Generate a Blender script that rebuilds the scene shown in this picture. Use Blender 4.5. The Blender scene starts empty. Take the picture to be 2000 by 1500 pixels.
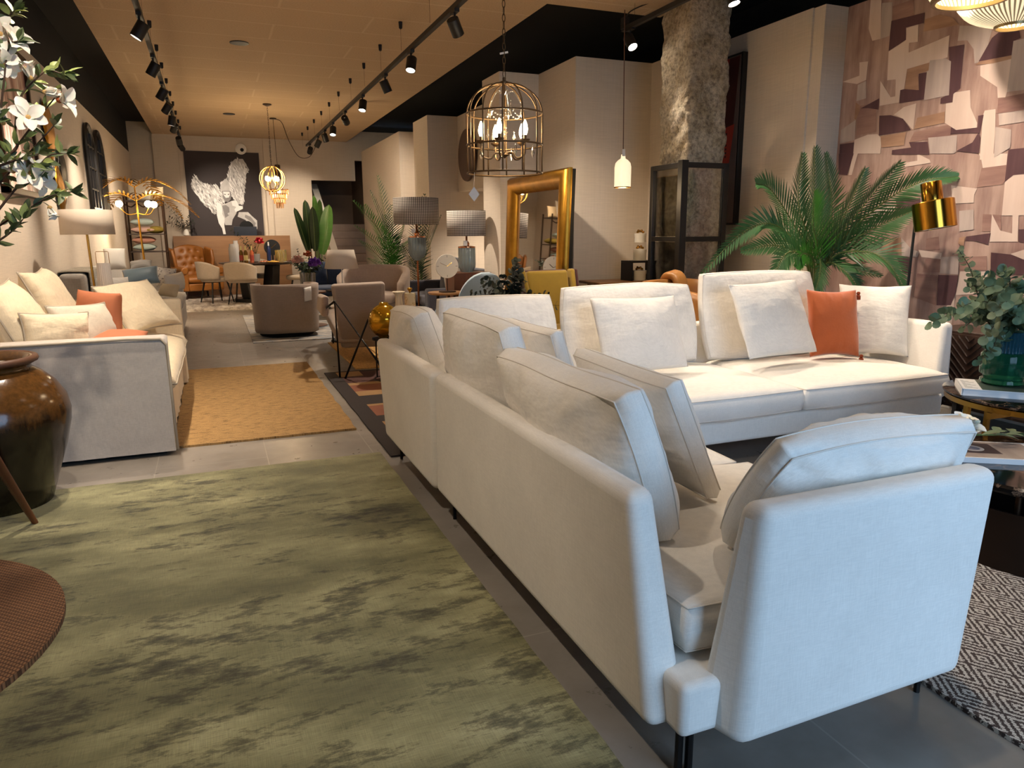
import bpy, math, random
from mathutils import Vector, Matrix, noise
SC = bpy.context.scene
COL = SC.collection
PI = math.pi
V = Vector

# ---------------------------------------------------------------- camera
R = [[0.926995, -0.08122, 0.366174], [-0.375034, -0.186718, 0.908012], [-0.005378, -0.97905, -0.203547]]
cam = bpy.data.cameras.new('camera'); cam.sensor_width = 36; cam.lens = 1420 / 2000 * 36
cam.clip_start = .02; cam.clip_end = 200
camo = bpy.data.objects.new('camera', cam); COL.objects.link(camo)
camo.matrix_world = Matrix(((R[0][0], -R[0][1], -R[0][2], 0), (R[1][0], -R[1][1], -R[1][2], 0),
                            (R[2][0], -R[2][1], -R[2][2], 1.30), (0, 0, 0, 1)))
SC.camera = camo

# ---------------------------------------------------------------- colours and materials
def lin(c):
    return c / 12.92 if c <= .04045 else ((c + .055) / 1.055) ** 2.4
def hexc(h):
    return tuple(lin(int(h[i:i + 2], 16) / 255) for i in (0, 2, 4)) + (1,)
def shade(c, k):
    return tuple(min(1, x * k) for x in c[:3]) + (1,)
class NT:
    def __init__(s, m):
        s.t = m.node_tree; s.n = s.t.nodes; s.l = s.t.links
        s.bsdf = s.n['Principled BSDF']
    def new(s, typ, **kw):
        n = s.n.new(typ)
        for k, v in kw.items():
            if k in n.inputs: n.inputs[k].default_value = v
            else: setattr(n, k, v)
        return n
    def link(s, a, b): s.l.new(a, b)
    def coords(s, scale=(1, 1, 1), rot=0):
        tc = s.new('ShaderNodeTexCoord'); mp = s.new('ShaderNodeMapping')
        mp.inputs['Scale'].default_value = scale; mp.inputs['Rotation'].default_value = (0, 0, rot)
        s.link(tc.outputs['Object'], mp.inputs['Vector']); return mp.outputs['Vector']
    def noise(s, vec, scale, detail=4, rough=.6):
        n = s.new('ShaderNodeTexNoise', Scale=scale, Detail=detail, Roughness=rough)
        s.link(vec, n.inputs['Vector']); return n.outputs['Fac']
    def ramp(s, fac, stops, interp='LINEAR'):
        r = s.new('ShaderNodeValToRGB'); e = r.color_ramp.elements; r.color_ramp.interpolation = interp
        while len(e) < len(stops): e.new(.5)
        for q, (p, c) in zip(e, stops): q.position = p; q.color = c
        s.link(fac, r.inputs['Fac']); return r.outputs['Color']
    def math(s, op, a, b=None, c=None):
        n = s.new('ShaderNodeMath', operation=op)
        for i, x in enumerate((a, b, c)):
            if x is None: continue
            if isinstance(x, (int, float)): n.inputs[i].default_value = x
            else: s.link(x, n.inputs[i])
        return n.outputs[0]
    def mix(s, fac, a, b, typ='MIX'):
        n = s.new('ShaderNodeMix', data_type='RGBA', blend_type=typ)
        for sock, x in ((n.inputs[0], fac), (n.inputs[6], a), (n.inputs[7], b)):
            if isinstance(x, (int, float, tuple)): sock.default_value = x
            else: s.link(x, sock)
        return n.outputs[2]
    def bump(s, h, strength=.3, dist=.01):
        b = s.new('ShaderNodeBump', Strength=strength, Distance=dist)
        s.link(h, b.inputs['Height']); s.link(b.outputs['Normal'], s.bsdf.inputs['Normal'])
    def color(s, c): s.link(c, s.bsdf.inputs['Base Color'])
def base(name, col, rough=.6, metal=0, **kw):
    m = bpy.data.materials.new(name); m.use_nodes = True
    t = NT(m); b = t.bsdf
    b.inputs['Base Color'].default_value = hexc(col) if isinstance(col, str) else col
    b.inputs['Roughness'].default_value = rough; b.inputs['Metallic'].default_value = metal
    for k, v in kw.items(): b.inputs[k.replace('_', ' ')].default_value = v
    return m, t
def M(name, col, rough=.6, metal=0, var=.12, vs=6, stretch=(1, 1, 1), bump=0, bs=150, bstretch=None, dist=.002, **kw):
    """plain stuff with a little noise in its colour and, if asked, a fine bump"""
    m, t = base(name, col, rough, metal, **kw)
    c = hexc(col) if isinstance(col, str) else col
    v = t.coords(stretch)
    if var:
        t.color(t.ramp(t.noise(v, vs), [(.25, shade(c, 1 - var)), (.75, shade(c, 1 + var))]))
    if bump:
        v2 = t.coords(bstretch or stretch)
        t.bump(t.noise(v2, bs, 2), bump, dist)
    return m
def fabric(name, col, var=.06, weave=420, bump=.25, rough=.9, second=None, folds=0, **kw):
    m, t = base(name, col, rough, **kw)
    t.bsdf.inputs['Sheen Weight'].default_value = .15
    c = hexc(col)
    v = t.coords()
    a = t.noise(t.coords((1, 1, .06)), weave, 2); b = t.noise(t.coords((.06, .06, 1)), weave, 2)
    w = t.math('MULTIPLY', t.math('ADD', a, b), .5)
    c2 = hexc(second) if second else shade(c, 1 - 2.2 * var)
    col_ = t.ramp(w, [(.38, c2), (.62, shade(c, 1 + var))])
    big = t.ramp(t.noise(v, 3), [(.3, (.93, .93, .93, 1)), (.7, (1.04, 1.04, 1.04, 1))])
    t.color(t.mix(1.0, col_, big, 'MULTIPLY'))
    t.bump(w, bump, .0015)
    if folds:      # soft creases of a loosely filled cover
        b1 = [n for n in t.n if n.type == 'BUMP'][-1]
        f1 = t.noise(t.coords((1.0, 2.6, 1.0), .35), 5, 3, .55); f2 = t.noise(t.coords((2.2, .9, 1), -.4), 7, 2, .5)
        b2 = t.new('ShaderNodeBump', Strength=folds, Distance=.03); t.link(t.math('ADD', f1, t.math('MULTIPLY', f2, .6)), b2.inputs['Height'])
        t.link(b2.outputs['Normal'], b1.inputs['Normal'])
    return m
def wood(name, c1, c2, axis=0, rough=.4, scale=14, dist=.001):
    m, t = base(name, c1, rough)
    st = [1, 1, 1]; st = [x if i != axis else .07 for i, x in enumerate(st)]
    n = t.noise(t.coords(tuple(st)), scale, 6, .65)
    t.color(t.ramp(n, [(.3, hexc(c2)), (.7, hexc(c1))])); t.bump(n, .15, dist)
    return m
def emit(name, col, strength):
    m = bpy.data.materials.new(name); m.use_nodes = True
    t = NT(m); e = t.new('ShaderNodeEmission', Strength=strength); e.inputs['Color'].default_value = hexc(col) if isinstance(col, str) else col
    t.link(e.outputs[0], t.n['Material Output'].inputs['Surface']); return m
def thin_glass(name, col=(1, 1, 1, 1), rough=.02, refl=.12, extra=0.0):
    """clear sheet glass: lets light straight through, mirrors a little"""
    m = bpy.data.materials.new(name); m.use_nodes = True
    t = NT(m); tr = t.new('ShaderNodeBsdfTransparent'); tr.inputs['Color'].default_value = col
    g = t.new('ShaderNodeBsdfGlossy', Roughness=rough)
    f = t.new('ShaderNodeFresnel', IOR=1.45); k = t.math('ADD', t.math('MULTIPLY', f.outputs[0], .8), refl * .3)
    mx = t.new('ShaderNodeMixShader'); t.link(k, mx.inputs[0]); t.link(tr.outputs[0], mx.inputs[1]); t.link(g.outputs[0], mx.inputs[2])
    out = mx.outputs[0]
    if extra:
        d = t.new('ShaderNodeBsdfDiffuse'); d.inputs['Color'].default_value = col
        m2 = t.new('ShaderNodeMixShader', Fac=extra); t.link(out, m2.inputs[1]); t.link(d.outputs[0], m2.inputs[2]); out = m2.outputs[0]
    t.link(out, t.n['Material Output'].inputs['Surface']); return m

# ---------------------------------------------------------------- geometry
def frame(x, y=None, z=None):
    """rotation matrix from a width axis and an up axis"""
    X = V(x).normalized(); Y = V(y); Y = (Y - X * Y.dot(X)).normalized(); Z = X.cross(Y)
    return Matrix((X, Y, Z)).transposed()
def along(a, b):
    d = (V(b) - V(a)); return d.to_track_quat('Z', 'Y').to_matrix().to_4x4()
def spline(pts, n=8, closed=False):
    P = [V(p) for p in pts]; out = []; N = len(P)
    segs = N if closed else N - 1
    for i in range(segs):
        p1 = P[i]; p2 = P[(i + 1) % N]
        p0 = P[(i - 1) % N] if closed or i > 0 else p1 * 2 - p2
        p3 = P[(i + 2) % N] if closed or i + 2 < N else p2 * 2 - p1
        for k in range(n):
            t = k / n
            out.append(.5 * ((2 * p1) + (p2 - p0) * t + (2 * p0 - 5 * p1 + 4 * p2 - p3) * t * t + (3 * p1 - p0 - 3 * p2 + p3) * t ** 3))
    if not closed: out.append(P[-1])
    return out
class G:
    def __init__(s): s.v = []; s.f = []; s.mi = []; s.m = 0; s.T = Matrix.Identity(4)
    def at(s, T): s.T = T; return s
    def mv(s, x=0, y=0, z=0, rz=0, rx=0, ry=0):
        s.T = Matrix.Translation((x, y, z)) @ Matrix.Rotation(rz, 4, 'Z') @ Matrix.Rotation(ry, 4, 'Y') @ Matrix.Rotation(rx, 4, 'X'); return s
    def add(s, vs, fs):
        b = len(s.v); s.v += [s.T @ V(p) for p in vs]
        s.f += [tuple(b + i for i in f) for f in fs]; s.mi += [s.m] * len(fs); return s
    def hexa(s, p):   # bottom 4 ccw, top 4 ccw
        return s.add(p, [(3, 2, 1, 0), (4, 5, 6, 7), (0, 1, 5, 4), (1, 2, 6, 5), (2, 3, 7, 6), (3, 0, 4, 7)])
    def box(s, x0, x1, y0, y1, z0, z1):
        return s.hexa([(x0, y0, z0), (x1, y0, z0), (x1, y1, z0), (x0, y1, z0), (x0, y0, z1), (x1, y0, z1), (x1, y1, z1), (x0, y1, z1)])
    def prism(s, pts, d):   # polygon of 3-d points pushed along d
        n = len(pts); d = V(d); a = [V(p) for p in pts]
        return s.add(a + [p + d for p in a], [tuple(range(n))[::-1], tuple(range(n, 2 * n))] + [(i, (i + 1) % n, n + (i + 1) % n, n + i) for i in range(n)])
    def poly(s, pts): return s.add(pts, [tuple(range(len(pts)))])
    def rings(s, R_, cap=True, close=False):
        n = len(R_[0]); vs = [p for r in R_ for p in r]; fs = []
        k = len(R_)
        for i in range(k if close else k - 1):
            a = i * n; b = ((i + 1) % k) * n
            fs += [(a + j, a + (j + 1) % n, b + (j + 1) % n, b + j) for j in range(n)]
        if cap and not close:
            fs += [tuple(range(n))[::-1], tuple(range((k - 1) * n, k * n))]
        return s.add(vs, fs)
    def lathe(s, prof, n=24, c=(0, 0, 0), cap=True, flute=None):
        rr = []
        for r, z in prof:
            ring = []
            for i in range(n):
                a = 2 * PI * i / n; q = r
                if flute: q = r * (1 + flute[1] * math.cos(flute[0] * a))
                ring.append((c[0] + q * math.cos(a), c[1] + q * math.sin(a), c[2] + z))
            rr.append(ring)
        return s.rings(rr, cap)
    def cyl(s, a, b, r, r2=None, n=14):
        a = V(a); b = V(b); T = s.T; s.T = T @ Matrix.Translation(a) @ along(a, b)
        s.lathe([(r, 0), (r if r2 is None else r2, (b - a).length)], n); s.T = T; return s
    def tube(s, path, r, n=8, closed=False):
        P = [V(p) for p in path]; N = len(P); rr = []; up = None
        for i, p in enumerate(P):
            t = (P[(i + 1) % N] - P[i - 1]) if closed else (P[min(i + 1, N - 1)] - P[max(i - 1, 0)])
            if t.length < 1e-9: t = V((0, 0, 1))
            t.normalize()
            if up is None: up = t.orthogonal().normalized()
            up = up - t * up.dot(t)
            up = up.normalized() if up.length > 1e-6 else t.orthogonal().normalized()
            w = t.cross(up); q = r[i] if isinstance(r, (list, tuple)) else r
            rr.append([p + (up * math.cos(2 * PI * k / n) + w * math.sin(2 * PI * k / n)) * q for k in range(n)])
        return s.rings(rr, True, closed)
    def ball(s, c, r, n=14, sq=(1, 1, 1)):
        c = V(c); rr = []
        for i in range(1, n // 2 + 1):
            a = PI * (i - .5) / (n // 2) if False else PI * i / (n // 2 + 1)
            rr.append([(c.x + sq[0] * r * math.sin(a) * math.cos(2 * PI * k / n), c.y + sq[1] * r * math.sin(a) * math.sin(2 * PI * k / n), c.z - sq[2] * r * math.cos(a)) for k in range(n)])
        return s.rings(rr)
    def grid(s, fn, nu, nv, closeu=False):
        vs = [fn(i / nu, j / nv) for j in range(nv + 1) for i in range(nu + (0 if closeu else 1))]
        w = nu + (0 if closeu else 1)
        return s.add(vs, [(j * w + i, j * w + (i + 1) % w, (j + 1) * w + (i + 1) % w, (j + 1) * w + i) for j in range(nv) for i in range(nu)])
    def build(s, name, mats, parent=None, bevel=0, seg=2, sub=0, smooth=35, loc=None, rot=None, solid=0, world=True):
        me = bpy.data.meshes.new(name)
        off = V((0, 0, 0))
        if loc is None and parent is None and world:   # a lone mesh gets its origin at its own base
            xs = [p.x for p in s.v]; ys = [p.y for p in s.v]; zs = [p.z for p in s.v]
            off = V(((min(xs) + max(xs)) / 2, (min(ys) + max(ys)) / 2, min(zs)))
        me.from_pydata([tuple(p - off) for p in s.v], [], s.f)
        for m in (mats if isinstance(mats, (list, tuple)) else [mats]): me.materials.append(m)
        me.polygons.foreach_set('material_index', s.mi)
        if smooth:
            me.polygons.foreach_set('use_smooth', [True] * len(me.polygons))
            if smooth < 180: me.set_sharp_from_angle(angle=math.radians(smooth))
        me.update()
        o = bpy.data.objects.new(name, me); COL.objects.link(o); o.parent = parent
        o.location = off if loc is None else loc
        if rot is not None: o.rotation_euler = rot.to_euler() if hasattr(rot, 'to_euler') else rot
        if bevel:
            b = o.modifiers.new('bevel', 'BEVEL'); b.width = bevel; b.segments = seg; b.limit_method = 'ANGLE'; b.angle_limit = math.radians(40)
        if sub:
            q = o.modifiers.new('subdivision', 'SUBSURF'); q.levels = sub; q.render_levels = sub
        if solid:
            q = o.modifiers.new('solidify', 'SOLIDIFY'); q.thickness = solid; q.offset = 0
        return o
def T(name, label, cat, loc=(0, 0, 0), rz=0, group=None):
    o = bpy.data.objects.new(name, None); COL.objects.link(o); o.empty_display_size = .1
    o.location = loc; o.rotation_euler = (0, 0, rz); o['label'] = label; o['category'] = cat
    if group: o['group'] = group
    return o
def tag(o, label, cat, group=None, kind=None):
    o['label'] = label; o['category'] = cat
    if group: o['group'] = group
    if kind: o['kind'] = kind
    return o
def struct(g, name, m, **kw):
    o = g.build(name, m, **kw); o['kind'] = 'structure'; return o
def dup(root, loc, rz=None, label=None, group=None):
    r = root.copy(); COL.objects.link(r); r.location = loc
    if rz is not None: r.rotation_euler = (0, 0, rz)
    if label: r['label'] = label
    if group: r['group'] = group
    for ch in list(root.children):
        c = ch.copy(); COL.objects.link(c); c.parent = r
        for q in list(ch.children):
            d = q.copy(); COL.objects.link(d); d.parent = c
    return r

# ---------------------------------------------------------------- cushions
def rsq(u, v, c):
    return u * math.sqrt(max(0, 1 - c * v * v / 2)), v * math.sqrt(max(0, 1 - c * u * u / 2))
def cushion_g(w, h, t, n=18, gusset=0.0, pinch=.07, rnd=.08, wr=.008, seed=0, pw=.42, sag=0.0):
    """a stuffed cushion lying in the xy plane, z through its thickness; gusset = width of the border band"""
    g = G(); o = V((seed * 7.3, seed * 3.1, seed * 1.7))
    def outline(u, v):
        a, b = rsq(u, v, rnd)
        k = pinch
        return w / 2 * a * (1 - k * (1 - v * v) * abs(u) ** 2), h / 2 * b * (1 - k * (1 - u * u) * abs(v) ** 2)
    def height(u, v):
        e = max(0, (1 - u * u) * (1 - v * v))
        return e ** pw
    def pt(u, v, sgn):
        x, y = outline(u, v)
        e = height(u, v)
        z = gusset / 2 + (t - gusset) / 2 * e
        q = V((x * 5, y * 5, sgn * 2)) + o
        edge = max(abs(u), abs(v)) ** 3
        z += wr * noise.noise(q) * (1 if e > .02 else 0) * 1.2
        th = math.atan2(v, u)
        if e > .02:
            z += wr * edge * noise.noise(V((math.cos(th) * 7, math.sin(th) * 7, sgn * 3)) + o) * (1 - max(abs(u), abs(v))) * 6
        b_ = V((x * 2.2, y * 2.2, 0)) + o
        x += wr * .8 * noise.noise(b_ + V((5, 0, 0))); y += wr * .8 * noise.noise(b_ + V((0, 5, 0)))
        return V((x, y, sgn * z))
    N = n
    us = [math.sin(PI / 2 * (-1 + 2 * i / N)) for i in range(N + 1)]
    us = [.55 * a + .45 * (-1 + 2 * i / N) for i, a in enumerate(us)]
    idx = {}; vs = []; fs = []
    for sgn in (1, -1):
        for j in range(N + 1):
            for i in range(N + 1):
                border = i in (0, N) or j in (0, N)
                if border and gusset == 0 and sgn == -1:
                    idx[(sgn, i, j)] = idx[(1, i, j)]; continue
                idx[(sgn, i, j)] = len(vs); vs.append(pt(us[i], us[j], sgn))
        for j in range(N):
            for i in range(N):
                q = (idx[(sgn, i, j)], idx[(sgn, i + 1, j)], idx[(sgn, i + 1, j + 1)], idx[(sgn, i, j + 1)])
                fs.append(q if sgn > 0 else q[::-1])
    loop = [(i, 0) for i in range(N)] + [(N, j) for j in range(N)] + [(i, N) for i in range(N, 0, -1)] + [(0, j) for j in range(N, 0, -1)]
    if gusset:
        mid = []
        for (i, j) in loop:
            a = vs[idx[(1, i, j)]]; b = vs[idx[(-1, i, j)]]; m = (a + b) / 2
            m.x *= 1 + .012 / max(w, .1) * 2; m.y *= 1 + .012 / max(h, .1) * 2
            mid.append(len(vs)); vs.append(m)
        L = len(loop)
        for k in range(L):
            a = idx[(1,) + loop[k]]; b = idx[(1,) + loop[(k + 1) % L]]; c = idx[(-1,) + loop[k]]; d = idx[(-1,) + loop[(k + 1) % L]]
            fs.append((mid[k], mid[(k + 1) % L], b, a)); fs.append((c, d, mid[(k + 1) % L], mid[k]))
    g.add(vs, fs)
    seams = [[vs[idx[(1,) + q]] for q in loop]]
    if gusset: seams.append([vs[idx[(-1,) + q]] for q in loop])
    return g, seams
def cushion(name, m, C, X, Y, w, h, t, parent=None, pipe=None, pr=.0026, **kw):
    """C centre, X width direction, Y upward direction of the cushion"""
    g, seams = cushion_g(w, h, t, **kw)
    P = V((0, 0, 0)) if parent is None else V(parent.location)
    if parent is None:
        lo = min((frame(X, Y) @ q).z for q in g.v)
    o = g.build(name, m, parent, smooth=180, loc=V(C) - P, rot=frame(X, Y))
    if pipe:
        s = G()
        for q in seams: s.tube(q, pr, 5, True)
        s.build('piping', pipe, o, smooth=180)
    return o
def cush3(name, m, BL, BR, TL, t, parent=None, pipe=None, **kw):
    BL, BR, TL = V(BL), V(BR), V(TL)
    X = BR - BL; Y = TL - BL
    return cushion(name, m, BL + X / 2 + Y / 2, X, Y, X.length, Y.length, t, parent, pipe, **kw)

EXPO = 1.62; DAY = 2.35

# ================================================================ materials of the room
def grasscloth(name, c, k=.10):
    m, t = base(name, c, .85)
    v = t.coords((1.2, 1.2, 60)); n = t.noise(v, 4, 3); n2 = t.noise(t.coords((30, 30, .8)), 3, 2)
    w = t.math('ADD', t.math('MULTIPLY', n, .7), t.math('MULTIPLY', n2, .3))
    cc = hexc(c); t.color(t.ramp(w, [(.3, shade(cc, 1 - k)), (.7, shade(cc, 1 + k))])); t.bump(w, .2, .002)
    return m
m_wall = grasscloth('wall_grasscloth', 'cdbfad')
m_wall2 = grasscloth('wall_grasscloth_back', 'bfb09c')
m_black = M('matt_black_paint', '0b0a09', .9, var=0)
m_stairwall = M('stair_brown', '8d7767', .9, var=.05)
m_track = M('track_black', '151413', .5, .2, var=0)
m_trim = M('white_lacquer', 'ded8cc', .45, var=.03)
def mk_floor():
    m, t = base('concrete_tile', '8d867d', .33)
    v = t.coords()
    n = t.noise(v, 1.6, 8, .62); n2 = t.noise(v, 9, 6, .6)
    w = t.math('ADD', t.math('MULTIPLY', n, .75), t.math('MULTIPLY', n2, .25))
    c = t.ramp(w, [(.32, hexc('756e66')), (.5, hexc('878077')), (.68, hexc('999188'))])
    br = t.new('ShaderNodeTexBrick', offset=.5, offset_frequency=2)
    br.inputs['Scale'].default_value = 1; br.inputs['Mortar Size'].default_value = .003
    br.inputs['Brick Width'].default_value = 1.2; br.inputs['Row Height'].default_value = .6
    t.link(t.coords((1, 1, 1), PI / 2), br.inputs['Vector'])
    t.color(t.mix(br.outputs['Fac'], c, hexc('9c948a')))
    t.link(t.ramp(n2, [(.3, (.26, .26, .26, 1)), (.7, (.42, .42, .42, 1))]), t.bsdf.inputs['Roughness'])
    return m
m_floor = mk_floor()
def mk_ceiling():
    m, t = base('wood_wool_panel', 'c09a6c', .9)
    v = t.coords()
    n = t.noise(t.coords((1, 1.6, 1)), 60, 6, .8); b = t.noise(v, 260, 2)
    w = t.math('ADD', t.math('MULTIPLY', n, .6), t.math('MULTIPLY', b, .4))
    c = t.ramp(w, [(.3, hexc('a18767')), (.55, hexc('c9ae8c')), (.75, hexc('dcc6a6'))])
    br = t.new('ShaderNodeTexBrick', offset=.37, offset_frequency=2)
    br.inputs['Scale'].default_value = 1; br.inputs['Mortar Size'].default_value = .022; br.inputs['Mortar Smooth'].default_value = 1
    br.inputs['Brick Width'].default_value = 2.4; br.inputs['Row Height'].default_value = .6
    t.link(v, br.inputs['Vector'])
    t.color(t.mix(t.math('MULTIPLY', br.outputs['Fac'], .5), c, hexc('dac6a6')))
    t.bump(w, .5, .004)
    return m
m_ceiling = mk_ceiling()

# ================================================================ the shell
g = G(); g.box(-1.6, 5.6, -1.4, 21, -.12, 0); struct(g, 'floor', m_floor)
g = G(); g.box(-9, 13, -12, -1.4, -.14, -.02); struct(g, 'floor_pavement', M('pavement', '8b8a88', .8))
g = G(); g.box(-1.57, -1.45, -1.4, 17.6, 0, 2.98); struct(g, 'wall_left', m_wall)
g = G(); g.box(-1.62, -1.46, -1.4, 17.6, 2.98, 3.66); struct(g, 'wall_left_upper', m_black)
g = G(); g.box(-1.62, 5.6, -1.4, 21, 3.6, 3.75); struct(g, 'ceiling_plenum', m_black)
g = G(); g.box(5.45, 5.6, -1.4, 21, 0, 3.66); struct(g, 'wall_outer', m_black)
# back wall with the stair opening
g = G()
g.box(-1.57, 2.2, 17.6, 17.75, 0, 3.6); g.box(2.2, 3.2, 17.6, 17.75, 2.5, 3.6); g.box(3.2, 5.6, 17.6, 17.75, 2.96, 3.6)
struct(g, 'wall_back', m_wall2)
g = G(); g.box(-1.0, -.52, 17.5, 17.6, 0, 3.58); g.box(1.2, 1.32, 17.56, 17.6, 0, 3.58); struct(g, 'trim_back', m_wall2)
# stair well
g = G(); g.box(2.05, 2.2, 17.75, 20.5, 0, 3.6); g.box(2.05, 4.0, 20.4, 20.55, 0, 3.6); g.box(3.6, 3.75, 17.75, 20.5, 0, 3.6)
struct(g, 'wall_stairwell', m_stairwall)
g = G()
for k in range(9): g.box(2.45, 3.24 if k < 4 else 3.55, 15.95 + .29 * k, 19.2, .17 * k + .001, .17 * (k + 1))
struct(g, 'floor_stairs', M('stair_stone', '7c6758', .6), bevel=.006)
g = G(); g.prism([(2.33, 15.9, 0), (2.33, 18.6, 0), (2.33, 18.6, 2.45), (2.33, 15.9, .92)], (.1, 0, 0)); struct(g, 'wall_stair_parapet', m_wall)
g = G(); g.prism([(2.31, 15.87, .92), (2.31, 18.6, 2.45), (2.31, 18.6, 2.48), (2.31, 15.87, .95)], (.14, 0, 0)); struct(g, 'trim_parapet', m_trim)
# stepped wall on the right: (x, y) corners from the street inwards, each run a slab
def slab(name, a, b, z0, z1, m, th=.12):
    (x0, y0), (x1, y1) = a, b
    g = G()
    if abs(x0 - x1) < 1e-6: g.box(x0, x0 + th, min(y0, y1), max(y0, y1), z0, z1)
    else: g.box(min(x0, x1), max(x0, x1), y0, y0 + th, z0, z1)
    return struct(g, name, m)
ZT = 3.1
slab('wall_right', (4.76, 4.96), (5.12, 4.96), 0, ZT, m_wall)
slab('wall_right', (4.74, 5.08), (4.74, 6.5), 0, ZT, m_wall)
slab('wall_right', (4.6, 6.5), (4.6, 7.39), 0, ZT, m_wall)
slab('wall_right', (3.67, 7.27), (4.6, 7.27), 0, ZT, m_wall)
slab('wall_right', (3.67, 7.39), (3.67, 8.34), 0, ZT, m_wall)
slab('wall_right', (3.18, 8.22), (3.67, 8.22), 0, ZT, m_wall)
slab('wall_right', (3.18, 8.34), (3.18, 8.8), 0, ZT, m_wall)
slab('wall_right', (3.3, 8.7), (3.86, 8.7), 0, ZT, m_wall)
slab('wall_right', (3.74, 8.82), (3.74, 11.6), 1.95, ZT, m_wall)
slab('wall_right', (3.25, 11.53), (4.9, 11.53), 0, ZT, m_wall)
slab('wall_right', (3.25, 11.65), (3.25, 12.4), 0, ZT, m_wall)
slab('wall_right', (3.37, 12.3), (3.7, 12.3), 0, ZT, m_wall)
slab('wall_right', (3.58, 12.42), (3.58, 13.5), 0, ZT, m_wall)
slab('wall_right', (3.27, 13.5), (3.7, 13.5), 0, ZT, m_wall)
slab('wall_right', (3.27, 13.62), (3.27, 17.1), 0, ZT, m_wall)
slab('wall_right', (3.39, 17.0), (5.4, 17.0), 0, ZT, m_wall)
# lit alcove behind the opening in the right wall
slab('wall_alcove', (4.9, 8.7), (4.9, 11.6), 0, 2.1, m_wall)
slab('wall_alcove', (3.86, 8.7), (4.9, 8.7), 0, 2.1, m_wall)
g = G(); g.box(3.79, 5.02, 8.82, 11.53, 1.955, 2.07); struct(g, 'ceiling_alcove', m_wall)
# wallpapered wall on the right: paper laid as cut shapes
def paper(name, c1, c2, st=(1, 1, .12), sc=14, c3=None):
    m, t = base(name, c1, .8)
    n = t.noise(t.coords(st), sc, 6, .6); n2 = t.noise(t.coords((1, .8, .8)), 2.2, 3)
    w = t.math('ADD', t.math('MULTIPLY', n, .6), t.math('MULTIPLY', n2, .4))
    t.color(t.ramp(w, [(.36, hexc(c2)), (.62, hexc(c1))])); return m
pap = [paper('paper_mauve_wood', 'b79a8c', '8a6a62', (1, 1, .15)), paper('paper_plum', '5c3d40', '4a2e33'),
       paper('paper_blush', 'd8c2b4', 'cdb4a6'), paper('paper_grey', 'bfada2', 'a3918a', (1, 1, .1)),
       paper('paper_tan', 'b58f74', '8d6853', (1, .15, 1)), paper('paper_rose_wood', 'a58274', '7c5a54', (1, .15, 1))]
g = G(); g.box(5.0, 5.12, -1.4, 4.96, 0, ZT)
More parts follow.
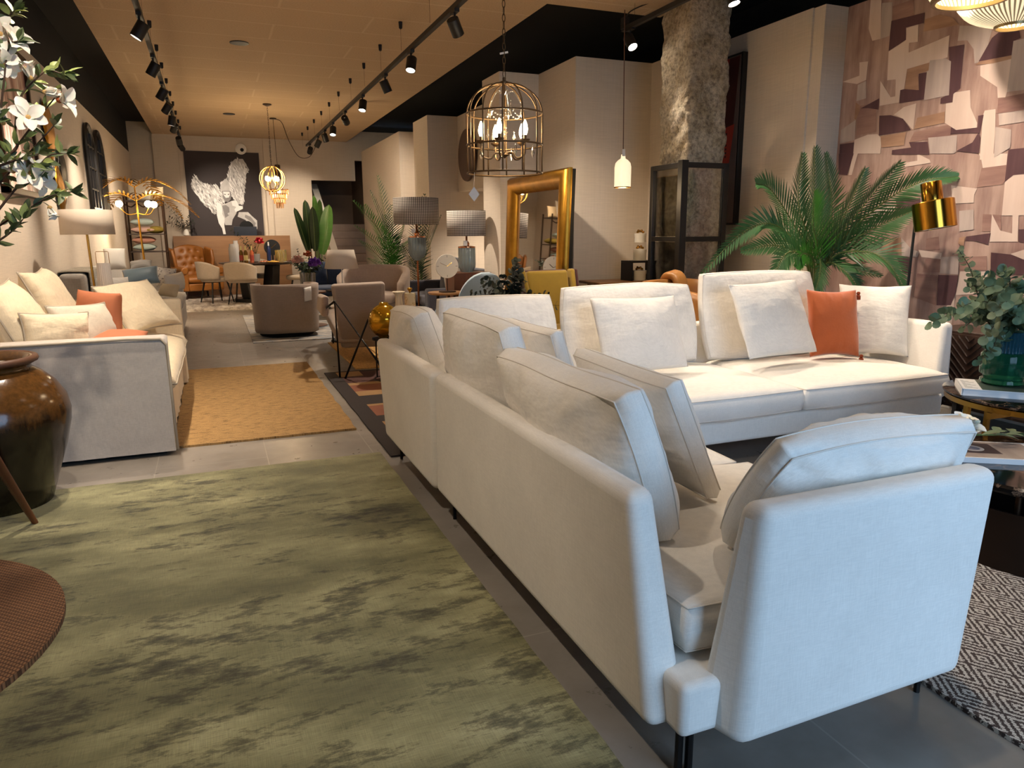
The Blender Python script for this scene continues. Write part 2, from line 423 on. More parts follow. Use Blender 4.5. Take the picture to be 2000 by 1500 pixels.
D1 = [[(4.998,4.774,3.103),(4.998,4.743,3.094),(4.998,4.729,2.861),(4.998,4.902,2.884),(4.998,4.794,2.930),(4.998,4.769,3.019),(4.998,4.960,3.025),(4.998,4.972,3.083),(4.998,4.942,3.054),(4.998,4.767,3.048)],
 [(4.998,4.519,2.885),(4.998,4.227,2.871),(4.998,4.229,2.800),(4.998,4.380,2.804),(4.998,4.365,2.718),(4.998,4.519,2.668)],
 [(4.998,3.758,2.439),(4.998,3.681,2.573),(4.998,3.610,2.613),(4.998,3.507,2.604),(4.998,3.484,2.528),(4.998,3.522,2.518),(4.998,3.527,2.431)],
 [(4.998,4.974,2.669),(4.998,4.966,2.695),(4.998,4.859,2.689),(4.998,4.814,2.654)],
 [(4.998,4.998,2.537),(4.998,4.968,2.531),(4.998,4.968,2.361),(4.998,4.991,2.274)],
 [(4.998,4.373,2.261),(4.998,4.376,2.358),(4.998,4.317,2.359),(4.998,4.225,2.332),(4.998,4.226,2.448),(4.998,4.158,2.446),(4.998,4.160,2.257)],
 [(4.998,4.745,2.279),(4.998,4.566,2.329),(4.998,4.566,2.244),(4.998,4.668,2.271)],
 [(4.998,4.537,2.043),(4.998,4.550,2.196),(4.998,4.443,2.185),(4.998,4.326,2.142),(4.998,4.243,2.049)],
 [(4.998,3.998,2.584),(4.998,3.880,2.575),(4.998,3.874,2.286),(4.998,3.925,2.254),(4.998,3.926,2.199),(4.998,4.019,2.203),(4.998,4.020,2.241),(4.998,3.957,2.259)],
 [(4.998,3.910,1.980),(4.998,3.912,2.029),(4.998,3.869,2.003),(4.998,3.708,2.000),(4.998,3.714,2.078),(4.998,3.674,2.079),(4.998,3.688,1.960),(4.998,3.787,1.972)],
 [(4.998,4.927,1.944),(4.998,4.930,2.019),(4.998,4.779,2.019),(4.998,4.779,1.929)],
 [(4.998,4.398,1.885),(4.998,4.398,1.919),(4.998,4.228,1.921),(4.998,4.251,1.961),(4.998,4.091,1.947),(4.998,4.063,1.853)],
 [(4.998,3.850,1.857),(4.998,3.733,1.904),(4.998,3.696,1.968),(4.998,3.676,1.925),(4.998,3.677,1.823)],
 [(4.998,4.920,1.776),(4.998,4.933,1.944),(4.998,4.774,1.929),(4.998,4.825,1.760)],
 [(4.998,3.470,1.829),(4.998,3.329,1.828),(4.998,3.306,1.662),(4.998,3.413,1.660),(4.998,3.467,1.620)],
 [(4.998,4.319,1.539),(4.998,4.102,1.544),(4.998,4.090,1.446),(4.998,4.211,1.411),(4.998,4.303,1.483)],
 [(4.998,4.450,1.165),(4.998,4.438,1.239),(4.998,4.390,1.247),(4.998,4.391,1.174)],
 [(4.998,4.257,1.097),(4.998,4.136,1.096),(4.998,4.126,0.975),(4.998,4.186,0.976)],
 [(4.998,3.699,1.228),(4.998,3.695,1.257),(4.998,3.518,1.281),(4.998,3.529,1.201),(4.998,3.630,1.228)],
 [(4.998,3.500,1.149),(4.998,3.363,1.139),(4.998,3.228,1.092),(4.998,3.217,1.009),(4.998,3.484,0.999)],
 [(4.998,3.881,0.976),(4.998,3.722,0.980),(4.998,3.723,0.862),(4.998,3.751,0.762),(4.998,3.866,0.752)],
 [(4.998,3.331,1.304),(4.998,3.258,1.307),(4.998,3.245,1.211),(4.998,3.320,1.224)],
 [(4.998,3.820,0.315),(4.998,3.751,0.442),(4.998,3.633,0.535),(4.998,3.634,0.421)]]
L1 = [[(4.999,4.738,3.093),(4.999,4.633,3.065),(4.999,4.609,2.777),(4.999,4.687,2.780),(4.999,4.734,2.881)],
 [(4.997,4.374,2.799),(4.997,4.273,2.800),(4.997,4.262,2.677),(4.997,4.347,2.689),(4.997,4.368,2.715)],
 [(4.999,4.519,2.664),(4.999,4.369,2.715),(4.999,4.341,2.702),(4.999,4.335,2.618),(4.999,4.005,2.664),(4.999,4.002,2.516),(4.999,4.334,2.498),(4.999,4.344,2.360),(4.999,4.376,2.358),(4.999,4.379,2.269),(4.999,4.559,2.271),(4.999,4.572,2.460),(4.999,4.460,2.320),(4.999,4.418,2.320),(4.999,4.428,2.445),(4.999,4.508,2.452)],
 [(4.999,3.743,2.410),(4.999,3.528,2.409),(4.999,3.529,2.214),(4.999,3.537,2.170),(4.999,3.590,2.176),(4.999,3.603,2.246),(4.999,3.735,2.342)],
 [(4.999,3.922,2.264),(4.999,3.798,2.260),(4.999,3.779,2.142),(4.999,3.716,2.031),(4.999,3.715,1.997),(4.999,3.869,2.003),(4.999,3.965,2.064),(4.999,3.974,2.199),(4.999,3.922,2.198)],
 [(4.999,3.671,2.106),(4.999,3.595,2.104),(4.999,3.577,1.947),(4.999,3.569,1.772),(4.999,3.665,1.781),(4.999,3.681,2.074)],
 [(4.999,4.415,2.185),(4.999,4.329,2.228),(4.999,4.223,2.238),(4.999,4.226,2.047),(4.999,4.256,2.073),(4.999,4.327,2.142)],
 [(4.999,4.781,2.039),(4.999,4.645,2.064),(4.999,4.554,2.057),(4.999,4.511,2.020),(4.999,4.507,1.903),(4.999,4.780,1.930)],
 [(4.999,4.958,2.522),(4.999,4.786,2.538),(4.999,4.797,2.642),(4.999,4.710,2.632),(4.999,4.714,2.493),(4.999,4.805,2.478)],
 [(4.999,4.999,2.189),(4.999,4.921,2.183),(4.999,4.933,2.139),(4.999,4.994,2.138)],
 [(4.999,4.169,1.870),(4.999,4.058,1.816),(4.999,4.047,1.793),(4.999,4.265,1.781),(4.999,4.278,1.813),(4.999,4.162,1.818)],
 [(4.999,3.678,1.823),(4.999,3.474,1.803),(4.999,3.471,1.730),(4.999,3.635,1.723),(4.999,3.653,1.780)],
 [(4.999,3.466,1.617),(4.999,3.414,1.660),(4.999,3.308,1.671),(4.999,3.270,1.396),(4.999,3.458,1.397)],
 [(4.999,3.852,1.490),(4.999,3.672,1.490),(4.999,3.675,1.546),(4.999,3.658,1.587),(4.999,3.860,1.620),(4.999,3.840,1.526)],
 [(4.999,4.072,1.156),(4.999,3.873,1.137),(4.999,3.875,1.092),(4.999,4.039,1.103)],
 [(4.999,3.710,1.010),(4.999,3.505,1.019),(4.999,3.464,0.979),(4.999,3.514,0.912),(4.999,3.552,0.859),(4.999,3.720,0.839),(4.999,3.757,0.746),(4.999,3.733,0.749)],
 [(4.999,3.528,1.409),(4.999,3.456,1.298),(4.999,3.372,1.278),(4.999,3.385,1.399),(4.999,3.344,1.398),(4.999,3.327,1.224),(4.999,3.518,1.222)],
 [(4.997,3.363,1.142),(4.997,3.241,1.185),(4.997,3.228,1.092)],
 [(4.999,4.809,1.759),(4.999,4.785,1.930),(4.999,4.732,1.925),(4.999,4.754,1.846),(4.999,4.776,1.757)],
 [(4.999,3.833,0.694),(4.999,3.727,0.824),(4.999,3.730,0.598),(4.999,3.831,0.540)]]
G1 = [[(4.998,4.142,2.524),(4.998,4.013,2.511),(4.998,3.969,2.482),(4.998,3.956,2.252),(4.998,4.159,2.249),(4.998,4.158,2.449)],
 [(4.998,4.090,1.976),(4.998,3.856,1.966),(4.998,3.850,1.854),(4.998,3.864,1.841),(4.998,4.059,1.860)],
 [(4.998,3.529,2.519),(4.998,3.423,2.517),(4.998,3.379,2.195),(4.998,3.530,2.202)],
 [(4.998,4.794,2.342),(4.998,4.792,2.468),(4.998,4.712,2.485),(4.998,4.697,2.350)],
 [(4.998,4.931,2.135),(4.998,4.783,2.197),(4.998,4.775,2.035),(4.998,4.931,2.027)],
 [(4.999,3.936,2.611),(4.999,3.933,2.710),(4.999,3.685,2.647),(4.999,3.704,2.526),(4.999,3.758,2.433),(4.999,3.787,2.432),(4.999,3.807,2.529),(4.999,3.861,2.597)],
 [(4.998,5.003,3.024),(4.998,4.911,3.013),(4.998,4.902,2.882),(4.998,4.982,2.889)],
 [(4.998,3.569,2.071),(4.998,3.362,2.067),(4.998,3.352,1.996),(4.998,3.555,1.993)],
 [(4.998,4.625,3.040),(4.998,4.524,3.021),(4.998,4.517,2.888),(4.998,4.523,2.779),(4.998,4.608,2.777)],
 [(4.998,3.579,1.987),(4.998,3.467,1.956),(4.998,3.458,1.841),(4.998,3.563,1.785)],
 [(4.998,3.877,1.107),(4.998,3.732,1.119),(4.998,3.723,0.987),(4.998,3.870,0.988)],
 [(4.998,3.773,1.437),(4.998,3.665,1.444),(4.998,3.647,1.306),(4.998,3.754,1.293)],
 [(4.998,4.599,1.452),(4.998,4.495,1.474),(4.998,4.365,1.525),(4.998,4.303,1.483),(4.998,4.355,1.446),(4.998,4.548,1.410)],
 [(4.998,4.233,1.247),(4.998,4.135,1.163),(4.998,4.061,1.141),(4.998,4.074,1.102),(4.998,4.211,1.106)]]
T1 = [[(4.998,4.223,2.738),(4.998,4.220,2.822),(4.998,4.101,2.826),(4.998,3.999,2.780),(4.998,3.937,2.718)],
 [(4.998,4.521,2.037),(4.998,4.287,2.040),(4.998,4.293,1.943),(4.998,4.501,1.949)],
 [(4.998,4.200,2.132),(4.998,3.974,2.143),(4.998,3.968,2.065),(4.998,4.217,2.053)],
 [(4.998,3.754,2.438),(4.998,3.530,2.431),(4.998,3.527,2.408),(4.998,3.652,2.405),(4.998,3.777,2.420)],
 [(4.998,4.333,2.501),(4.998,4.144,2.510),(4.998,4.145,2.454),(4.998,4.230,2.449),(4.998,4.211,2.330),(4.998,4.334,2.358)],
 [(4.998,4.799,2.207),(4.998,4.798,2.335),(4.998,4.753,2.304),(4.998,4.748,2.263),(4.998,4.782,2.197)],
 [(4.998,4.388,1.239),(4.998,4.237,1.247),(4.998,4.217,1.122),(4.998,4.415,1.133)],
 [(4.998,3.748,1.249),(4.998,3.702,1.257),(4.998,3.708,1.185),(4.998,3.751,1.206)]]
R1 = [[(4.999,4.521,2.991),(4.999,4.333,2.991),(4.999,4.318,2.875),(4.999,4.509,2.886)],
 [(4.999,4.774,2.299),(4.999,4.593,2.303),(4.999,4.566,2.074),(4.999,4.759,2.073)],
 [(4.999,4.215,2.031),(4.999,3.907,2.050),(4.999,3.905,1.965),(4.999,4.251,1.961)],
 [(4.999,3.586,2.172),(4.999,3.377,2.176),(4.999,3.363,2.073),(4.999,3.580,2.073)],
 [(4.999,4.998,1.764),(4.999,4.766,1.756),(4.999,4.783,1.625),(4.999,4.996,1.636)],
 [(4.999,4.060,0.978),(4.999,3.886,0.972),(4.999,3.875,0.751),(4.999,4.074,0.797)],
 [(4.999,3.594,1.411),(4.999,3.463,1.401),(4.999,3.448,1.292),(4.999,3.586,1.292)],
 [(4.999,4.003,1.089),(4.999,3.876,1.092),(4.999,3.872,0.995),(4.999,4.017,0.988)],
 [(4.999,3.732,1.111),(4.999,3.527,1.124),(4.999,3.514,1.026),(4.999,3.719,1.009)],
 [(4.999,3.448,1.708),(4.999,3.440,1.800),(4.999,3.643,1.724),(4.999,3.663,1.594),(4.999,3.476,1.604)],
 [(4.999,3.672,0.836),(4.999,3.519,0.840),(4.999,3.534,0.723),(4.999,3.686,0.693)],
 [(4.999,4.013,1.241),(4.999,3.913,1.256),(4.999,3.892,1.159),(4.999,4.011,1.157)]]
cnt = 0
for dy in (0, -1.5, -3.0):
    for k, S in ((5, R1), (2, L1), (1, D1), (3, G1), (4, T1)):
        g.m = k
        for p in S:
            cnt += 1; q = [(x - .000012 * cnt - (.0022 if dy == 0 else 0), y + dy, min(z, ZT)) for x, y, z in p]
            if min(y for x, y, z in q) > -1.35 and max(y for x, y, z in q) < (4.97 if dy == 0 else 3.12): g.poly(q)
struct(g, 'wall_right_paper', pap, smooth=0)
g = G(); g.box(4.985, 5.0, -1.4, 4.96, 0, .12); struct(g, 'baseboard_right', m_trim, bevel=.003)
g = G(); g.box(-1.45, -1.435, -1.4, 17.5, 0, .09); struct(g, 'baseboard_left', m_trim, bevel=.003)
# shop front behind the camera: frame, sill and one big pane of daylight
m_anth = M('anthracite_metal', '2b2c2e', .4, .6, var=0)
g = G(); g.box(-1.57, 5.6, -1.4, -1.28, 2.9, 3.66); g.box(-1.57, .84, -1.4, -1.28, 0, 2.9); g.box(3.5, 5.1, -1.4, -1.28, 0, 2.9)
struct(g, 'wall_front', m_black)
g = G()
for x in (.84, 2.15, 3.44): g.box(x, x + .06, -1.38, -1.30, 0, 2.9)
g.box(.84, 3.5, -1.38, -1.30, 0, .08); g.box(.84, 3.5, -1.38, -1.30, 2.82, 2.9)
w = struct(g, 'window_1', m_anth)
g = G(); g.box(.88, 3.46, -1.345, -1.335, .08, 2.82); g.build('pane', thin_glass('shop_glass', (.96, .98, 1, 1)), w, loc=V((0, 0, 0)) - w.location, world=False)
# hung ceiling of wood-wool boards, notched where it gets narrower
g = G(); g.prism([(-.98, 6.6, 3.36), (4.25, 6.6, 3.36), (4.25, -1.2, 3.36), (-.98, -1.2, 3.36)], (0, 0, .06))
g.box(-.98, 3.03, 6.6, 17.6, 3.36, 3.42); struct(g, 'ceiling', m_ceiling)

# ================================================================ the big cream sectional
m_cream = fabric('cream_weave', 'e9e3d9', .035, 500, .22)
m_creamc = fabric('cream_cushion_weave', 'e9e3d9', .035, 500, .22, folds=.38)
m_pipe = M('cream_piping', 'd9d1c6', .9, var=.03)
m_steel = M('blackened_steel', '2a2827', .35, .8, var=0)
S = T('sectional_sofa', 'huge cream sectional sofa of slanted panels on thin dark legs', 'sofa', (.92, 1.24, 0))

def W(g, name, m, parent, **kw):      # mesh given in world metres, hung under an unrotated thing
    P = V(parent.location); q = parent.parent
    while q: P += V(q.location); q = q.parent
    for i, p in enumerate(g.v): g.v[i] = p - P
    return g.build(name, m, parent, world=False, **kw)
g = G(); g.box(.92, 1.79, 1.24, 3.2, .13, .27); W(g, 'base', m_cream, S, bevel=.022, seg=4)
g = G(); g.box(.95, 4.30, 3.205, 4.15, .13, .27); W(g, 'base', m_cream, S, bevel=.022, seg=4)
# slanted upholstered panels: outer face, inner face, ends
def panel(p8): 
    g = G(); g.hexa(p8); return W(g, 'back_panel', m_cream, S, bevel=.032, seg=5)
panel([(.868, 1.295, .13), (.985, 1.295, .13), (.985, 3.10, .13), (.868, 3.10, .13), (.862, 1.40, .695), (.945, 1.42, .695), (.945, 3.06, .695), (.862, 3.06, .695)])
panel([(.855, 3.105, .13), (.985, 3.105, .13), (.985, 4.12, .13), (.855, 4.12, .13), (.848, 3.07, .695), (.935, 3.07, .695), (.935, 4.26, .695), (.848, 4.26, .695)])
panel([(1.02, 4.10, .13), (4.30, 4.10, .13), (4.30, 4.22, .13), (1.02, 4.22, .13), (1.10, 4.15, .69), (4.28, 4.15, .69), (4.28, 4.24, .69), (1.10, 4.24, .69)])
g = G(); g.hexa([(1.045, 1.18, .11), (1.775, 1.18, .13), (1.80, 1.30, .13), (.985, 1.30, .13), (1.075, 1.185, .70), (1.84, 1.185, .70), (1.83, 1.275, .70), (1.075, 1.275, .70)])
W(g, 'arm_panel', m_cream, S, bevel=.034, seg=5)
g = G(); g.hexa([(4.26, 3.24, .20), (4.40, 3.24, .24), (4.40, 4.10, .20), (4.26, 4.10, .20), (4.36, 3.30, .71), (4.45, 3.30, .71), (4.44, 4.20, .71), (4.36, 4.20, .71)])
W(g, 'arm_panel', m_cream, S, bevel=.03, seg=5)
def seat(x0, x1, y0, y1, z0=.265, t=.19, seed=1):
    return cushion('seat_cushion', m_cream, ((x0 + x1) / 2, (y0 + y1) / 2, z0 + t / 2 - .012), (1, 0, 0), (0, 1, 0), x1 - x0, y1 - y0, t, S, m_pipe,
                   gusset=.115, pinch=-.015, rnd=.05, wr=.008, seed=seed, pw=.35, n=24)
seat(.99, 1.90, 1.33, 2.21, seed=1); seat(.99, 1.86, 2.22, 3.13, seed=2)
seat(.99, 1.92, 3.15, 4.10, seed=3); seat(1.93, 3.06, 3.13, 4.10, t=.205, seed=4); seat(3.07, 4.24, 3.13, 4.10, t=.205, seed=5)
kw = dict(parent=S, pipe=m_pipe, gusset=.085, pinch=-.02, rnd=.16, wr=.02, n=30, pw=.55)
cush3('back_cushion', m_creamc, (1.13, 2.50, .45), (1.13, 1.60, .45), (.985, 2.52, .875), .26, seed=11, **kw)      # nearest
cush3('back_cushion', m_creamc, (1.12, 3.30, .46), (1.12, 2.55, .46), (1.01, 3.25, .95), .27, seed=12, **kw)
cush3('back_cushion', m_creamc, (1.12, 4.25, .48), (1.12, 3.66, .48), (.99, 4.37, .87), .28, seed=13, **kw)       # far end
kw['gusset'] = .05; kw['wr'] = .010; kw['pw'] = .5
cush3('back_cushion', m_creamc, (1.20, 4.00, .46), (1.93, 4.00, .46), (1.18, 4.12, .92), .20, seed=14, **kw)
cush3('back_cushion', m_creamc, (2.00, 3.96, .46), (2.95, 3.96, .46), (1.95, 4.10, .96), .20, seed=15, **kw)
cush3('back_cushion', m_creamc, (3.02, 3.96, .46), (3.98, 3.96, .46), (2.99, 4.10, 1.02), .20, seed=16, **kw)
for x, y, ax in ((.965, 1.29, 0), (1.775, 1.30, 1), (.94, 3.05, -1), (.93, 4.05, -1), (4.24, 3.30, 1), (4.2, 4.05, 1), (1.8, 3.1, 1)):
    g = G()
    if ax: g.tube([(x - .14 * ax, y, .124), (x - .012 * ax, y, .124), (x, y, .112), (x, y, 0)], .0085, 8)
    else:
        g.tube([(x - .012, y, .13), (x - .012, y, 0)], .010, 8); g.tube([(x + .014, y - .005, .13), (x + .014, y - .005, 0)], .010, 8)
    W(g, 'leg', m_steel, S)
# loose cushions on it
def loose(name, m, BL, BR, TL, t, label, cat='cushion', group=None, pipe=None, **kw):
    o = cush3(name, m, BL, BR, TL, t, None, pipe, **kw); return tag(o, label, cat, group)
lk = dict(pinch=.04, rnd=.08, wr=.014, n=26, pw=.55)
loose('cushion', m_creamc, (1.43, 2.42, .47), (1.43, 1.80, .47), (1.25, 2.43, .86), .18, 'cream boxed cushion leaning in front of the nearest tall back cushion', pipe=m_pipe, gusset=.055, seed=21, **lk)
loose('cushion', m_creamc, (1.40, 3.22, .48), (1.40, 2.66, .48), (1.27, 3.22, .90), .16, 'cream boxed cushion between the near run and the far run of the sectional', pipe=m_pipe, gusset=.055, seed=22, **lk)
loose('cushion', m_creamc, (1.22, 1.53, .455), (1.93, 1.53, .455), (1.23, 1.33, .79), .24, 'pale cushion lying over the near arm panel of the sectional', pipe=m_pipe, gusset=.07, seed=23, wr=.03, pinch=-.01, rnd=.32, n=34, pw=.55)
loose('cushion', m_creamc, (2.06, 3.60, .50), (2.66, 3.62, .50), (1.97, 3.78, .92), .17, 'square cream cushion propped on the middle seat of the far run', seed=24, **lk)
loose('cushion', m_creamc, (3.09, 3.58, .52), (3.68, 3.62, .53), (2.94, 3.78, .97), .17, 'square cream cushion propped left of the orange cushion', seed=25, **lk)
loose('cushion', m_creamc, (3.98, 3.80, .46), (4.32, 3.48, .46), (4.10, 3.98, .93), .20, 'plump cream cushion against the far arm, right of the orange one', seed=26, pinch=.08, rnd=.03, wr=.012, n=24)
m_orange = M('burnt_orange_velvet', 'b6561b', .75, var=.10, vs=5, bump=.3, bs=60, dist=.003, Sheen_Weight=.5)
oc = loose('cushion', m_orange, (3.74, 3.70, .49), (4.10, 3.62, .48), (3.60, 3.84, .90), .16, 'burnt orange velvet cushion with corner tassels on the cream sectional', seed=27, pinch=.07, rnd=.0, wr=.012, n=26)
m_tassel = M('rust_tassel', '8c3a16', .9, var=.1)
for sx, sy in ((1, 1), (1, -1)):
    g = G(); g.ball((0, 0, -.012), .013, 10); g.lathe([(.008, -.02), (.016, -.03), (.017, -.055), (.002, -.057)], 10)
    t_ = g.build('tassel', m_tassel, oc, world=False)
    X = V(oc.rotation_euler.to_matrix() @ V((1, 0, 0)))
    me_w, me_h = .385, .43
    t_.location = (sx * me_w / 2 * 1.0, sy * me_h / 2 * 1.0, .012)
    t_.rotation_euler = oc.rotation_euler.to_matrix().inverted().to_euler()

# ================================================================ slip-covered linen sofa by the left wall
m_linen = fabric('natural_linen', 'c9bda9', .06, 600, .3)
m_linen_g = fabric('grey_linen', 'bdb4aa', .06, 700, .3, folds=.25)
m_linen_pipe = M('linen_edging', 'a89c89', .95, var=.05)
m_creamlinen = fabric('cream_linen', 'd9c8a9', .05, 420, .3, folds=.45)
LS = T('slipcover_sofa', 'natural linen slipcover sofa along the left wall beside the jute rug', 'sofa', (-.85, 5.8, 0))
def skirt(x0, x1, y0, y1, z0, z1, seed, top_in=.0, hem=.012):
    """loose fabric box: sides hang with slow folds"""
    g = G(); n = 60; rr = []
    per = [(x0, y0), (x1, y0), (x1, y1), (x0, y1)]
    pts = []
    for k in range(4):
        a, b = per[k], per[(k + 1) % 4]
        m_ = max(6, int(((a[0] - b[0]) ** 2 + (a[1] - b[1]) ** 2) ** .5 / .035))
        for i in range(m_): f = i / m_; pts.append((a[0] + (b[0] - a[0]) * f, a[1] + (b[1] - a[1]) * f))
    cx, cy = (x0 + x1) / 2, (y0 + y1) / 2
    for j in range(13):
        f = j / 12; z = z0 + (z1 - z0) * f; r_ = []
        for (x, y) in pts:
            k = hem * (1 - f) ** 1.5 * noise.noise(V((x * 9, y * 9, seed))) * 2 + .004 * noise.noise(V((x * 4, y * 4 + z * 9, seed + z * 3)))
            d = V((x - cx, y - cy, 0)); d.normalize()
            r_.append((x + d.x * k, y + d.y * k, z - (.01 * noise.noise(V((x * 3, y * 3, seed + 5))) if j == 12 else 0)))
        rr.append(r_)
    inner = [(cx + (p[0] - cx) * .97, cy + (p[1] - cy) * .9, z1 + .012) for p in rr[-1]]
    g.rings(rr + [inner]); return g
W(skirt(-1.40, -.30, 4.65, 4.84, .03, .70, 3), 'arm', m_linen_g, LS, smooth=60)
g = G(); g.tube([(-1.38, 4.645, .705), (-1.0, 4.645, .708), (-.5, 4.645, .715), (-.325, 4.645, .708), (-.297, 4.648, .67), (-.295, 4.648, .4), (-.292, 4.645, .04)], .008, 6)
W(g, 'edging', m_linen_pipe, LS, smooth=180)
W(skirt(-1.40, -.30, 6.86, 7.06, .03, .74, 8), 'arm', m_creamlinen, LS, smooth=60)
W(skirt(-1.40, -.33, 4.83, 6.87, .03, .30, 5), 'base_skirt', m_creamlinen, LS, smooth=60)
W(skirt(-1.44, -1.24, 4.83, 6.87, .05, .74, 6), 'back', m_creamlinen, LS, smooth=60)
g = G(); g.box(-1.36, -.36, 4.72, 7.0, 0, .08); W(g, 'plinth', m_black, LS)
cushion('seat_cushion', m_creamlinen, (-.76, 5.86, .40), (1, 0, 0), (0, 1, 0), .98, 2.02, .30, LS, m_linen_pipe, pr=.006, gusset=.0, pinch=.0, rnd=.03, wr=.02, n=26, seed=31, pw=.3)
lk = dict(pinch=.09, rnd=.0, wr=.016, n=22, pipe=m_linen_pipe, pr=.006)
cush3('back_cushion', m_creamlinen, (-1.02, 4.86, .50), (-1.02, 5.60, .50), (-1.24, 4.92, 1.02), .26, LS, seed=32, **lk)
cush3('back_cushion', m_creamlinen, (-.98, 5.64, .50), (-.98, 6.40, .50), (-1.20, 5.70, 1.06), .26, LS, seed=33, **lk)
loose('cushion', m_creamlinen, (-1.02, 4.92, .60), (-.70, 5.16, .56), (-1.12, 4.92, .86), .16, 'small beige linen cushion tucked behind the near arm of the slipcover sofa', seed=34, **lk)
loose('cushion', m_linen, (-.86, 5.00, .56), (-.60, 5.45, .54), (-.96, 5.05, .88), .16, 'beige linen cushion with a flanged edge behind the flat terracotta cushion', seed=35, **lk)
m_terra = M('terracotta_linen', 'b06a48', .85, var=.06, bump=.25, bs=200)
loose('cushion', m_terra, (-.98, 4.92, .58), (-.52, 4.96, .58), (-.80, 5.36, .66), .14, 'terracotta cushion lying flat near the front arm of the linen sofa', seed=36, pinch=.06, rnd=0, wr=.012, n=20)
loose('cushion', m_terra, (-.92, 5.98, .57), (-.62, 5.70, .55), (-.96, 6.06, .92), .17, 'terracotta cushion standing between the cream cushions of the linen sofa', seed=37, pinch=.06, rnd=0, wr=.012, n=20)
loose('cushion', m_creamlinen, (-.62, 6.06, .56), (-.28, 6.52, .58), (-.86, 6.22, .92), .18, 'cream cushion tilted beside the standing terracotta cushion', seed=38, **lk)

# ================================================================ rugs
def rug_green():
    m, t = base('worn_green_viscose', '8d8a5c', .75); t.bsdf.inputs['Sheen Weight'].default_value = .25; t.bsdf.inputs['Sheen Roughness'].default_value = .4
    a = t.noise(t.coords((1.0, 2.2, 1)), 1.2, 6, .6); b = t.noise(t.coords((1.7, 4.6, 1), .06), 2.4, 12, .78); e = t.noise(t.coords((1.3, 1.3, 1)), .9, 2)
    c = t.noise(t.coords((4, 110, 1)), 3, 2); d = t.noise(t.coords((150, 5, 1)), 3, 2)
    col = t.ramp(a, [(.30, hexc('504d31')), (.45, hexc('74714c')), (.58, hexc('97936a')), (.72, hexc('b4b086'))])
    bb = t.math('ADD', b, t.math('MULTIPLY', t.math('SUBTRACT', e, .5), .45))
    dark = t.ramp(bb, [(.525, (1, 1, 1, 1)), (.56, (.62, .61, .58, 1)), (.60, (.40, .39, .36, 1)), (.67, (.18, .18, .16, 1))])
    col = t.mix(1.0, col, dark, 'MULTIPLY')
    w = t.math('MULTIPLY', t.math('ADD', c, d), .5)
    col = t.mix(1.0, col, t.ramp(w, [(.35, (.74, .74, .74, 1)), (.65, (1.2, 1.2, 1.2, 1))]), 'MULTIPLY')
    t.color(col); t.bump(t.math('ADD', w, t.math('MULTIPLY', b, .8)), .4, .004); return m
def soft_rug(g, name, m, label, edge=True, **kw):
    return tag(g.build(name, m, smooth=0, **kw), label, 'rug')
def wavy_slab(x0, x1, y0, y1, z, n=40, amp=.006, seed=1, step=.06):
    pts = []
    per = [(x0, y0), (x1, y0), (x1, y1), (x0, y1)]
    for k in range(4):
        a, b = per[k], per[(k + 1) % 4]; L_ = math.hypot(a[0] - b[0], a[1] - b[1]); c = max(2, int(L_ / step))
        for i in range(c):
            f = i / c; x = a[0] + (b[0] - a[0]) * f; y = a[1] + (b[1] - a[1]) * f
            pts.append((x + amp * noise.noise(V((x * 5, y * 5, seed))), y + amp * noise.noise(V((x * 5, y * 5, seed + 9))), .0005))
    g = G(); g.prism(pts, (0, 0, z)); return g
soft_rug(wavy_slab(-1.42, .835, 1.0, 4.2, .011, seed=2), 'area_rug', rug_green(), 'large worn moss green rug with dark patches in the foreground')
def jute(name, c1, c2, sx=.8, sy=2.2, sc=9):
    m, t = base(name, c1, .95)
    a = t.noise(t.coords((sx * 2, sy * 2.4, 1)), sc, 5, .7); b = t.noise(t.coords((60, 110, 1)), 2, 2)
    w = t.math('ADD', t.math('MULTIPLY', a, .6), t.math('MULTIPLY', b, .4))
    t.color(t.ramp(w, [(.38, hexc(c2)), (.49, hexc(c1)), (.62, shade(hexc(c1), 1.25))])); t.bump(w, .8, .006); return m
soft_rug(wavy_slab(-.33, .80, 4.80, 7.62, .014, seed=3, amp=.012), 'jute_rug', jute('golden_jute', '9c7a4a', '5c4325'), 'golden braided jute rug in front of the linen sofa')
soft_rug(wavy_slab(1.20, 2.4, 7.05, 8.95, .010, seed=4, amp=.004), 'jute_rug', jute('pale_jute', 'c79a58', 'a27a40', 2.5, .6), 'small straw coloured rug with dark edge under the wire framed chair')
def weave_rug():
    m, t = base('brown_basket_weave', '8a5a35', .9)
    xyz = t.new('ShaderNodeSeparateXYZ'); t.link(t.coords((95, 55, 1), .5), xyz.inputs[0])
    row = t.math('FLOOR', xyz.outputs[1]); fx = t.math('FRACT', t.math('ADD', xyz.outputs[0], t.math('MULTIPLY', row, .5))); fy = t.math('FRACT', xyz.outputs[1])
    w = t.math('MULTIPLY', t.math('SINE', t.math('MULTIPLY', fx, PI)), t.math('SINE', t.math('MULTIPLY', fy, PI)))
    t.color(t.mix(1.0, t.ramp(w, [(.1, hexc('4f3420')), (.5, hexc('8c6444'))]), t.ramp(t.noise(t.coords(), 5, 4), [(.3, (.8, .8, .8, 1)), (.7, (1.15, 1.15, 1.15, 1))]), 'MULTIPLY')); t.bump(w, .8, .006); return m
g = G(); g.lathe([(.0005, 0), (.765, 0), (.765, .02), (.0005, .02)], 72, (-1.34, 2.66, .0115), cap=False)
soft_rug(g, 'round_rug', weave_rug(), 'round woven brown rug on the green rug at the left edge')
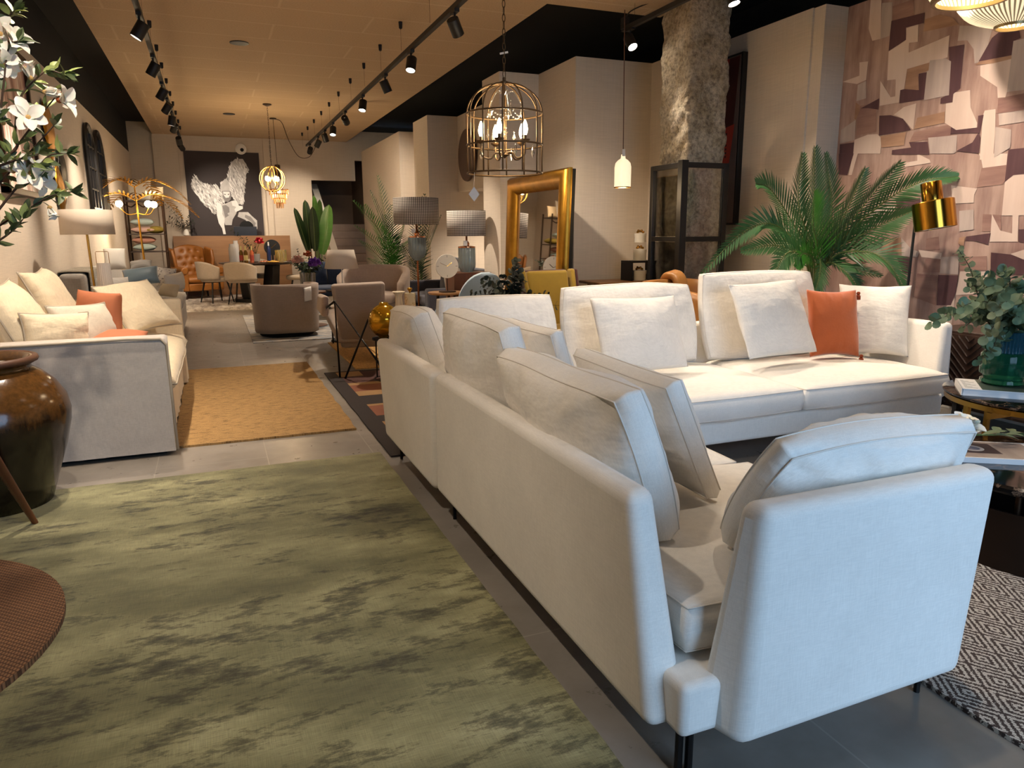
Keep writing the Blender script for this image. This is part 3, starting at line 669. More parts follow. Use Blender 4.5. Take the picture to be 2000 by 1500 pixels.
# striped rug with cut shapes
m_rs = [M('rug_charcoal', '2c2423', .95, bump=.4, bs=300), M('rug_straw', 'a27f55', .95, var=.18, stretch=(1, 12, 1), bump=.4, bs=300), M('rug_rust', '86523c', .95, bump=.4, bs=300), M('rug_brown', '4e2f2a', .95, bump=.4, bs=300)]
g = wavy_slab(.88, 2.35, 4.1, 6.95, .010, seed=6, amp=.004)
def strip(m_, x0, x1, y0, y1, z=.0112): g.m = m_; g.poly([(x0, y0, z), (x1, y0, z), (x1, y1, z), (x0, y1, z)])
for (y0, y1, k) in ((4.27, 4.45, 1), (4.45, 4.56, 2), (4.56, 4.66, 3), (4.72, 4.92, 1), (5.10, 5.42, 2), (5.42, 5.48, 1), (5.80, 5.98, 1), (5.98, 6.25, 2), (6.25, 6.35, 1)): strip(k, 1.0, 2.25, y0, y1)
strip(3, 1.0, 1.75, 6.35, 6.87); strip(1, .98, 1.2, 6.66, 6.9, .0116)
g.m = 1; a = [(1.45 + .42 * math.cos(q) * 1.0, 6.45 + .42 * math.sin(q), .0116) for q in [-PI / 2 + PI * i / 12 for i in range(13)]]
b = [(1.45 + .27 * math.cos(q), 6.52 + .27 * math.sin(q), .0116) for q in [PI / 2 - PI * i / 12 for i in range(13)]]
g.poly(a + b)
soft_rug(g, 'striped_rug', m_rs, 'charcoal rug with rust and straw stripes beside the cream sectional')
def rug_blue():
    m, t = base('abstract_grey_blue', '8b9096', .9)
    a = t.noise(t.coords((.8, 2.6, 1)), 2.2, 7, .7)
    t.color(t.ramp(a, [(.34, hexc('26282e')), (.44, hexc('77808a')), (.52, hexc('b9aea0')), (.6, hexc('5c646d')), (.72, hexc('c9bfb2'))])); return m
soft_rug(wavy_slab(.36, 2.9, 9.3, 12.6, .009, seed=7, amp=.003), 'abstract_rug', rug_blue(), 'grey blue abstract rug under the tub armchairs')
def rug_pale():
    m, t = base('pale_streaked_rug', 'c2b8ab', .9)
    a = t.noise(t.coords((3, .7, 1), .5), 2.4, 6, .7); t.color(t.ramp(a, [(.38, hexc('8d8176')), (.5, hexc('c2b8ab')), (.62, hexc('dbd2c6'))])); return m
soft_rug(wavy_slab(-.75, 2.0, 13.6, 16.9, .009, seed=8, amp=.003), 'pale_rug', rug_pale(), 'pale streaked rug under the dining table')
def rug_diamond():
    m, t = base('diamond_weave', 'b8a898', .95)
    xyz = t.new('ShaderNodeSeparateXYZ'); t.link(t.coords((7.6, 5.0, 1), 0), xyz.inputs[0])
    jit = t.math('MULTIPLY', t.math('SUBTRACT', t.noise(t.coords((1, 1, 1)), 160, 1), .5), .16)
    u = t.math('ADD', t.math('ADD', xyz.outputs[0], xyz.outputs[1]), jit); v = t.math('ADD', t.math('SUBTRACT', xyz.outputs[0], xyz.outputs[1]), jit)
    fu = t.math('ABSOLUTE', t.math('SUBTRACT', t.math('FRACT', u), .5)); fv = t.math('ABSOLUTE', t.math('SUBTRACT', t.math('FRACT', v), .5))
    d = t.math('MAXIMUM', fu, fv); rings = t.math('FRACT', t.math('ADD', t.math('MULTIPLY', d, 6.0), .25))
    k = t.math('GREATER_THAN', rings, .52)
    th = t.math('FRACT', t.math('ADD', t.math('MULTIPLY', xyz.outputs[0], 13), t.math('MULTIPLY', xyz.outputs[1], 7)))
    c = t.mix(k, hexc('43342c'), hexc('c9bcab')); c = t.mix(t.math('MULTIPLY', t.math('GREATER_THAN', th, .72), .55), c, hexc('5a463a')); t.color(c); t.bump(t.math('ADD', k, th), .6, .004); return m
soft_rug(wavy_slab(1.815, 4.2, -.6, 3.05, .013, seed=9, amp=.008, step=.03), 'diamond_rug', rug_diamond(), 'brown and ivory diamond weave rug under the round coffee tables')

# ================================================================ left wall side
m_brass = M('brushed_brass', 'b88a3c', .25, 1.0, var=.04)
m_gold = M('gold_leaf', 'a87a2c', .38, 1.0, var=.2, vs=9, bump=.4, bs=30, dist=.004)
m_bronze = M('dark_bronze', '3a2a1e', .4, .9, var=.1)
m_copper = M('polished_copper', 'b4744a', .2, 1.0, var=0)
m_leaf = M('leaf_green', '4c5a33', .5, var=.25, vs=20)
m_leaf2 = M('leaf_grey_green', '6e7a5a', .55, var=.2, vs=20)
m_euca = M('eucalyptus_leaf', '5c7355', .55, var=.22, vs=15)
m_stem = M('brown_stem', '3e2a1c', .8, var=.2)
m_gstem = M('green_stem', '5d6a35', .7, var=.2)
m_petal = M('white_petal', 'efe8da', .6, var=.04, Subsurface_Weight=.15)
m_shade = M('linen_lampshade', 'cdbfac', .9, var=.04, bump=.2, bs=300)
m_walnut = wood('walnut', '6d3f22', '3f2412', 2)
m_oak = wood('oak', 'ab8258', '8a6440', 0)
m_oakpanel = wood('oak_panel', '9a724c', '7f5a3a', 0, .5, 9)
m_darkwood = wood('dark_wood', '3d2a20', '251710', 0)
# --- big glazed jar
def jar_mat():
    m, t = base('brown_salt_glaze', '3a2413', .16)
    v = t.coords(); z = t.new('ShaderNodeSeparateXYZ'); t.link(v, z.inputs[0])
    dr = t.noise(t.coords((9, 9, .8)), 2, 4, .7)
    h = t.math('ADD', z.outputs[2], t.math('MULTIPLY', t.math('SUBTRACT', dr, .5), .22))
    c = t.ramp(h, [(.36, hexc('160e09')), (.44, hexc('23160c')), (.50, hexc('55381a'))])
    sp = t.noise(v, 45, 3); c = t.mix(1.0, c, t.ramp(sp, [(.35, (.75, .75, .75, 1)), (.7, (1.25, 1.2, 1.1, 1))]), 'MULTIPLY')
    t.color(c); t.bump(t.noise(v, 22, 4), .25, .004); return m
JX, JY = -1.07, 4.08
J = T('glazed_jar', 'big brown glazed jar holding the magnolia in the left foreground', 'jar', (JX, JY, 0))
g = G(); g.lathe([(.20, 0.002), (.225, .01), (.26, .12), (.315, .28), (.345, .40), (.352, .46), (.34, .53), (.30, .60), (.245, .655), (.215, .675), (.205, .685), (.215, .70), (.238, .712), (.24, .728), (.225, .737), (.20, .73), (.185, .70), (.19, .67)], 48, cap=False)
g.build('body', jar_mat(), J, smooth=180, world=False)
m_rim = M('unglazed_rim', '5b3a28', .5, var=.2)
g = G(); g.tube([(.226 * math.cos(a), .226 * math.sin(a), .722) for a in [2 * PI * i / 40 for i in range(40)]], .017, 8, True); g.build('rim', m_rim, J, smooth=180, world=False)
g = G(); g.lathe([(.0005, .69), (.195, .69)], 28, cap=False); g.build('filling', M('plaster_filling', 'cfcac2', .9, bump=.4, bs=30, dist=.01), J, world=False)
# --- magnolia tree in it
def leaf_quad(g, p, d, n, L_, w_, cup=.18):
    """one pointed leaf: folded along the midrib"""
    d = V(d).normalized(); n = V(n); n = (n - d * n.dot(d)).normalized(); s_ = d.cross(n)
    P = [V(p)]; rows = []
    for f, k in ((.0, .04), (.25, .75), (.5, 1), (.75, .72), (1, .03)):
        c = V(p) + d * (L_ * f) - n * (L_ * .16 * f * f)
        rows += [c - s_ * w_ * .5 * k + n * w_ * cup * k, c, c + s_ * w_ * .5 * k + n * w_ * cup * k]
    fs = []
    for i in range(4):
        a = i * 3; fs += [(a, a + 1, a + 4, a + 3), (a + 1, a + 2, a + 5, a + 4)]
    g.add(rows, fs)
rnd = random.Random(5)
def rv(r=None):
    r = r or rnd
    while True:
        v = V((r.uniform(-1, 1), r.uniform(-1, 1), r.uniform(-1, 1)))
        if .05 < v.length < 1: return v.normalized()
MG = T('magnolia_tree', 'artificial white magnolia branches rising from the big brown jar', 'plant', (JX, JY, .69))
PJ = V(MG.location)
trunk = [V((-1.13, 4.02, .70)), V((-1.10, 4.0, 1.0)), V((-1.13, 3.98, 1.35)), V((-1.10, 3.97, 1.7)), V((-1.12, 3.95, 2.05)), V((-1.05, 3.95, 2.4))]
g = G(); g.tube([p - PJ for p in spline(trunk, 5)], [.032 - .0009 * i for i in range(26)], 8); g.build('trunk', m_walnut, MG, smooth=180, world=False)
BR = [[(-0.872,3.900,1.584),(-0.788,3.900,1.651),(-0.699,3.900,1.762),(-0.590,3.900,1.896)], [(-0.907,3.950,1.478),(-0.830,3.950,1.557),(-0.730,3.950,1.658),(-0.618,3.950,1.781)], [(-0.910,3.850,1.344),(-0.778,3.850,1.497),(-0.714,3.850,1.552),(-0.636,3.850,1.641),(-0.566,3.850,1.654)],
      [(-0.930,3.900,1.279),(-0.865,3.900,1.345),(-0.761,3.900,1.407),(-0.665,3.900,1.468),(-0.576,3.900,1.492)], [(-0.909,3.800,1.258),(-0.850,3.800,1.283),(-0.788,3.800,1.331),(-0.755,3.800,1.370)], [(-0.861,3.950,1.909),(-0.798,3.950,2.038),(-0.745,3.950,2.166),(-0.728,3.950,2.229),(-0.710,3.950,2.247)],
      [(-0.849,3.850,1.749),(-0.793,3.850,1.824),(-0.736,3.850,2.063),(-0.694,3.850,2.106)], [(-0.788,3.900,1.651),(-0.756,3.900,1.759),(-0.721,3.900,1.888),(-0.644,3.900,1.977),(-0.597,3.900,2.005),(-0.546,3.900,1.992)], [(-0.796,3.820,1.601),(-0.728,3.820,1.624),(-0.684,3.820,1.594)], [(-0.886,3.900,1.552),(-0.834,3.900,1.585),(-0.755,3.900,1.614),(-0.682,3.900,1.655)]]
for bi, b in enumerate(BR):
    st_ = min(spline(trunk, 5), key=lambda p: abs(p.z - (b[0][2] - .12)))
    P = spline([tuple(st_)] + list(b), 6); n = len(P)
    g = G(); g.m = 0; g.tube([p - PJ for p in P], [.007 - .0045 * i / n for i in range(n)], 5)
    g.m = 1
    for i in range(max(6, n // 3), n, 2):
        t_ = (P[min(i + 1, n - 1)] - P[i - 1]).normalized()
        for _ in range(2):
            d = (t_ * .6 + rv() * .9); d.z += .15
            g.m = 1 if rnd.random() < .7 else 2
            leaf_quad(g, P[i] - PJ, d, rv() + V((0, -.4, .8)), rnd.uniform(.055, .085), rnd.uniform(.024, .034))
    for _ in range(4):
        g.m = 1; leaf_quad(g, P[-1] - PJ, t_ + rv() * .6, rv() + V((0, -.3, .8)), rnd.uniform(.05, .08), .028)
    g.build('branch', [m_stem, m_leaf, M('leaf_light', '93a05a', .5, var=.2, vs=20) if bi == 0 else bpy.data.materials['leaf_light']], MG, smooth=180, world=False)
def petal(g, p, d, n, L_, w_, curl=.3):
    d = V(d).normalized(); n = V(n); n = (n - d * n.dot(d)).normalized(); s_ = d.cross(n); rows = []
    K = ((0, .25), (.2, .7), (.45, 1), (.7, .95), (.9, .6), (1, .12))
    for f, k in K:
        c = V(p) + d * (L_ * f) + n * (L_ * curl * (math.sin(f * 2.6) * .6 - .12 * f))
        rows += [c - s_ * w_ * .5 * k + n * w_ * .22 * k, c - n * w_ * .03, c + s_ * w_ * .5 * k + n * w_ * .22 * k]
    g.add(rows, [q for i in range(len(K) - 1) for q in ((i * 3, i * 3 + 1, i * 3 + 4, i * 3 + 3), (i * 3 + 1, i * 3 + 2, i * 3 + 5, i * 3 + 4))])
m_center = M('flower_centre', 'b9955a', .8, var=.2); m_rustc = M('rust_calyx', '9a4a22', .8, var=.2)
FL = [((22,80), (.7, -.5, .4), .085, 1), ((5,115), (.1, -1, .1), .085, 0), ((60,150), (-.1, -.3, 1), .08, 2), ((90,180), (1, -.3, 0), .07, 3), ((118,195), (1, -.35, .1), .085, 1), ((55,228), (.3, -1, .2), .085, 0),
      ((60,338), (.3, -1, .3), .09, 0), ((25,333), (-.2, -.8, .5), .07, 2), ((80,348), (.8, -.6, -.4), .08, 0), ((98,408), (.3, -.4, -.9), .06, 2), ((5,238), (-.1, -.5, .8), .07, 3), ((0,65), (-.2, -.9, .3), .08, 0), ((12,125), (.5, -.8, -.3), .07, 0)]
FLP = [[(-0.720,3.860,2.107),(-0.760,3.860,2.033),(-0.666,3.860,1.968),(-0.616,3.860,1.909),(-0.566,3.860,1.880),(-0.695,3.860,1.803),(-0.714,3.860,1.568),(-0.780,3.860,1.577),(-0.678,3.860,1.547),(-0.658,3.860,1.416),(-0.792,3.860,1.778),(-0.757,3.860,2.133),(-0.750,3.860,2.013)]][0]
for (px, d, r, kind), p in zip(FL, FLP):
    d = V(d).normalized(); u = d.orthogonal().normalized(); w_ = d.cross(u); P = V(p) - PJ - d * .01
    g = G(); n = 6 if kind != 3 else 4; op = {0: .95, 1: .8, 2: .35, 3: .22}[kind]
    for k in range(n):
        a = 2 * PI * k / n + rnd.uniform(-.2, .2); s_ = u * math.cos(a) + w_ * math.sin(a); o2 = op * rnd.uniform(.8, 1.1)
        g.m = 0; petal(g, P, s_ * math.sin(o2 * 1.45) + d * math.cos(o2 * 1.45), d - s_ * .2, r * rnd.uniform(.85, 1.1), r * .6)
    g.m = 2 if kind == 1 else 1
    g.at(Matrix.Translation(P) @ along((0, 0, 0), d)); g.ball((0, 0, .006), .011 if kind != 1 else .014, 8)
    g.build('flower', [m_petal, m_center, m_rustc], MG, smooth=180, world=False)
# --- wooden leg of a chair at the very edge
g = G(); A, B = (-0.855,3.720,0.065), (-0.953,3.500,0.496); g.cyl((A[0], A[1], .012), B, .013, .026, 12)
CH = T('wooden_stool', 'low brown wooden stool with a slanted leg in front of the big jar', 'stool', (A[0], A[1], .011)); P = V(CH.location)
for i, p in enumerate(g.v): g.v[i] = p - P
g.build('leg', wood('teak', '6b3a1c', '4a2612', 2), CH, world=False)
g = G(); g.hexa([V(q) - P for q in ((-1.75, 3.1, .42), (-1.05, 3.1, .42), (-1.05, 3.62, .42), (-1.75, 3.62, .42), (-1.75, 3.1, .47), (-1.05, 3.1, .47), (-1.05, 3.62, .47), (-1.75, 3.62, .47))])
for i, p in enumerate(g.v): g.v[i] = V((max(p.x, -1.43 - P.x), p.y, p.z))
g.build('seat', m_walnut, CH, bevel=.01, world=False)
for q in ((-1.38, 3.14), (-1.1, 3.14), (-1.38, 3.56)):
    g = G(); g.cyl((q[0] - P.x, q[1] - P.y, .002), (q[0] - P.x, q[1] - P.y, .42 - P.z), .013, .022); g.build('leg', m_walnut, CH, world=False)
# --- things hung on the left wall
A_ = T('framed_picture', 'dark framed picture in blush and grey streaks high on the left wall', 'picture', (-1.40, 7.45, 1.60))
P = V(A_.location)
def canvas_x(parent, y0, y1, z0, z1, x, th, mf, mc, fw=.05, z=0):
    P = V(parent.location); g = G()
    for a, b, c, d in ((y0, y1, z0, z0 + fw), (y0, y1, z1 - fw, z1), (y0, y0 + fw, z0, z1), (y1 - fw, y1, z0, z1)): g.box(x, x + th, a, b, c, d)
    W(g, 'frame', mf, parent, bevel=.004)
    g = G(); g.box(x, x + th * .6, y0 + fw, y1 - fw, z0 + fw, z1 - fw); return W(g, 'canvas', mc, parent)
def blush():
    m, t = base('blush_streaks', 'c9a28e', .35)
    n = t.noise(t.coords((.3, 2.5, .35)), 2.4, 5, .6); t.color(t.ramp(n, [(.33, hexc('5b4a48')), (.43, hexc('a1766b')), (.5, hexc('d8b5a4')), (.58, hexc('efe6dc')), (.66, hexc('b98d7c'))])); return m
canvas_x(A_, 6.72, 7.95, 1.62, 2.82, -1.45, .06, m_bronze, blush(), .05)
def gold_leaf(c, w_, h, label, tip=-1, m=m_gold):
    g = G(); n = 14; y0, z0 = c
    rows = []
    for j in range(n + 1):
        f = j / n; k = math.sin(PI * min(1, f * 1.02)) ** .7 * (1 - .25 * f) + .02
        for i in range(7):
            u = -1 + 2 * i / 6
            rows.append((-1.445 + .06 * (1 - abs(u) ** .8) * k + .012 * abs(math.sin(f * 18 + abs(u) * 4)) * (abs(u) > 0) + .015,
                         y0 + u * w_ / 2 * k + .04 * math.sin(f * 3), z0 + tip * h * (f - .5) - tip * abs(u) * .05))
    g.add(rows, [(j * 7 + i, j * 7 + i + 1, j * 7 + 8 + i, j * 7 + 7 + i) for j in range(n) for i in range(6)])
    return tag(g.build('wall_leaf', m, smooth=60, solid=.006), label, 'wall decoration')
gold_leaf((8.75, 2.28), .55, .60, 'gold leaf shaped wall ornament behind the magnolia blossoms')
gold_leaf((9.2, 1.98), .42, .62, 'black leaf shaped wall ornament, the upper right of the leaf set', 1, M('black_leaf', '171310', .35, .6, var=.2, bump=.4, bs=30, dist=.004))
gold_leaf((8.95, 1.72), .40, .52, 'gold leaf shaped wall ornament below the black one')
m_mirror = M('mirror_glass', 'e8e4de', .02, 1.0, var=0)
m_aged = M('aged_black_frame', '1d1916', .5, .3, var=.2)
def arched(y0, y1, z0, z1, label):
    o = T('arched_mirror', label, 'mirror', (-1.42, (y0 + y1) / 2, z0), 0, 'arched window mirrors on the left wall'); P = V(o.location)
    r = (y1 - y0) / 2; yc = (y0 + y1) / 2
    def path(rr, zb): return [(-1.42, yc - rr, zb)] + [(-1.42, yc - rr * math.cos(PI * i / 14), z1 - r + rr * math.sin(PI * i / 14)) for i in range(15)] + [(-1.42, yc + rr, zb)]
    g = G(); g.tube(path(r, z0), .028, 6); g.tube([(-1.42, y0, z0 + .02), (-1.42, y1, z0 + .02)], .03, 6); W(g, 'frame', m_aged, o)
    for yy in (yc - r * .38, yc + r * .38): g = G(); g.box(-1.437, -1.405, yy - .012, yy + .012, z0, z1 - .1); W(g, 'muntin', m_aged, o)
    for k in range(1, 4): g = G(); g.box(-1.437, -1.407, y0, y1, z0 + (z1 - z0) * k / 4 - .01, z0 + (z1 - z0) * k / 4 + .01); W(g, 'muntin', m_aged, o)
    g = G(); g.prism([(-1.448, p[1], p[2]) for p in path(r, z0)], (.012, 0, 0)); W(g, 'glass', m_mirror, o)
arched(11.15, 11.9, 1.62, 2.74, 'nearer dark arched window mirror on the left wall')
arched(12.05, 12.85, 1.56, 2.76, 'farther dark arched window mirror on the left wall')
# --- table lamp and side table between the two sofas
ST = T('side_table', 'small oak side table squeezed between the two left sofas', 'table', (-.98, 7.32, 0))
g = G(); g.box(-.24, .24, -.2, .2, .70, .73); g.build('top', m_oak, ST, bevel=.004, world=False)
for sx in (-.21, .21):
    for sy in (-.17, .17): g = G(); g.box(sx - .014, sx + .014, sy - .014, sy + .014, 0, .70); g.build('leg', m_oak, ST, world=False)
LM = T('table_lamp', 'beige drum shade lamp on a thin brass stem above the linen sofa', 'lamp', (-1.0, 7.4, .73))
g = G(); g.lathe([(.08, 0), (.08, .012), (.01, .014)], 24); g.build('base', m_brass, LM, world=False)
g = G(); g.cyl((0, 0, .01), (-.01, 0, .62), .010); g.build('stem', m_brass, LM, world=False)
g = G(); g.lathe([(.21, .575), (.205, .785)], 36, cap=False); g.build('shade', m_shade, LM, solid=.003, smooth=60, world=False)
LN = T('ribbed_lantern', 'white ribbed lantern with a thin wire handle between the left sofas', 'lantern', (-.90, 7.30, .73))
g = G(); g.lathe([(.055, 0), (.068, .01), (.052, .30), (.05, .33), (.044, .33), (.046, .02)], 72, cap=False, flute=(24, .03)); g.build('body', M('white_ribbed_ceramic', 'cfc7bf', .6, var=.03), LN, world=False)
g = G(); g.tube([(-.05, 0, .32), (-.05, 0, .42), (-.045, 0, .43), (.045, 0, .43), (.05, 0, .42), (.05, 0, .32)], .0025, 6); g.build('handle', m_brass, LN, world=False)
g = G(); g.cyl((0, 0, .015), (0, 0, .16), .03); g.build('candle', m_petal, LN, world=False)
# --- second sofa behind, heaped with cushions
m_gsofa = fabric('pale_grey_fabric', 'b3aca2', .08, 260, .3)
GS = T('grey_sofa', 'pale grey sofa heaped with cushions behind the linen sofa', 'sofa', (-.85, 9.9, 0))
def rbox(g, x0, x1, y0, y1, z0, z1): g.box(x0, x1, y0, y1, z0, z1); return g
W(rbox(G(), -1.38, -.42, 8.25, 11.4, .1, .40), 'base', m_gsofa, GS, bevel=.04, seg=3)
W(rbox(G(), -1.42, -1.18, 8.25, 11.4, .1, .93), 'back', m_gsofa, GS, bevel=.05, seg=3)
W(rbox(G(), -1.38, -.44, 8.1, 8.3, .1, .68), 'arm', m_gsofa, GS, bevel=.05, seg=3)
W(rbox(G(), -1.38, -.44, 11.35, 11.55, .1, .68), 'arm', m_gsofa, GS, bevel=.05, seg=3)
for y in (8.3, 9.85): cushion('seat_cushion', m_gsofa, (-.80, y + .76, .45), (1, 0, 0), (0, 1, 0), .78, 1.5, .2, GS, gusset=.1, pinch=0, rnd=.05, n=14, seed=y)
for x in (-1.3, -.5):
    for y in (8.2, 11.45): g = G(); g.box(x - .03, x + .03, y - .03, y + .03, 0, .11); W(g, 'leg', m_darkwood, GS)
# throw over its back
def drape(fn, nu, nv, name, m, label, cat, solid=.008):
    g = G(); g.grid(fn, nu, nv); return tag(g.build(name, m, smooth=180, solid=solid), label, cat)
m_throw = fabric('greige_throw', '8f8573', .22, 120, .6)
def thr(u, v):
    y = 8.32 + .95 * u; s_ = v * 1.0; fold = .010 * math.sin(u * 22) + .010 * noise.noise(V((u * 6, v * 6, 2)))
    if s_ < .35: x, z = -1.160 + fold * .6, .62 + s_ * .9
    elif s_ < .65: a = (s_ - .35) / .3 * PI; x, z = -1.295 + .135 * math.cos(a), .935 + .012 * math.sin(a) + abs(fold) * .8
    else: x, z = -1.430, .935 - (s_ - .65) * .6
    return (max(x, -1.435), y, z)
drape(thr, 40, 30, 'throw_blanket', m_throw, 'greige striped throw draped over the back of the grey sofa', 'blanket')
pk = dict(pinch=.07, rnd=.0, wr=.012, n=14)
m_blue = M('petrol_satin', '62747c', .45, var=.1, Sheen_Weight=.5)
m_offw = M('off_white_cotton', 'd6cfc2', .9, var=.05, bump=.2, bs=200)
def speckle():
    m, t = base('leaf_print', 'd8d2c8', .9)
    vo = t.new('ShaderNodeTexVoronoi', Scale=26); t.link(t.coords((1, 1.8, 1)), vo.inputs['Vector'])
    t.color(t.ramp(vo.outputs['Distance'], [(.22, hexc('77706a')), (.34, hexc('d8d2c8'))])); return m
m_speck = speckle()
loose('cushion', m_blue, (-0.941,9.200,0.734), (-0.570,9.200,0.768), (-0.983,9.300,0.917), .17, 'petrol blue satin cushion standing on the grey sofa', seed=41, **pk)
loose('cushion', m_offw, (-1.232,10.000,0.886), (-0.996,10.000,0.893), (-1.224,10.150,1.131), .15, 'white cushion with dark piping at the back of the grey sofa', seed=42, **pk)
loose('cushion', m_gsofa, (-1.12, 8.6, .56), (-.80, 8.72, .56), (-1.2, 8.75, .86), .16, 'pale cushion beside the ribbed lantern on the grey sofa', seed=43, **pk)
loose('cushion', m_speck, (-0.700,10.200,0.661), (-0.467,10.200,0.641), (-0.684,10.300,0.899), .15, 'white cushion with a grey leaf print on the grey sofa', seed=44, **pk)
loose('cushion', m_offw, (-0.561,9.400,0.638), (-0.381,9.800,0.665), (-0.533,9.500,0.821), .14, 'pale grey cushion at the front edge of the grey sofa beyond the blue one', seed=45, **pk)
m_beige = M('beige_gold_cotton', 'bfae8e', .85, var=.08)
loose('cushion', m_beige, (-0.563,8.900,0.657), (-0.381,8.700,0.649), (-0.579,9.000,0.763), .12, 'beige cushion lying against the blue cushion on the grey sofa', seed=46, **pk)
loose('cushion', m_throw, (-0.975,8.500,0.665), (-0.666,8.500,0.664), (-0.971,8.700,0.767), .14, 'greige woven cushion lying in front of the blue cushion', seed=47, **pk)
loose('cushion', M('striped_grey', '8c8780', .9, stretch=(1, 20, 1), var=.3), (-1.005,10.600,0.854), (-0.736,10.600,0.868), (-1.033,10.700,0.956), .12, 'grey striped cushion behind the blue cushion', seed=48, **pk)
# --- golden palm floor lamp
GP = T('palm_floor_lamp', 'golden palm tree floor lamp with glowing bulbs beyond the grey sofa', 'lamp', (-.98, 12.5, 0))
m_bulb = emit('bulb_glow', (1, .80, .50, 1), 14)
g = G(); g.lathe([(.16, 0), (.16, .02), (.02, .03)], 24); g.build('base', m_gold, GP, world=False)
g = G(); g.tube([(0, 0, .02), (.0, 0, .8), (-.02, 0, 1.5), (-.03, 0, 2.0)], [.018, .016, .013, .01], 8); g.build('trunk', m_gold, GP, smooth=180, world=False)
def frond(path, L0, n, m, name, parent, droop=.5, wl=.018, side=None, spine=.006, gap=0.06, taper=.75, seg=3, up=(0, 0, 1), fwd=.55, mats=None):
    P = spline(path, 8); N = len(P); g = G(); g.m = 0
    n = max(14, min(n, int(sum((P[i + 1] - P[i]).length for i in range(N - 1)) * (1 - gap) / (wl * 1.9))))
    g.tube(P, [spine * (1 - .8 * i / N) + .0006 for i in range(N)], 5)
    rr = random.Random(int(abs(P[-1].x * 1000 + P[-1].z * 777)))
    for k in range(n):
        f = gap + (1 - gap) * (k + .5) / n; q = f * (N - 1); i = min(int(q), N - 2); p = P[i].lerp(P[i + 1], q - i)
        t_ = (P[i + 1] - P[i]).normalized(); s_ = t_.cross(V(up)); s_ = s_.normalized() if s_.length > .05 else V(side or (1, 0, 0)); nn = s_.cross(t_)
        Lk = L0 * (math.sin(PI * min(1, .12 + f * .88)) ** .6 * (1 - .35 * f) + .08) * rr.uniform(.9, 1.08)
        for sg in (-1, 1):
            d = (s_ * sg * (1 - fwd * .5) + t_ * fwd * (0.6 + f) + nn * .25).normalized()
            pts = []; c = p.copy(); h = t_.cross(d).normalized() if t_.cross(d).length > .01 else nn
            b = (t_ - d * t_.dot(d)).normalized()
            for j in range(seg + 1):
                w_ = wl * (.35, 1, .75, .05)[min(3, int(j * 3 / seg))] * .5
                pts += [c - b * w_, c + b * w_]
                d = (d + V((0, 0, -1)) * droop * (.18 + .2 * j / seg) * rr.uniform(.7, 1.3)).normalized(); c = c + d * (Lk / seg)
            g.m = 0 if not mats else 1
            g.add(pts, [(2 * j, 2 * j + 1, 2 * j + 3, 2 * j + 2) for j in range(seg)])
    return g.build(name, mats or m, parent, smooth=180, world=False)
for z, lst in ((2.0, ((.75, -.05), (-.55, -.25), (-.75, .3), (.3, .6))), (1.80, ((.85, -.25), (-.75, -.35), (.6, .4), (-.5, .5)))):
    for dx, dy in lst: frond([(-.03, 0, z), (dx * .3 - .03, dy * .3, z + .10), (dx * .7 - .03, dy * .7, z - .02), (dx - .03, dy, z - .25)], .22, 20, m_gold, 'frond', GP, droop=.55, wl=.03, seg=2, fwd=.5)
for dx, dy in ((-.25, -.1), (.14, -.14), (.2, .1)):
    g = G(); g.tube(spline([(-.02, 0, 1.62), (dx * .6, dy * .6, 1.60), (dx, dy, 1.70)], 5), .006, 6); a = g.build('arm', m_gold, GP, smooth=180, world=False)
    g = G(); g.ball((dx, dy, 1.75), .05, 14); g.build('bulb', m_bulb, GP, smooth=180, world=False)
def point(loc, watts, r=.04, col=(1, .72, .42)):
    L = bpy.data.lights.new('bulb', 'POINT'); L.energy = watts; L.color = col; L.shadow_soft_size = r
    o = bpy.data.objects.new('bulb', L); COL.objects.link(o); o.location = loc
point((-1.23, 12.4, 1.68), 6); point((-.84, 12.36, 1.68), 6)
# --- shelf full of cushions in the far left corner
SH = T('shelving_unit', 'dark metal shelving unit full of cushions in the far left corner', 'shelf', (-1.12, 15.5, 0))
for x in (-.31, .31):
    for y in (-.25, .25): g = G(); g.box(x - .014, x + .014, y - .014, y + .014, 0, 2.0); g.build('post', m_bronze, SH, world=False)
for z in (.35, .66, .98, 1.30, 1.9): g = G(); g.box(-.31, .31, -.25, .25, z, z + .02); g.build('shelf_board', m_darkwood, SH, world=False)
g = G(); g.tube(spline([(-.31, -.26, 1.85), (-.2, -.26, 1.80), (-.1, -.26, 1.86), (0, -.26, 1.80), (.1, -.26, 1.86), (.2, -.26, 1.80), (.31, -.26, 1.85)], 4), .012, 5); g.build('scroll_rail', m_bronze, SH, smooth=180, world=False)
cols = [('pale_mint', 'aebbb4', 1.46, .12, 'mint cushion with a diamond print stacked on the blush pink one'), ('blush_pink', 'c9a394', 1.32, .1, 'blush pink cushion under the mint one on the dark shelving unit'),
        ('mustard', '8f7a2c', 1.32, .10, 'mustard cushion at the right on the upper shelf of the dark unit'), ('dusty_rose', 'b98470', 1.13, .13, 'dusty rose cushion stacked on the sage one in the dark shelving unit'),
        ('sage', 'a8b5ab', 1.0, .11, 'sage cushion under the dusty rose one in the dark shelving unit'), ('ivory', 'd8cdbb', 1.92, .3, 'ivory cushion leaning on top of the dark shelving unit'), ('sand', 'c2a983', 1.92, .2, 'small printed cushion on top of the dark shelving unit')]
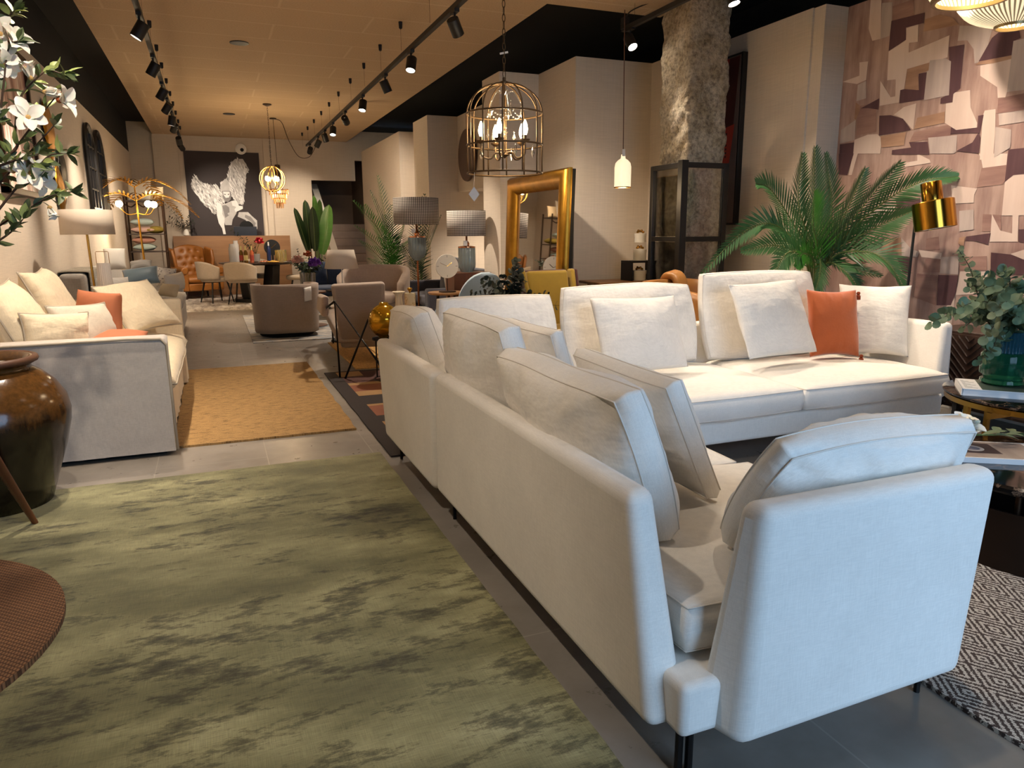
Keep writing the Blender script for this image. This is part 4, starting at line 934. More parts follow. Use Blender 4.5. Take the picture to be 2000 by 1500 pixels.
for i, (n_, h, z, t_, lb) in enumerate(cols):
    mm = M(n_, h, .85, var=.08)
    if z > 1.9: loose('cushion', mm, (-1.38 + .36 * (i == 6), 15.40, z), (-.98 + .2 * (i == 6), 15.40, z), (-1.36 + .36 * (i == 6), 15.5, z + t_ * 1.3), .12, lb, group='cushions on the shelving unit', seed=50 + i, **pk)
    else: loose('cushion', mm, (-1.38 + .27 * (i == 2), 15.3, z + .07), (-.98 + .15 * (i == 2), 15.3, z + .07), (-1.38 + .27 * (i == 2), 15.68, z + .08), .135, lb, group='cushions on the shelving unit', seed=50 + i, **pk)

# ================================================================ the far end of the shop
CN = T('reception_counter', 'long oak panelled counter below the winged figure canvas', 'counter', (.43, 17.3, 0))
g = G(); g.box(-1.2, 1.19, -.03, .0, 0, 1.27); g.build('front_panel', m_oakpanel, CN, world=False)
g = G(); g.box(-1.2, 1.19, 0, .19, .72, .75); g.build('desk_top', m_oakpanel, CN, world=False)
for x in (-1.2, 1.16): g = G(); g.box(x, x + .03, 0, .19, 0, 1.27); g.build('end_panel', m_oakpanel, CN, world=False)
# canvas with a generic winged figure
CV = T('canvas_picture', 'large dark canvas of a kneeling white winged figure on the back wall', 'picture', (.35, 17.57, 1.28))
P = V(CV.location)
m_cbg = M('canvas_dark', '332b2a', .8, var=.12, vs=2)
g = G(); g.box(-.42, 1.10, 17.56, 17.598, 1.27, 3.05); W(g, 'canvas', m_cbg, CV)
fig = [M('paint_white', 'd9d6d1', .9, var=.08, vs=12), M('paint_light', 'b3afaa', .9, var=.12, vs=12), M('paint_mid', '7f7b78', .9, var=.1, vs=12), M('paint_dark', '453f3d', .9, var=.1), M('paint_black', '141111', .9, var=0)]
g = G(); yy = 17.556
WL = [(-0.200,17.556,2.550),(-0.170,17.556,2.456),(-0.079,17.556,2.391),(0.061,17.556,2.353),(0.191,17.556,2.342),(0.238,17.556,2.274),(0.295,17.556,2.248),(0.292,17.556,2.138),(0.334,17.556,2.001),(0.238,17.556,1.959),(0.151,17.556,1.862),(0.128,17.556,1.737),(0.064,17.556,1.765),(-0.006,17.556,1.860),(-0.080,17.556,1.915),(-0.151,17.556,1.996),(-0.206,17.556,2.104),(-0.276,17.556,2.198),(-0.319,17.556,2.292),(-0.324,17.556,2.373),(-0.277,17.556,2.481)]
WR = [(0.252,17.556,2.288),(0.275,17.556,2.411),(0.415,17.556,2.510),(0.470,17.556,2.715),(0.519,17.556,2.825),(0.605,17.556,2.909),(0.765,17.556,2.914),(0.811,17.556,2.820),(0.881,17.556,2.685),(0.807,17.556,2.587),(0.779,17.556,2.394),(0.738,17.556,2.213),(0.725,17.556,2.033),(0.705,17.556,1.949),(0.584,17.556,1.948),(0.465,17.556,2.140),(0.436,17.556,2.277)]
def inside(x, z, poly):
    c = False
    for i in range(len(poly)):
        x1, z1 = poly[i][0], poly[i][2]; x2, z2 = poly[i - 1][0], poly[i - 1][2]
        if (z1 > z) != (z2 > z) and x < (x2 - x1) * (z - z1) / (z2 - z1) + x1: c = not c
    return c
rr = random.Random(3)
lay = [0]; pl = [0]
def stroke(x, z, L_, w_, a, k):
    lay[0] += 1; y = yy - .0004 - .000004 * lay[0]; g.m = k; dx, dz = math.cos(a), math.sin(a)
    pts = []
    for f, q in ((0, .1), (.25, .9), (.6, 1), (1, .05)): pts.append((x + dx * L_ * (f - .5) - dz * w_ * q / 2, y, z + dz * L_ * (f - .5) + dx * w_ * q / 2))
    for f, q in ((.6, 1), (.25, .9)): pts.append((x + dx * L_ * (f - .5) + dz * w_ * q / 2, y, z + dz * L_ * (f - .5) - dx * w_ * q / 2))
    g.poly(pts)
for poly, a0 in ((WL, -1.05), (WR, -1.25)):
    g.m = 1; g.poly(poly)
    xs = [p[0] for p in poly]; zs = [p[2] for p in poly]
    for _ in range(520):
        x = rr.uniform(min(xs), max(xs)); z = rr.uniform(min(zs), max(zs))
        if inside(x, z, poly):
            edge = not inside(x, z - .1, poly)
            stroke(x, z, rr.uniform(.06, .13), rr.uniform(.012, .026), a0 + rr.uniform(-.35, .35), rr.choice((0, 0, 1, 2) if edge else (0, 0, 0, 1, 1, 2)))
def pp(k, pts):
    pl[0] += 1; y = yy - .006 - .0001 * pl[0]; g.m = k; g.poly([(p[0], y, p[2]) for p in pts])
pp(1, [(0.164,17.550,2.013),(0.265,17.550,1.959),(0.331,17.550,1.959),(0.455,17.550,2.016),(0.564,17.550,2.045),(0.595,17.550,1.920),(0.541,17.550,1.753),(0.450,17.550,1.613),(0.428,17.550,1.501),(0.294,17.550,1.501),(0.267,17.550,1.654),(0.251,17.550,1.793),(0.191,17.550,1.862)])
pp(0, [(0.156,17.550,1.999),(0.238,17.550,1.958),(0.257,17.550,1.862),(0.254,17.550,1.738),(0.292,17.550,1.641),(0.273,17.550,1.488),(0.292,17.550,1.306),(0.239,17.550,1.306),(0.222,17.550,1.432),(0.165,17.550,1.543),(0.139,17.550,1.710)])
pp(2, [(0.261,17.550,1.917),(0.342,17.550,1.932),(0.404,17.550,1.877),(0.405,17.550,1.724),(0.307,17.550,1.655)])
pp(0, [(0.455,17.550,2.016),(0.563,17.550,2.031),(0.608,17.550,1.920),(0.688,17.550,1.907),(0.684,17.550,1.851),(0.530,17.550,1.781),(0.508,17.550,1.836),(0.552,17.550,1.892),(0.474,17.550,1.919)])
pp(1, [(0.597,17.550,1.781),(0.787,17.550,1.782),(0.862,17.550,1.698),(0.964,17.550,1.600),(0.959,17.550,1.430),(0.901,17.550,1.302),(0.818,17.550,1.289),(0.831,17.550,1.458),(0.720,17.550,1.613),(0.563,17.550,1.683)])
pp(2, [(0.728,17.550,1.726),(0.834,17.550,1.684),(0.933,17.550,1.543),(0.898,17.550,1.444),(0.852,17.550,1.557),(0.710,17.550,1.670)])
pp(1, [(0.423,17.550,1.946),(0.464,17.550,1.961),(0.463,17.550,1.780),(0.543,17.550,1.767),(0.526,17.550,1.725),(0.465,17.550,1.718),(0.448,17.550,1.585),(0.421,17.550,1.585),(0.418,17.550,1.711),(0.365,17.550,1.724),(0.361,17.550,1.759),(0.403,17.550,1.773)])
pp(1, [(0.270,17.550,2.356),(0.330,17.550,2.439),(0.421,17.550,2.427),(0.441,17.550,2.346),(0.445,17.550,2.222),(0.286,17.550,2.220),(0.264,17.550,2.274)])
pp(2, [(0.286,17.550,2.227),(0.452,17.550,2.229),(0.473,17.550,2.154),(0.444,17.550,2.043),(0.387,17.550,1.994),(0.335,17.550,2.008),(0.293,17.550,2.069)])
pp(0, [(0.305,17.550,2.213),(0.438,17.550,2.215),(0.441,17.550,2.140),(0.407,17.550,2.084),(0.354,17.550,2.077),(0.312,17.550,2.138)])
pp(3, [(0.328,17.550,2.173),(0.366,17.550,2.152),(0.326,17.550,2.145)]); pp(3, [(0.428,17.550,2.174),(0.386,17.550,2.153),(0.423,17.550,2.146)]); pp(3, [(0.347,17.550,2.083),(0.421,17.550,2.087),(0.386,17.550,2.073)])
W(g, 'painted_figure', fig, CV, smooth=0)
# things on the counter
MO = T('computer_monitor', 'black computer monitor standing on the reception counter', 'monitor', (.70, 17.42, .75))
g = G(); g.box(-.24, .24, -.012, .012, .36, .72); g.build('screen', M('monitor_black', '0d0d0e', .3, var=0), MO, bevel=.006, world=False)
g = G(); g.box(-.03, .03, -.005, .02, .02, .4); g.box(-.12, .12, -.06, .09, 0, .015); g.build('stand', m_track, MO, world=False)
OC = T('office_chair', 'black rounded office chair back rising behind the monitor', 'chair', (.73, 17.49, .75))
g = G(); g.ball((0, 0, .70), .15, 14, (1, .28, 1)); g.box(-.05, .05, -.02, .02, 0, .6); g.build('backrest', m_black, OC, world=False)
def twig(parent, path, m, n, L_, w_, seed, name='branch', round_=False, r=.004, pair=True, thick=None):
    P = spline(path, 6); N = len(P); g = G(); g.m = 0; g.tube(P, [r * (1 - .7 * i / N) for i in range(N)], 5); rr = random.Random(seed); g.m = 1
    for k in range(n):
        q = (.15 + .85 * (k + .5) / n) * (N - 1); i = min(int(q), N - 2); p = P[i].lerp(P[i + 1], q - i); t_ = (P[i + 1] - P[i]).normalized()
        a = k * 2.4 + rr.uniform(-.4, .4); u = t_.orthogonal().normalized(); w2 = t_.cross(u); s_ = (u * math.cos(a) + w2 * math.sin(a))
        for sg in ((1, -1) if pair else (1,)):
            d = (s_ * sg + t_ * .45).normalized()
            if round_:
                nn = (t_ * .8 + V((0, 0, .35)) + rv(rr) * .35).normalized(); nn = (nn - d * nn.dot(d)).normalized(); b = d.cross(nn); R_ = L_ * rr.uniform(.75, 1.15) * (1 - .35 * k / n) / 2
                c = p + d * (R_ * 1.15); pts = [p] + [c + (d * math.cos(x) * -1 + b * math.sin(x)) * R_ + nn * (.18 * R_ * math.cos(2 * x)) for x in [.5 + (2 * PI - 1.0) * j / 8 for j in range(9)]]
                g.add([c - nn * .12 * R_] + pts, [(0, j + 1, (j + 1) % len(pts) + 1) for j in range(len(pts))])
            else: leaf_quad(g, p, d, t_ * .6 + V((0, 0, .6)), L_ * rr.uniform(.8, 1.2), w_)
    return g.build(name, [m_stem, m], parent, smooth=180, world=False)
VB = T('branch_vase', 'dark leafy branches in a small white vase at the left end of the counter', 'plant', (-.50, 17.42, 1.27))
g = G(); g.lathe([(.03, 0), (.06, .02), (.05, .10), (.03, .13), (.035, .15)], 16, cap=False); g.build('vase', m_trim, VB, world=False)
g2 = G(); g2.box(-.10, .10, -.13, .02, -.02, 0); g2.build('tray', m_oakpanel, VB, world=False)
m_darkleaf = M('dark_leaf', '232a20', .6, var=.2)
for i, (dx, dz) in enumerate(((-.42, .62), (-.30, .30), (.1, .34), (-.15, .5), (.16, .2), (-.36, .18))): twig(VB, [(0, 0, .12), (dx * .4, -.05, .12 + dz * .5), (dx, -.1, .1 + dz)], m_darkleaf, 9, .07, .035, 60 + i)
# security camera dome and ceiling speakers
DM = T('dome_camera', 'white dome security camera high on the back wall', 'camera', (.74, 17.58, 3.12))
g = G(); g.at(Matrix.Rotation(PI / 2, 4, 'X')); g.lathe([(.115, -.02), (.115, .02), (.07, .05), (.0005, .055)], 24, cap=False); g.build('housing', m_trim, DM, world=False)
g = G(); g.at(Matrix.Rotation(PI / 2, 4, 'X')); g.ball((.02, -.02, .05), .04, 12); g.build('lens', m_black, DM, world=False)
for i, y in enumerate((9.07, 14.25)):
    g = G(); g.lathe([(.10, 0), (.10, -.008), (.085, -.01), (.0005, -.004)], 28, (.45, y, 3.36), cap=False)
    tag(g.build('ceiling_speaker', m_track), ('round black speaker in the ceiling, nearer to the street', 'round black speaker in the ceiling, farther from the street')[i], 'speaker', 'ceiling speakers')
# tan wing chair
m_tan = M('tan_leather', '8f5821', .42, var=.12, vs=5, bump=.2, bs=120)
WC = T('wing_chair', 'tan leather wing chair with a buttoned back before the counter', 'chair', (-.38, 16.65, 0), math.radians(22))
def tuft(u, v):
    x = -.27 + .54 * u; z = .42 + .66 * v; d = 0
    for r in range(4):
        for c in range(4 if r % 2 == 0 else 3):
            bx = -.2 + .4 * (c + (0 if r % 2 == 0 else .5)) / 3; bz = .55 + .14 * r
            d = max(d, math.exp(-((x - bx) ** 2 + (z - bz) ** 2) / .0012))
    top = 1.08 - .06 * (2 * u - 1) ** 2
    return (x * (1 + .1 * v), .16 + .12 * v - .06 * math.sin(PI * u) * math.sin(PI * v) ** .5 + .045 * d, .42 + (top - .42) * v)
g = G(); g.grid(tuft, 36, 36); g.build('backrest', m_tan, WC, smooth=180, solid=.05, world=False)
g = G(); g.prism([(-.33, .38, .30), (.33, .38, .30), (.36, .42, 1.0), (0, .44, 1.06), (-.36, .42, 1.0)], (0, -.12, 0)); g.build('back_shell', m_tan, WC, bevel=.03, world=False)
for s_ in (-1, 1):
    g = G(); g.prism([(s_ * .33, .36, .60), (s_ * .34, -.02, .64), (s_ * .36, -.02, .80), (s_ * .37, .05, 1.0), (s_ * .36, .38, 1.06)], (s_ * .07, 0, 0)); g.build('wing', m_tan, WC, bevel=.03, seg=3, world=False)
    g = G(); g.box(min(s_ * .29, s_ * .42), max(s_ * .29, s_ * .42), -.40, .34, .17, .58); g.cyl((s_ * .36, -.42, .58), (s_ * .36, .3, .60), .075, n=16); g.build('arm', m_tan, WC, bevel=.02, world=False)
    for y in (-.36, .34): g = G(); g.cyl((s_ * .36, y, 0), (s_ * .34, y, .18), .018, .03); g.build('leg', m_darkwood, WC, world=False)
g = G(); g.box(-.3, .3, -.42, .3, .17, .32); g.build('seat_frame', m_tan, WC, bevel=.02, world=False)
cushion('seat_cushion', m_tan, (0, -.08, .39), (1, 0, 0), (0, 1, 0), .58, .66, .16, None, gusset=.1, pinch=0, rnd=.05, n=12).parent = WC
# dining table, chairs and what stands on it
DT = T('dining_table', 'round dining table on a black pedestal laid with food', 'table', (.80, 15.35, .0095))
g = G(); g.lathe([(.0005, .705), (.60, .71), (.72, .735), (.725, .75), (.0005, .75)], 64, cap=False); g.build('tabletop', m_darkwood, DT, smooth=30, world=False)
m_blackw = M('black_wood', '100e0d', .4, var=0)
for a in range(4): 
    q = PI / 4 + a * PI / 2
    g = G(); c_, s_ = math.cos(q), math.sin(q); g.hexa([(c_ * .16 - s_ * .1, s_ * .16 + c_ * .1, .06), (c_ * .16 + s_ * .1, s_ * .16 - c_ * .1, .06), (c_ * .38 + s_ * .1, s_ * .38 - c_ * .1, .06), (c_ * .38 - s_ * .1, s_ * .38 + c_ * .1, .06),
        (c_ * .30 - s_ * .1, s_ * .30 + c_ * .1, .70), (c_ * .30 + s_ * .1, s_ * .30 - c_ * .1, .70), (c_ * .46 + s_ * .1, s_ * .46 - c_ * .1, .70), (c_ * .46 - s_ * .1, s_ * .46 + c_ * .1, .70)]); g.build('leg', m_blackw, DT, bevel=.006, world=False)
g = G(); g.lathe([(.48, 0), (.48, .06)], 40); g.build('base', m_blackw, DT, world=False)
m_greige = fabric('greige_upholstery', 'bcab94', .05, 260, .2)
def dining_chair(loc, rz, label, first=[None]):
    if first[0]: return dup(first[0], loc, rz, label)
    o = T('dining_chair', label, 'chair', loc, rz, 'dining chairs around the round table'); first[0] = o
    g = G(); rows = []
    def sh(u, v):
        a = PI * (.02 + .96 * u); k = 1 - .10 * v
        hz = .45 + (.34 - .12 * abs(2 * u - 1) ** 2.2) * v
        return (-.27 * math.cos(a) * (1 + .06 * v), .05 + .25 * math.sin(a) * (1 + .12 * v), hz)
    g.grid(sh, 24, 8); g.build('backrest', m_greige, o, smooth=180, solid=.045, world=False)
    g = G(); g.lathe([(.0005, .40), (.25, .40), (.27, .42), (.27, .47), (.24, .49), (.0005, .495)], 32, (0, 0, 0), cap=False); g.build('seat', m_greige, o, smooth=60, world=False)
    for sx in (-1, 1):
        for sy in (-1, 1): g = G(); g.cyl((sx * .22, sy * .22, 0), (sx * .15, sy * .15, .41), .011, .018); g.build('leg', m_blackw, o, world=False)
    return o
dining_chair((.47, 14.80, .01), PI - .35, 'greige dining chair with its back to the camera at the round table')
dining_chair((.0, 15.3, .01), PI / 2 + .5, 'greige dining chair beside the wing chair at the round table')
dining_chair((1.58, 15.25, .01), -PI / 2 - .1, 'greige dining chair at the right side of the round table')
dining_chair((.80, 16.15, .01), 0, 'greige dining chair on the counter side of the round table')
TZ = .7595
def onT(px, Y): return None
def lathe_thing(name, prof, c, m, label, cat, n=24, group=None, flute=None):
    g = G(); g.lathe(prof, n, c, cap=False, flute=flute); return tag(g.build(name, m, smooth=50), label, cat, group)
m_greyglass = thin_glass('smoke_glass', (.75, .76, .78, 1), .05, .3, .35); m_clear = thin_glass('clear_glass', (.96, .97, .96, 1), .02, .4)
lathe_thing('floor_vase', [(.0005, 0), (.065, .004), (.068, .28), (.05, .31), (.048, .36)], (.34, 15.2, TZ), M('pale_grey_ceramic', 'aaa7a4', .4, var=.03), 'tall pale grey vase at the left of the dining table', 'vase')
lathe_thing('floor_vase', [(.0005, 0), (.055, .004), (.058, .34), (.042, .38), (.044, .42)], (.42, 15.6, TZ), M('light_grey_ceramic', 'b8b4af', .4, var=.03), 'taller pale vase behind the grey one on the dining table', 'vase')
def bottle(c, hb, hn, r, mb, ml, mc, label):
    o = T('bottle', label, 'bottle', c, 0, 'bottles on the dining table')
    g = G(); g.lathe([(.0005, .002), (r, .004), (r, hb), (r * .36, hb + .05), (r * .33, hb + .10)], 20, cap=False); g.build('glass', mb, o, smooth=50, world=False)
    g = G(); g.lathe([(r * 1.02, hb * .25), (r * 1.02, hb * .75)], 20, cap=False); g.build('label', ml, o, world=False)
    g = G(); g.lathe([(r * .42, hb + .04), (r * .40, hb + .12), (.0005, hb + .12)], 14, cap=False); g.build('capsule', mc, o, world=False)
m_amber = M('amber_glass', '5f4311', .12, var=0); m_rose = M('rose_wine', 'b4603f', .12, var=0); m_blueb = M('cobalt_glass', '1d2b52', .15, var=0)
m_labr = M('red_label', '9c3a2c', .7, var=.05); m_laby = M('straw_label', 'c9b87a', .7, var=.05); m_labw = M('white_label', 'd6d2ca', .7, var=.03)
bottle((.49, 15.03, TZ), .20, .1, .037, m_amber, m_labr, m_laby, 'amber wine bottle with a red label, leftmost on the table')
bottle((.57, 14.98, TZ), .20, .1, .037, m_amber, m_laby, m_laby, 'wine bottle with a straw coloured label and neck')
bottle((.68, 15.0, TZ), .20, .1, .037, m_rose, m_labr, m_laby, 'rose wine bottle between the straw labelled bottle and the pot')
bottle((1.02, 15.4, TZ), .27, .1, .040, m_blueb, m_blueb, m_labw, 'cobalt blue bottle in front of the black clock')
FP = T('flower_pot', 'stone pot with dark sprigs and one red bloom on the dining table', 'plant', (.76, 15.35, TZ))
g = G(); g.lathe([(.06, 0), (.085, .02), (.09, .16), (.08, .165), (.075, .10)], 24, cap=False); g.build('pot', M('stone_pot', '8f8a84', .7, var=.1), FP, world=False)
for i, (dx, dz) in enumerate(((-.42, .52), (-.3, .45), (-.15, .36), (-.2, .25), (.02, .3))): twig(FP, [(0, 0, .1), (dx * .4, -.03, .15 + dz * .4), (dx, -.06, .12 + dz)], M('sprig_green', '2f3a26', .6, var=.25) if i == 0 else bpy.data.materials['sprig_green'], 9, .06, .03, 70 + i)
m_red = M('red_bloom', 'b0182a', .6, var=.25, vs=20)
def pom(parent, c, r, m, n, seed, name='flower', fl=.5):
    g = G(); rr = random.Random(seed)
    for k in range(n):
        d = rv(rr); d.z = abs(d.z) * .9 - .15; d.y -= .1
        petal(g, V(c) + d * r * .35, d + rv(rr) * .3, rv(rr), r * .8, r * .55, .3)
    g.ball(c, r * .6, 8); return g.build(name, m, parent, smooth=180, world=False)
pom(FP, (.09, -.05, .40), .085, m_red, 30, 1); g = G(); g.tube([(0, 0, .1), (.04, -.02, .25), (.09, -.04, .37)], .005, 5); g.build('flower_stem', m_gstem, FP, world=False)
CK = T('black_clock', 'round black clock standing behind the blue bottle on the table', 'clock', (1.10, 15.55, TZ))
g = G(); g.at(Matrix.Translation((0, 0, .28)) @ Matrix.Rotation(PI / 2, 4, 'X')); g.lathe([(.0005, -.012), (.155, -.012), (.155, .012), (.0005, .012)], 48, cap=False); g.build('dial', M('clock_black', '141312', .5, var=0), CK, world=False)
g = G(); g.cyl((0, -.016, .28), (.09, -.016, .36), .0035); g.cyl((0, -.016, .28), (-.05, -.016, .25), .004); g.build('hands', m_brass, CK, world=False)
g = G(); g.box(-.02, .02, -.02, .02, .01, .14); g.box(-.10, .10, -.05, .05, 0, .012); g.build('stand', m_blackw, CK, world=False)
GC = T('candle_holder', 'clear glass holder painted with golden strokes on the table', 'candle holder', (1.22, 15.05, TZ))
g = G(); g.lathe([(.0005, .004), (.10, .004), (.105, .24), (.10, .24), (.095, .012)], 32, cap=False); g.build('glass', thin_glass('golden_glass', (.95, .86, .55, 1), .03, .4, .15), GC, world=False)
g = G(); rr = random.Random(8)
for k in range(16):
    a = 2 * PI * k / 16 + rr.uniform(-.1, .1); g.tube([(.1065 * math.cos(a + .25 * math.sin(3 * f)), .1065 * math.sin(a + .25 * math.sin(3 * f)), .02 + .21 * f) for f in (0, .25, .5, .75, 1)], .004, 4)
g.build('gilding', M('gilding', 'b69a45', .35, .7, var=.1), GC, world=False)
def plate(c, r, m, food, n, seed, label, fr=.02):
    o = T('food_plate', label, 'plate', c, 0, 'plates of food on the dining table')
    g = G(); g.lathe([(.0005, .004), (r * .6, .003), (r, .016), (r, .02), (r * .6, .009), (.0005, .009)], 32, cap=False); g.build('plate', m, o, world=False)
    g = G(); rr = random.Random(seed)
    for k in range(n):
        a = rr.uniform(0, 2 * PI); q = r * .7 * math.sqrt(rr.random()); g.mv(q * math.cos(a), q * math.sin(a), .022 + (r * .7 - q) * .35 * rr.random(), rr.uniform(0, 6), rr.uniform(-.5, .5)); g.ball((0, 0, 0), fr, 6, (1.2, .8, .5))
    f = g.build('snacks', food, o, world=False); f['kind'] = 'stuff'
m_plate = M('white_plate', 'd8d2c6', .25, var=0)
plate((.90, 14.95, TZ), .12, m_plate, M('ham', 'a8603a', .6, var=.3, vs=40), 40, 1, 'plate heaped with reddish cured meat on the dining table')
plate((1.05, 14.82, TZ), .13, m_oak, M('cheese', 'c9a240', .6, var=.2, vs=40), 60, 2, 'wooden platter of yellow snacks at the near edge of the dining table')
plate((1.36, 14.9, TZ), .11, m_plate, M('chocolates', '4a2617', .5, var=.4, vs=40), 30, 3, 'plate of dark sweets at the right of the dining table')
# bouquet in a glass on a plinth table nearer by
BT = T('plinth_table', 'low round side table hidden under the mixed bouquet', 'table', (1.21, 10.75, 0))
g = G(); g.lathe([(.24, 0), (.24, .02), (.05, .03), (.05, .47), (.25, .48), (.25, .50)], 36); g.build('body', m_walnut, BT, world=False)
BQ = T('mixed_bouquet', 'bouquet with purple and pink blooms in a glass vase behind the tub chair', 'flowers', (1.21, 10.7, .50))
g = G(); g.lathe([(.0005, .004), (.10, .004), (.11, .27), (.107, .27), (.097, .012)], 28, cap=False); g.build('vase', m_clear, BQ, smooth=50, world=False)
g = G()
for k in range(14): a = k * 2.4; g.cyl((.06 * math.cos(a), .06 * math.sin(a), .02), (.05 * math.cos(a + 2), .05 * math.sin(a + 2), .32), .006, n=5)
g.build('stems', m_gstem, BQ, world=False)
rr = random.Random(11)
for k in range(16):
    a = rr.uniform(0, 2 * PI); R_ = rr.uniform(.1, .25); twig(BQ, [(0, 0, .26), (R_ * .6 * math.cos(a), R_ * .6 * math.sin(a), .34), (R_ * math.cos(a), R_ * math.sin(a), .28 + rr.uniform(.05, .24))], m_darkleaf if k % 3 == 0 else m_euca, 6, .06, .035, 80 + k, round_=(k % 2 == 0))
pom(BQ, (.09, -.14, .40), .085, M('purple_bloom', '6f3aa0', .7, var=.3, vs=30), 46, 3); pom(BQ, (-.13, -.08, .44), .075, M('dusty_pink', 'c99a88', .7, var=.2), 34, 4); pom(BQ, (.02, .02, .52), .06, M('orange_bloom', 'b0501c', .7, var=.2), 22, 5)
twig(BQ, [(.1, 0, .36), (.25, -.03, .42), (.36, -.05, .50)], m_euca, 8, .04, .03, 99, round_=True)
twig(BQ, [(-.05, 0, .36), (-.1, 0, .5), (-.12, 0, .6)], m_darkleaf, 5, .05, .025, 98)
# banana plant
BP = T('banana_plant', 'tall banana plant with broad upright leaves by the stairs', 'plant', (1.80, 14.5, 0))
m_pot = M('dark_pot', '2b2622', .6, var=.1)
g = G(); g.lathe([(.14, 0), (.18, .32), (.19, .34), (.16, .34), (.15, .28)], 28, cap=False); g.build('pot', m_pot, BP, world=False)
g = G(); g.lathe([(.0005, .29), (.155, .29)], 20, cap=False); g.build('soil', M('soil', '2a1e15', .95, bump=.5, bs=40, dist=.01), BP, world=False)
m_ban = [M('banana_leaf_dark', '18280f', .35, var=.2, stretch=(1, 1, 12), vs=4), M('banana_leaf', '2f5416', .35, var=.2, stretch=(1, 1, 12), vs=4)]
def banana(bx, tip, w_, k, seed):
    P = spline([(0.02 * bx[0], 0, .28), (bx[0] * .7, bx[1] * .7, .28 + (bx[2] - .28) * .6), bx], 5); g = G(); g.tube(P, .011, 6); o = g.build('stem', m_gstem if k else m_stem, BP, smooth=180, world=False)
    g = G(); S_ = spline([bx, ((bx[0] + tip[0]) / 2, (bx[1] + tip[1]) / 2 - .04, (bx[2] + tip[2]) / 2), tip], 8); n = len(S_)
    rows = []
    for i, p in enumerate(S_):
        f = i / (n - 1); t_ = (S_[min(i + 1, n - 1)] - S_[max(i - 1, 0)]).normalized(); s_ = t_.cross(V((math.sin(seed) * .9, -1, 0))).normalized(); nn = s_.cross(t_)
        q = w_ * (math.sin(PI * min(1, f * .93 + .05)) ** .5) * .5 * (1 if f < .99 else .1)
        for u in (-1, -.5, 0, .5, 1): rows.append(p + s_ * q * u + nn * (.22 * q * abs(u)))
    g.add(rows, [(i * 5 + j, i * 5 + j + 1, i * 5 + 6 + j, i * 5 + 5 + j) for i in range(n - 1) for j in range(4)]); g.m = 1; g.tube(S_, [.007 * (1 - .8 * i / n) for i in range(n)], 4)
    g.build('leaf', [m_ban[k], m_gstem], BP, smooth=180, world=False)
banana((-.12, 0, .95), (-.34, -.10, 1.78), .19, 0, 1); banana((-.07, .05, 1.02), (-.12, .05, 1.93), .20, 0, .4); banana((.0, -.06, .98), (-.02, -.16, 1.80), .20, 0, 2.6); banana((.07, .06, 1.12), (.05, .1, 2.02), .20, 1, 1.2); banana((.13, -.05, .92), (.30, -.10, 1.84), .27, 1, 5.6); banana((.05, .12, 1.1), (.17, .18, 1.95), .20, 1, 2); banana((.10, .1, 1.0), (.34, .1, 1.70), .2, 1, .2)
# two hanging lights over the table
CH1 = T('globe_chandelier', 'golden open globe chandelier with candle bulbs over the dining table', 'chandelier', (1.0, 13.0, 1.93))
def ringpath(r, T_, n=28): return [T_ @ V((r * math.cos(2 * PI * i / n), 0, r * math.sin(2 * PI * i / n))) for i in range(n)]
m_ggold = M('warm_gold_metal', 'b99450', .35, .9, var=.05)
for k in range(5):
    g = G(); g.tube([p * 1 for p in ringpath(.205, Matrix.Translation((0, 0, .26)) @ Matrix.Rotation(k * PI / 5, 4, 'Z') @ Matrix.Rotation(.12 * (k % 2), 4, 'X'))], .007, 6, True); g.build('hoop', m_ggold, CH1, smooth=180, world=False)
for k in range(4):
    a = k * PI / 2 + .5; g = G(); g.tube(spline([(0, 0, .42), (.02 * math.cos(a), .02 * math.sin(a), .25), (.10 * math.cos(a), .10 * math.sin(a), .17), (.10 * math.cos(a), .10 * math.sin(a), .22)], 4), .005, 6); ar = g.build('arm', m_ggold, CH1, smooth=180, world=False)
    g = G(); g.ball((.10 * math.cos(a), .10 * math.sin(a), .265), .028, 10, (1, 1, 1.5)); g.build('bulb', m_bulb, ar, smooth=180, world=False)
def chain(g, z0, z1, r=.0025, L_=.045, w_=.014):
    n = int((z1 - z0) / (L_ * .8)); st = (z1 - z0) / n
    for i in range(n):
        z = z0 + st * (i + .5); h = st * .62
        pts = [(w_ / 2 * math.cos(2 * PI * q / 10), 0, z + h * math.sin(2 * PI * q / 10)) for q in range(10)]
        if i % 2: pts = [(0, p[0], p[2]) for p in pts]
        g.tube(pts, r, 4, True)
g = G(); chain(g, .46, 1.40); g.build('chain', m_bronze, CH1, smooth=180, world=False)
g = G(); g.mv(0, 0, 1.43); g.lathe([(.07, 0), (.07, -.015), (.02, -.035)], 20); g.build('ceiling_rose', m_bronze, CH1, world=False)
point((1.0, 13.0, 2.22), 14, .06)
CH2 = T('tiered_chandelier', 'small tiered chandelier of amber glass drops behind the golden globe', 'chandelier', (1.22, 14.5, 1.74))
m_amberg = thin_glass('amber_drops', (.85, .55, .28, 1), .05, .4, .35)
for k, (r, z, n) in enumerate(((.17, .30, 26), (.135, .22, 22), (.10, .14, 16), (.06, .06, 10))):
    g = G(); g.tube([(r * math.cos(2 * PI * i / 20), r * math.sin(2 * PI * i / 20), z + .07) for i in range(20)], .005, 5, True); tr_ = g.build('tier', m_bronze, CH2, world=False)
    g = G()
    for i in range(n): a = 2 * PI * i / n; g.cyl((r * math.cos(a), r * math.sin(a), z + .065), (r * math.cos(a), r * math.sin(a), z - .03), .010, .006, 5)
    g.build('glass_drops', m_amberg, tr_, world=False)
